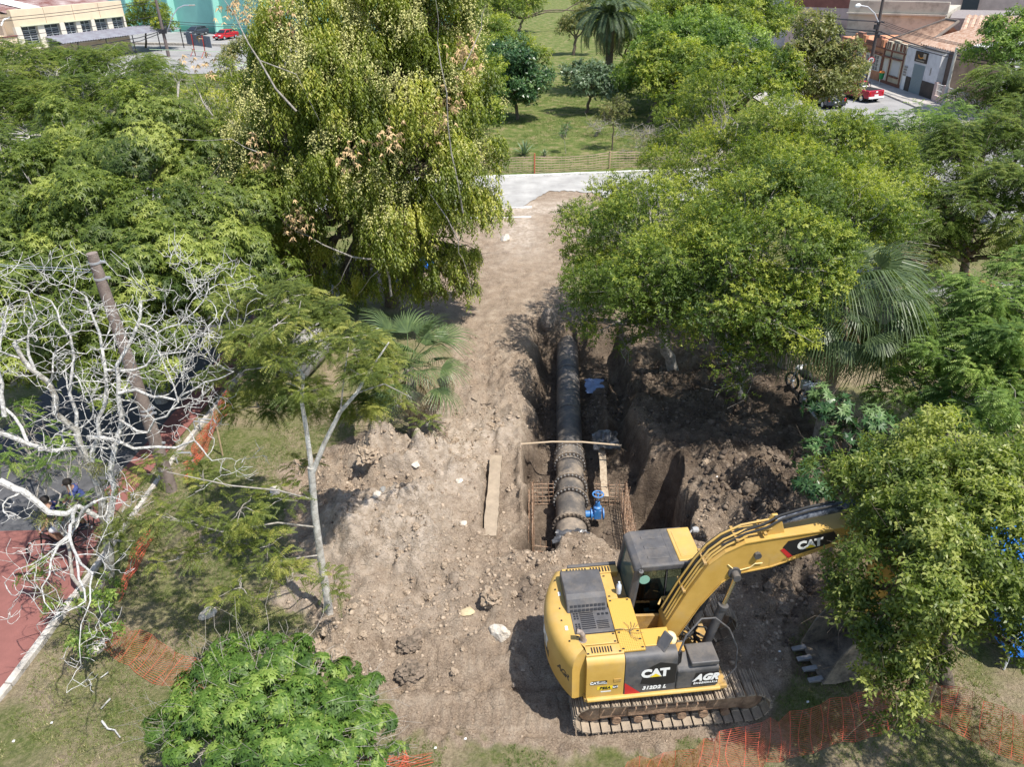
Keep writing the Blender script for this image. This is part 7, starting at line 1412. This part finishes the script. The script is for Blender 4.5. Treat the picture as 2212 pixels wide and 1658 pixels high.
for s in (-5.9, -2, 2, 6, 10): mb = MB(); mb.tube([(s, -3.4, 0), (s, -3.4, 2.5)], .07, 6); mb.obj('post', wirem, ln)
gwh = thing('warehouse', 'huge turquoise warehouse wall with buttresses at the top left', 'building'); tq = mat('turquoise_wall', (.27, .56, .48), .8, var=.06, scale=.4); tqd = mat('turquoise_band', (.12, .36, .28), .8)
def turquoise():
    a, b_ = Vector((-75, 158, 0)), Vector((-10, 118.5, 0)); d = (b_-a).normalized(); n_ = Vector((d.y, -d.x, 0)); L = (b_-a).length
    def seg(nm, s0, s1, z0, z1, off, th, m): c_ = a+d*(s0+s1)/2+n_*(off+th/2); mb = MB(); mb.box((c_.x, c_.y, (z0+z1)/2), (s1-s0, th, z1-z0), math.atan2(d.y, d.x)); mb.obj(nm, m, gwh)
    seg('wall', 0, L, 0, 14, 0, -8, tq); seg('band', 0, L, 0, .9, 0, .06, tqd)
    for s in (12, 23, 34, 45, 56, 67): 
        c_ = a+d*s; mb = MB(); mb.add([c_+n_*.0+d*-.15, c_+n_*1.6+d*-.15, c_+n_*.5+d*-.15+Vector((0, 0, 14)), c_+d*-.15+Vector((0, 0, 14)), c_+d*.15, c_+n_*1.6+d*.15, c_+n_*.5+d*.15+Vector((0, 0, 14)), c_+d*.15+Vector((0, 0, 14))], [(0, 1, 2, 3), (4, 5, 6, 7), (1, 5, 6, 2), (0, 3, 7, 4), (3, 2, 6, 7)]); mb.obj('buttress', tq, gwh)
turquoise()
# ================================================================ VEHICLES
def car(name, label, cat, loc, rz, paint, kind='hatch', sc_=1.):
    t = thing(name, label, cat, loc, rz); L = 4.1 if kind != 'pickup' else 4.5; W_ = 1.68; hw = W_/2
    tyre = mat('tyre', (.02, .02, .02), .8) if 'tyre' not in bpy.data.materials else bpy.data.materials['tyre']
    body = [(-L/2, .35), (-L/2-.03, .62), (-L/2+.02, .88), (-L/2+.35, .96), (L/2-1.05, .92), (L/2-.35, .80), (L/2-.03, .64), (L/2, .34)] if kind != 'pickup' else [(-L/2, .38), (-L/2, 1.0), (-L/2+.1, 1.02), (L/2-1.2, .98), (L/2-.35, .86), (L/2-.03, .68), (L/2, .36)]
    import bmesh
    n_ = len(body); vs = []; 
    for y, k in ((-hw, .97), (-hw*.93, 1.), (hw*.93, 1.), (hw, .97)):
        for x, z in body: vs.append((x*k, y, .36+(z-.36)*(1 if abs(y) < hw*.95 else .93)))
    fs = [(j*n_+i, j*n_+(i+1) % n_, (j+1)*n_+(i+1) % n_, (j+1)*n_+i) for j in range(3) for i in range(n_)]+[tuple(range(n_)), tuple(range(4*n_-1, 3*n_-1, -1))]
    mb = MB(); mb.add(vs, fs); mb.obj('body', paint, t, bevel=.05, seg=3)
    if kind == 'pickup': cab_ = [(-.55, .98), (-.35, 1.46), (.45, 1.47), (1.15, .98)]
    elif kind == 'sedan': cab_ = [(-1.55, .94), (-.95, 1.38), (.35, 1.40), (1.15, .92)]
    else: cab_ = [(-1.9, .94), (-1.55, 1.40), (.25, 1.44), (1.2, .92)]
    vs = []
    for y, k in ((-1, 0), (1, 0)):
        for x, z in cab_: vs.append((x, y*(hw*.94 if z < 1.1 else hw*.76), z))
    mb = MB(); mb.add(vs, [(0, 1, 5, 4), (1, 2, 6, 5), (2, 3, 7, 6), (3, 0, 4, 7), (0, 3, 2, 1), (4, 5, 6, 7)]); mb.obj('cabin', paint, t, bevel=.05, seg=3)
    def quad(nm, pts, m): mb = MB(); mb.add(pts, [(0, 1, 2, 3)]); mb.obj(nm, m, t)
    gl = bpy.data.materials.get('car_glass') or mat('car_glass', (.02, .025, .03), .08, spec=.8)
    c_ = cab_; e = .012; yb, yt = hw*.94, hw*.76
    def L2(a, b_, q): return a+(b_-a)*q
    for sg, (p, q) in ((1, (3, 2)), (-1, (0, 1))):   # windscreen, rear glass
        x0, z0 = c_[p]; x1, z1 = c_[q]; f = lambda k, w_: (L2(x0, x1, k)+sg*.02, w_*L2(yb, yt, k), L2(z0, z1, k)+.012)
        quad('windscreen' if sg > 0 else 'rear_glass', [f(.1, -.88), f(.1, .88), f(.9, .88), f(.9, -.88)], gl)
    for s_ in (-1, 1):
        xa, xb = L2(c_[0][0], c_[1][0], .25), L2(c_[3][0], c_[2][0], .25); xta, xtb = L2(c_[0][0], c_[1][0], .85), L2(c_[3][0], c_[2][0], .85); zb, zt_ = L2(.94, 1.4, .25), L2(.94, 1.4, .85); y0_, y1_ = s_*(L2(yb, yt, .25)+.015), s_*(L2(yb, yt, .85)+.015)
        xm = (xa+xb)/2+.0
        quad('side_glass', [(xa+.12, y0_, zb), (xm-.05, y0_, zb), (xm-.05, y1_, zt_), (xta+.08, y1_, zt_)], gl)
        quad('side_glass', [(xm+.05, y0_, zb), (xb-.15, y0_, zb), (xtb-.08, y1_, zt_), (xm+.05, y1_, zt_)], gl)
    for x in (-L/2+.78, L/2-.78):
        for s_ in (-1, 1):
            mb = MB(); mb.lathe([(.30, -.1), (.32, -.06), (.32, .06), (.30, .1)], Matrix.Translation((x, s_*(hw-.09), .32)) @ Matrix.Rotation(R(90), 4, 'X'), 20); w_ = mb.obj('wheel', tyre, t, smooth=True); mb = MB(); mb.lathe([(.19, -.115), (.19, .115)], Matrix.Translation((x, s_*(hw-.09), .32)) @ Matrix.Rotation(R(90), 4, 'X'), 14); mb.obj('rim', galv, w_)
    lw = bpy.data.materials.get('lamp_clear') or mat('lamp_clear', (.75, .75, .75), .15); lr = bpy.data.materials.get('lamp_red') or mat('lamp_red', (.5, .01, .01), .2)
    for s_ in (-1, 1):
        mb = MB(); mb.box((L/2-.12, s_*(hw-.28), .70), (.2, .34, .13)); mb.obj('headlight', lw, t, bevel=.03); mb = MB(); mb.box((-L/2+.03, s_*(hw-.16), .78), (.12, .16, .26)); mb.obj('tail_light', lr, t, bevel=.03); mb = MB(); mb.box((.85, s_*(hw+.06), 1.0), (.12, .16, .12)); mb.obj('wing_mirror', paint, t, bevel=.02)
    mb = MB(); mb.box((L/2+.0, 0, .52), (.06, 1.0, .14)); mb.obj('grille', tyre, t); mb = MB(); mb.box((-L/2-.03, 0, .62), (.02, .42, .14)); mb.obj('number_plate', bpy.data.materials['panel_grey'] if False else WHT, t); mb = MB(); mb.box((L/2+.04, 0, .42), (.02, .42, .12)); mb.obj('number_plate', WHT, t)
    mb = MB(); mb.box((0, 0, .36), (L*.98, W_*.96, .12)); mb.obj('sill', tyre, t)
    if kind == 'pickup':
        mb = MB(); mb.box((-1.38, 0, 1.025), (1.45, 1.36, .02)); mb.obj('load_bed', tyre, t)
        mb = MB(); mb.tube([(-.75, -.7, 1.0), (-.6, -.62, 1.42), (-.6, .62, 1.42), (-.75, .7, 1.0)], .03, 6); mb.obj('roll_bar', tyre, t); mb = MB(); mb.box((-L/2-.015, 0, .90), (.01, .2, .12)); mb.obj('tailgate_badge', WHT, t); mb = MB(); mb.box((-L/2-.05, 0, .44), (.12, 1.6, .16)); mb.obj('bumper', WHT, t, bevel=.02)
        quad('rear_glass_band', [(-.585, -.6, 1.05), (-.585, .6, 1.05), (-.55, .58, 1.14), (-.55, -.58, 1.14)], WHT)
    t.scale = (sc_,)*3; return t
redp = mat('red_car_paint', (.50, .02, .03), .25, spec=.6); redp2 = mat('crimson_paint', (.36, .015, .035), .25, spec=.6); darkp = mat('dark_grey_paint', (.05, .06, .08), .25, spec=.6); bluep = mat('blue_black_paint', (.02, .03, .05), .2, spec=.6)
car('parked_car', 'red hatchback parked by the turquoise warehouse', 'car', (-43.0, 132.0, 0), R(-115), redp, 'sedan')
car('parked_car', 'dark grey car next to the red hatchback by the turquoise warehouse', 'car', (-49.6, 138.0, 0), R(-112), darkp, 'hatch')
car('pickup_truck', 'crimson pickup truck with open bed driving down the right street', 'pickup truck', (30.9, 71.6, 0), R(110), redp2, 'pickup')
car('parked_car', 'dark blue car half hidden by the olive brown tree on the street', 'car', (27.2, 69.0, 0), R(95), bluep, 'hatch')
car('parked_car', 'purple red car glimpsed at the top edge above the weeping tree', 'car', (-33, 129, 0), R(-90), mat('purple_paint', (.25, .02, .08), .3), 'hatch')
# ================================================================ SMALL THINGS
# concrete pipes stored behind the palm
cpm = mat('concrete_pipe', (.30, .29, .28), .9, var=.2, scale=4, bump=.3)
def cpipe(label, c, d, r_, L):
    d = Vector(d).normalized(); T_ = Matrix.Translation((0, 0, r_)) @ d.to_track_quat('Z', 'Y').to_matrix().to_4x4(); mb = MB(); mb.lathe([(r_*.84, 0), (r_, 0), (r_, L), (r_*.84, L)], T_, 28); n = 28
    o = mb.obj('concrete_pipe', cpm, smooth=True); o.location = (*c, gz(*c)-.03); 
    return tag(o, label, 'pipe')
cpipe('grey concrete pipe half hidden between the weeping tree and the broad tree', (-7.3, 28.2), (-.2, 1, 0), .62, 2.2)
cpipe('dark concrete pipe in deep shade below the grey one', (-7.5, 23.6), (.25, 1, 0), .62, 2.2)
crumple('tarpaulin', 'bright blue tarpaulin spread on the ground behind the weeping branches', (-3.4, 33.6, .25), .9, .7, .25, mat('blue_tarp', (.03, .20, .68), .5, var=.2, scale=5), 21, cat='tarpaulin')
crumple('tarpaulin', 'blue tarpaulin heap nearer the weeping tree trunk', (-4.5, 31.2, .25), .8, .6, .3, bpy.data.materials['blue_tarp'], 25, cat='tarpaulin')
# blue tent, bottom right
def tent():
    t = thing('blue_canopy', 'bright blue canopy tent cut by the right edge of the picture', 'tent', (10.3, 11.1, 0)); bt = bpy.data.materials['blue_tarp']
    mb = MB(); mb.add([(-.5, -.45, .45), (2.2, -.7, .45), (2.2, 2.0, .45), (-.5, 2.0, .45), (-.35, -.2, 2.0), (2.2, -.5, 2.0), (2.2, 2.0, 2.0), (-.4, 1.9, 2.0), (1., .8, 2.7)], [(0, 1, 5, 4), (1, 2, 6, 5), (2, 3, 7, 6), (3, 0, 4, 7), (4, 5, 8), (5, 6, 8), (6, 7, 8), (7, 4, 8)]); mb.obj('canopy', bt, t)
    for x, y in ((-.42, -.38), (2.1, -.6), (-.42, 1.9)): mb = MB(); mb.tube([(x, y, 0), (x, y, 2.0)], .025, 6); mb.obj('leg', WHT, t)
tent()
def jug():
    g = at(1570, 770); t = thing('water_jug', 'blue plastic water jug hanging in the shade under the right canopy', 'jug', (g.x, g.y, 0)); mb = MB(); mb.lathe([(.14, .05), (.17, .1), (.17, .42), (.08, .5), (.06, .56)], None, 16); mb.obj('jug_body', bluem, t, smooth=True); mb = MB(); mb.tube([(.0, 0, .5), (-.15, .05, 1.0), (-.05, .1, 1.5), (.3, .1, 1.6)], .012, 5); mb.obj('hose', frw, t)
jug()
mb = MB(); rr_ = random.Random(2)
litter = []
for i, (px, py) in enumerate(((1395, 733), (1600, 792), (1545, 835), (112, 1565), (30, 1605), (1745, 1515), (1683, 1412), (1005, 1600), (1545, 1055), (940, 1618))):
    g = at(px, py); mb = MB(); mb.add([(-.025, -.015, 0), (.025, -.02, .005), (.03, .02, .015), (-.015, .025, .01), (0, 0, .025)], [(0, 1, 4), (1, 2, 4), (2, 3, 4), (3, 0, 4)]); o = mb.obj('litter', WHT); o.location = (g.x, g.y, gz(g.x, g.y)+.01); tag(o, 'small scrap of white litter lying on the ground', 'litter', 'scraps of white litter')
def motorbike(px, py, rz, label, paint):
    g = at(px, py); t = thing('motorcycle', label, 'motorcycle', (g.x, g.y, gz(g.x, g.y)), rz); tyre = bpy.data.materials['tyre']
    for x in (-.62, .65):
        mb = MB(); mb.tube([(x+.27*math.cos(a), 0, .3+.27*math.sin(a)) for a in [i*math.pi/9 for i in range(19)]], .045, 6, False); w_ = mb.obj('wheel', tyre, t); mb = MB(); mb.lathe([(.05, -.05), (.05, .05)], Matrix.Translation((x, 0, .3)) @ Matrix.Rotation(R(90), 4, 'X'), 8)
        for k in range(6): mb.tube([(x, 0, .3), (x+.26*math.cos(k*1.047), 0, .3+.26*math.sin(k*1.047))], .01, 4)
        mb.obj('rim', galv, w_)
    mb = MB(); mb.lathe([(.02, 0), (.13, .1), (.15, .3), (.09, .48)], Matrix.Translation((-.12, 0, .78)) @ Matrix.Rotation(R(90), 4, 'Y'), 12); mb.obj('fuel_tank', paint, t, smooth=True)
    mb = MB(); mb.box((-.42, 0, .78), (.6, .24, .1)); mb.obj('seat', tyre, t, bevel=.03); mb = MB(); mb.box((0, 0, .45), (.4, .26, .34)); mb.obj('engine', galv, t, bevel=.04)
    mb = MB(); mb.tube([(.65, .07, .3), (.42, .07, .95)], .025, 6); mb.tube([(.65, -.07, .3), (.42, -.07, .95)], .025, 6); mb.tube([(.3, -.35, 1.02), (.42, -.1, .97), (.42, .1, .97), (.3, .35, 1.02)], .018, 6); mb.obj('handlebar', galv, t); mb = MB(); mb.lathe([(.09, 0), (.08, .1), (.03, .14)], Matrix.Translation((.5, 0, .88)) @ Matrix.Rotation(R(-90), 4, 'Y'), 12); mb.obj('headlight', WHT, t)
    mb = MB(); mb.tube([(.0, .14, .3), (-.3, .16, .28), (-.85, .17, .36)], .04, 8); mb.obj('exhaust', galv, t)
motorbike(1738, 866, R(115), 'dark motorcycle parked in the shade by the large fan palm trunk', BLK2); motorbike(1755, 905, R(100), 'second motorcycle with silver parts in the shade next to the first', darkp)
# ---------------------------------------------------------------- cyclists on the red path
skin = mat('skin', (.34, .19, .125), .6); navy = mat('navy_cloth', (.015, .02, .07), .85); wcl = mat('white_cloth', (.7, .7, .7), .85); jean = mat('dark_cloth', (.03, .035, .05), .85); hairm = mat('hair_dark', (.02, .015, .012), .7)
def skinned(name, joints, edges, radii, m, parent, lv=1):
    me = bpy.data.meshes.new(name); me.from_pydata([Vector(j) for j in joints], edges, []); o = bpy.data.objects.new(name, me); C.objects.link(o); o.parent = parent
    md = o.modifiers.new('skin', 'SKIN'); sv = me.skin_vertices[0] if me.skin_vertices else None
    if sv is None:
        bpy.context.view_layer.update(); sv = me.skin_vertices[0]
    for i, r_ in enumerate(radii): sv.data[i].radius = (r_, r_)
    sv.data[0].use_root = True
    sb = o.modifiers.new('sub', 'SUBSURF'); sb.levels = lv; sb.render_levels = lv; me.materials.append(m); md.use_smooth_shade = True; return o
def cyclist(px, py, rz, shirt, label_p, label_b, hatm):
    g = at(px, py); b_ = thing('bicycle', label_b, 'bicycle', (g.x, g.y, .03), rz); tyre = bpy.data.materials['tyre']
    for x in (-.5, .52):
        mb = MB(); mb.tube([(x+.32*math.cos(a), 0, .33+.32*math.sin(a)) for a in [i*math.pi/12 for i in range(25)]], .018, 6, False); w_ = mb.obj('wheel', tyre, b_); mb = MB()
        for k in range(10): mb.tube([(x, 0, .33), (x+.31*math.cos(k*.628), 0, .33+.31*math.sin(k*.628))], .004, 3)
        mb.obj('spokes', galv, w_)
    mb = MB()
    for p, q in (((-.5, 0, .33), (-.05, 0, .30)), ((-.5, 0, .33), (-.15, 0, .82)), ((-.05, 0, .30), (-.18, 0, .92)), ((-.05, 0, .30), (.38, 0, .80)), ((-.15, 0, .80), (.38, 0, .84)), ((.52, 0, .33), (.36, 0, .98))): mb.tube([p, q], .018, 6)
    mb.obj('frame', BLK2, b_); mb = MB(); mb.tube([(.28, -.28, 1.0), (.36, -.1, 1.02), (.36, .1, 1.02), (.28, .28, 1.0)], .016, 6); mb.obj('handlebar', galv, b_); mb = MB(); mb.box((-.2, 0, .95), (.26, .16, .06)); mb.obj('saddle', tyre, b_, bevel=.02); mb = MB(); mb.tube([(-.05, -.14, .14), (-.05, 0, .30), (-.05, .14, .46)], .014, 5); mb.box((-.05, -.16, .14), (.1, .08, .02)); mb.box((-.05, .16, .46), (.1, .08, .02)); mb.obj('pedals', galv, b_)
    t = thing('person', label_p, 'person', (g.x, g.y, .03), rz)
    J = [(-.18, 0, 1.04), (-.12, 0, 1.22), (-.03, 0, 1.42), (.02, 0, 1.52), (.04, 0, 1.58), (.06, 0, 1.70),   # pelvis..head
         (-.02, .19, 1.46), (.12, .24, 1.24), (.28, .27, 1.05), (-.02, -.19, 1.46), (.12, -.24, 1.24), (.28, -.27, 1.05),
         (-.16, .10, 1.0), (.20, .11, .86), (.0, .12, .52), (-.16, -.10, 1.0), (.12, -.11, .66), (-.06, -.12, .20), (.08, .14, .47), (.05, -.14, .15)]
    Ed = [(0, 1), (1, 2), (2, 3), (3, 4), (4, 5), (3, 6), (6, 7), (7, 8), (3, 9), (9, 10), (10, 11), (0, 12), (12, 13), (13, 14), (0, 15), (15, 16), (16, 17), (14, 18), (17, 19)]
    Rd = [.14, .13, .15, .10, .055, .095, .06, .042, .03, .06, .042, .03, .10, .065, .042, .10, .065, .042, .035, .035]
    skinned('body', J, Ed, Rd, skin, t)
    skinned('shirt', [J[0], J[1], J[2], J[3], J[6], (.06, .22, 1.34), J[9], (.06, -.22, 1.34)], [(0, 1), (1, 2), (2, 3), (3, 4), (4, 5), (3, 6), (6, 7)], [.15, .145, .165, .115, .075, .062, .075, .062], shirt, t)
    skinned('shorts', [J[0], J[12], J[13], J[15], J[16]], [(0, 1), (1, 2), (0, 3), (3, 4)], [.155, .115, .085, .115, .085], wcl if shirt is navy else jean, t)
    for s_ in (-1, 1):
        for k in range(5):
            mb = MB(); x0 = Vector((.28+.0, s_*(.25+.018*k), 1.05)); mb.tube([x0, x0+Vector((.05, 0, .0)), x0+Vector((.07, 0, -.035)), x0+Vector((.045, 0, -.055))] if k else [x0, x0+Vector((.02, -s_*.03, -.02)), x0+Vector((.05, -s_*.03, -.04))], .009, 5); mb.obj('finger', skin, t)
        mb = MB(); mb.box((.08 if s_ > 0 else .05, s_*.14, .49 if s_ > 0 else .17), (.24, .09, .07)); mb.obj('shoe', jean, t, bevel=.02)
    mb = MB(); mb.lathe([(.10, 0), (.108, .05), (.09, .10), (.04, .13)], Matrix.Translation((.05, 0, 1.70)), 16); mb.obj('cap' if hatm is not hairm else 'hair', hatm, t, smooth=True)
    mb = MB(); mb.lathe([(.012, 0), (.018, .02), (.005, .04)], Matrix.Translation((.145, 0, 1.68)) @ Matrix.Rotation(R(90), 4, 'Y'), 6); mb.obj('nose', skin, t)
cyclist(150, 1200, R(200), navy, 'person in a navy shirt and white shorts riding a bicycle behind the bare branches', 'bicycle ridden by the person in the navy shirt', hairm)
cyclist(195, 1160, R(205), mat('blue_cloth', (.05, .07, .20), .85), 'person in a mid blue top riding just ahead on the red path', 'bicycle ridden by the person in the mid blue top', hairm)
mb = MB(); rnd = random.Random(8)
for k in range(160):
    a = rnd.uniform(0, 6.28); q = rnd.uniform(0, 2.0); p0 = Vector((q*math.cos(a)*1.5, q*math.sin(a)*.7, rnd.uniform(0, .5))); mb.tube([p0, p0+Vector((rnd.gauss(0, .5), rnd.gauss(0, .3), rnd.uniform(0, .7)))], .015, 3)
o = mb.obj('brush_pile', bark('grey')); o.location = (10.5, 58.5, 0); tag(o, 'pile of cut dry branches in the shade at the edge of the lawn', 'brush pile', kind='stuff')
# stone block under the bare tree, orange scrap on the path
rock('stone_block', 'upright grey stone block at the foot of the bare tree by the loose net', 212, 1400, .22, rockm, 95, .8, angular=.9, cat='stone')
print('leaves', NLEAF, 'tris', sum(len(p.vertices)-2 for m in bpy.data.meshes for p in m.polygons) if False else 0)
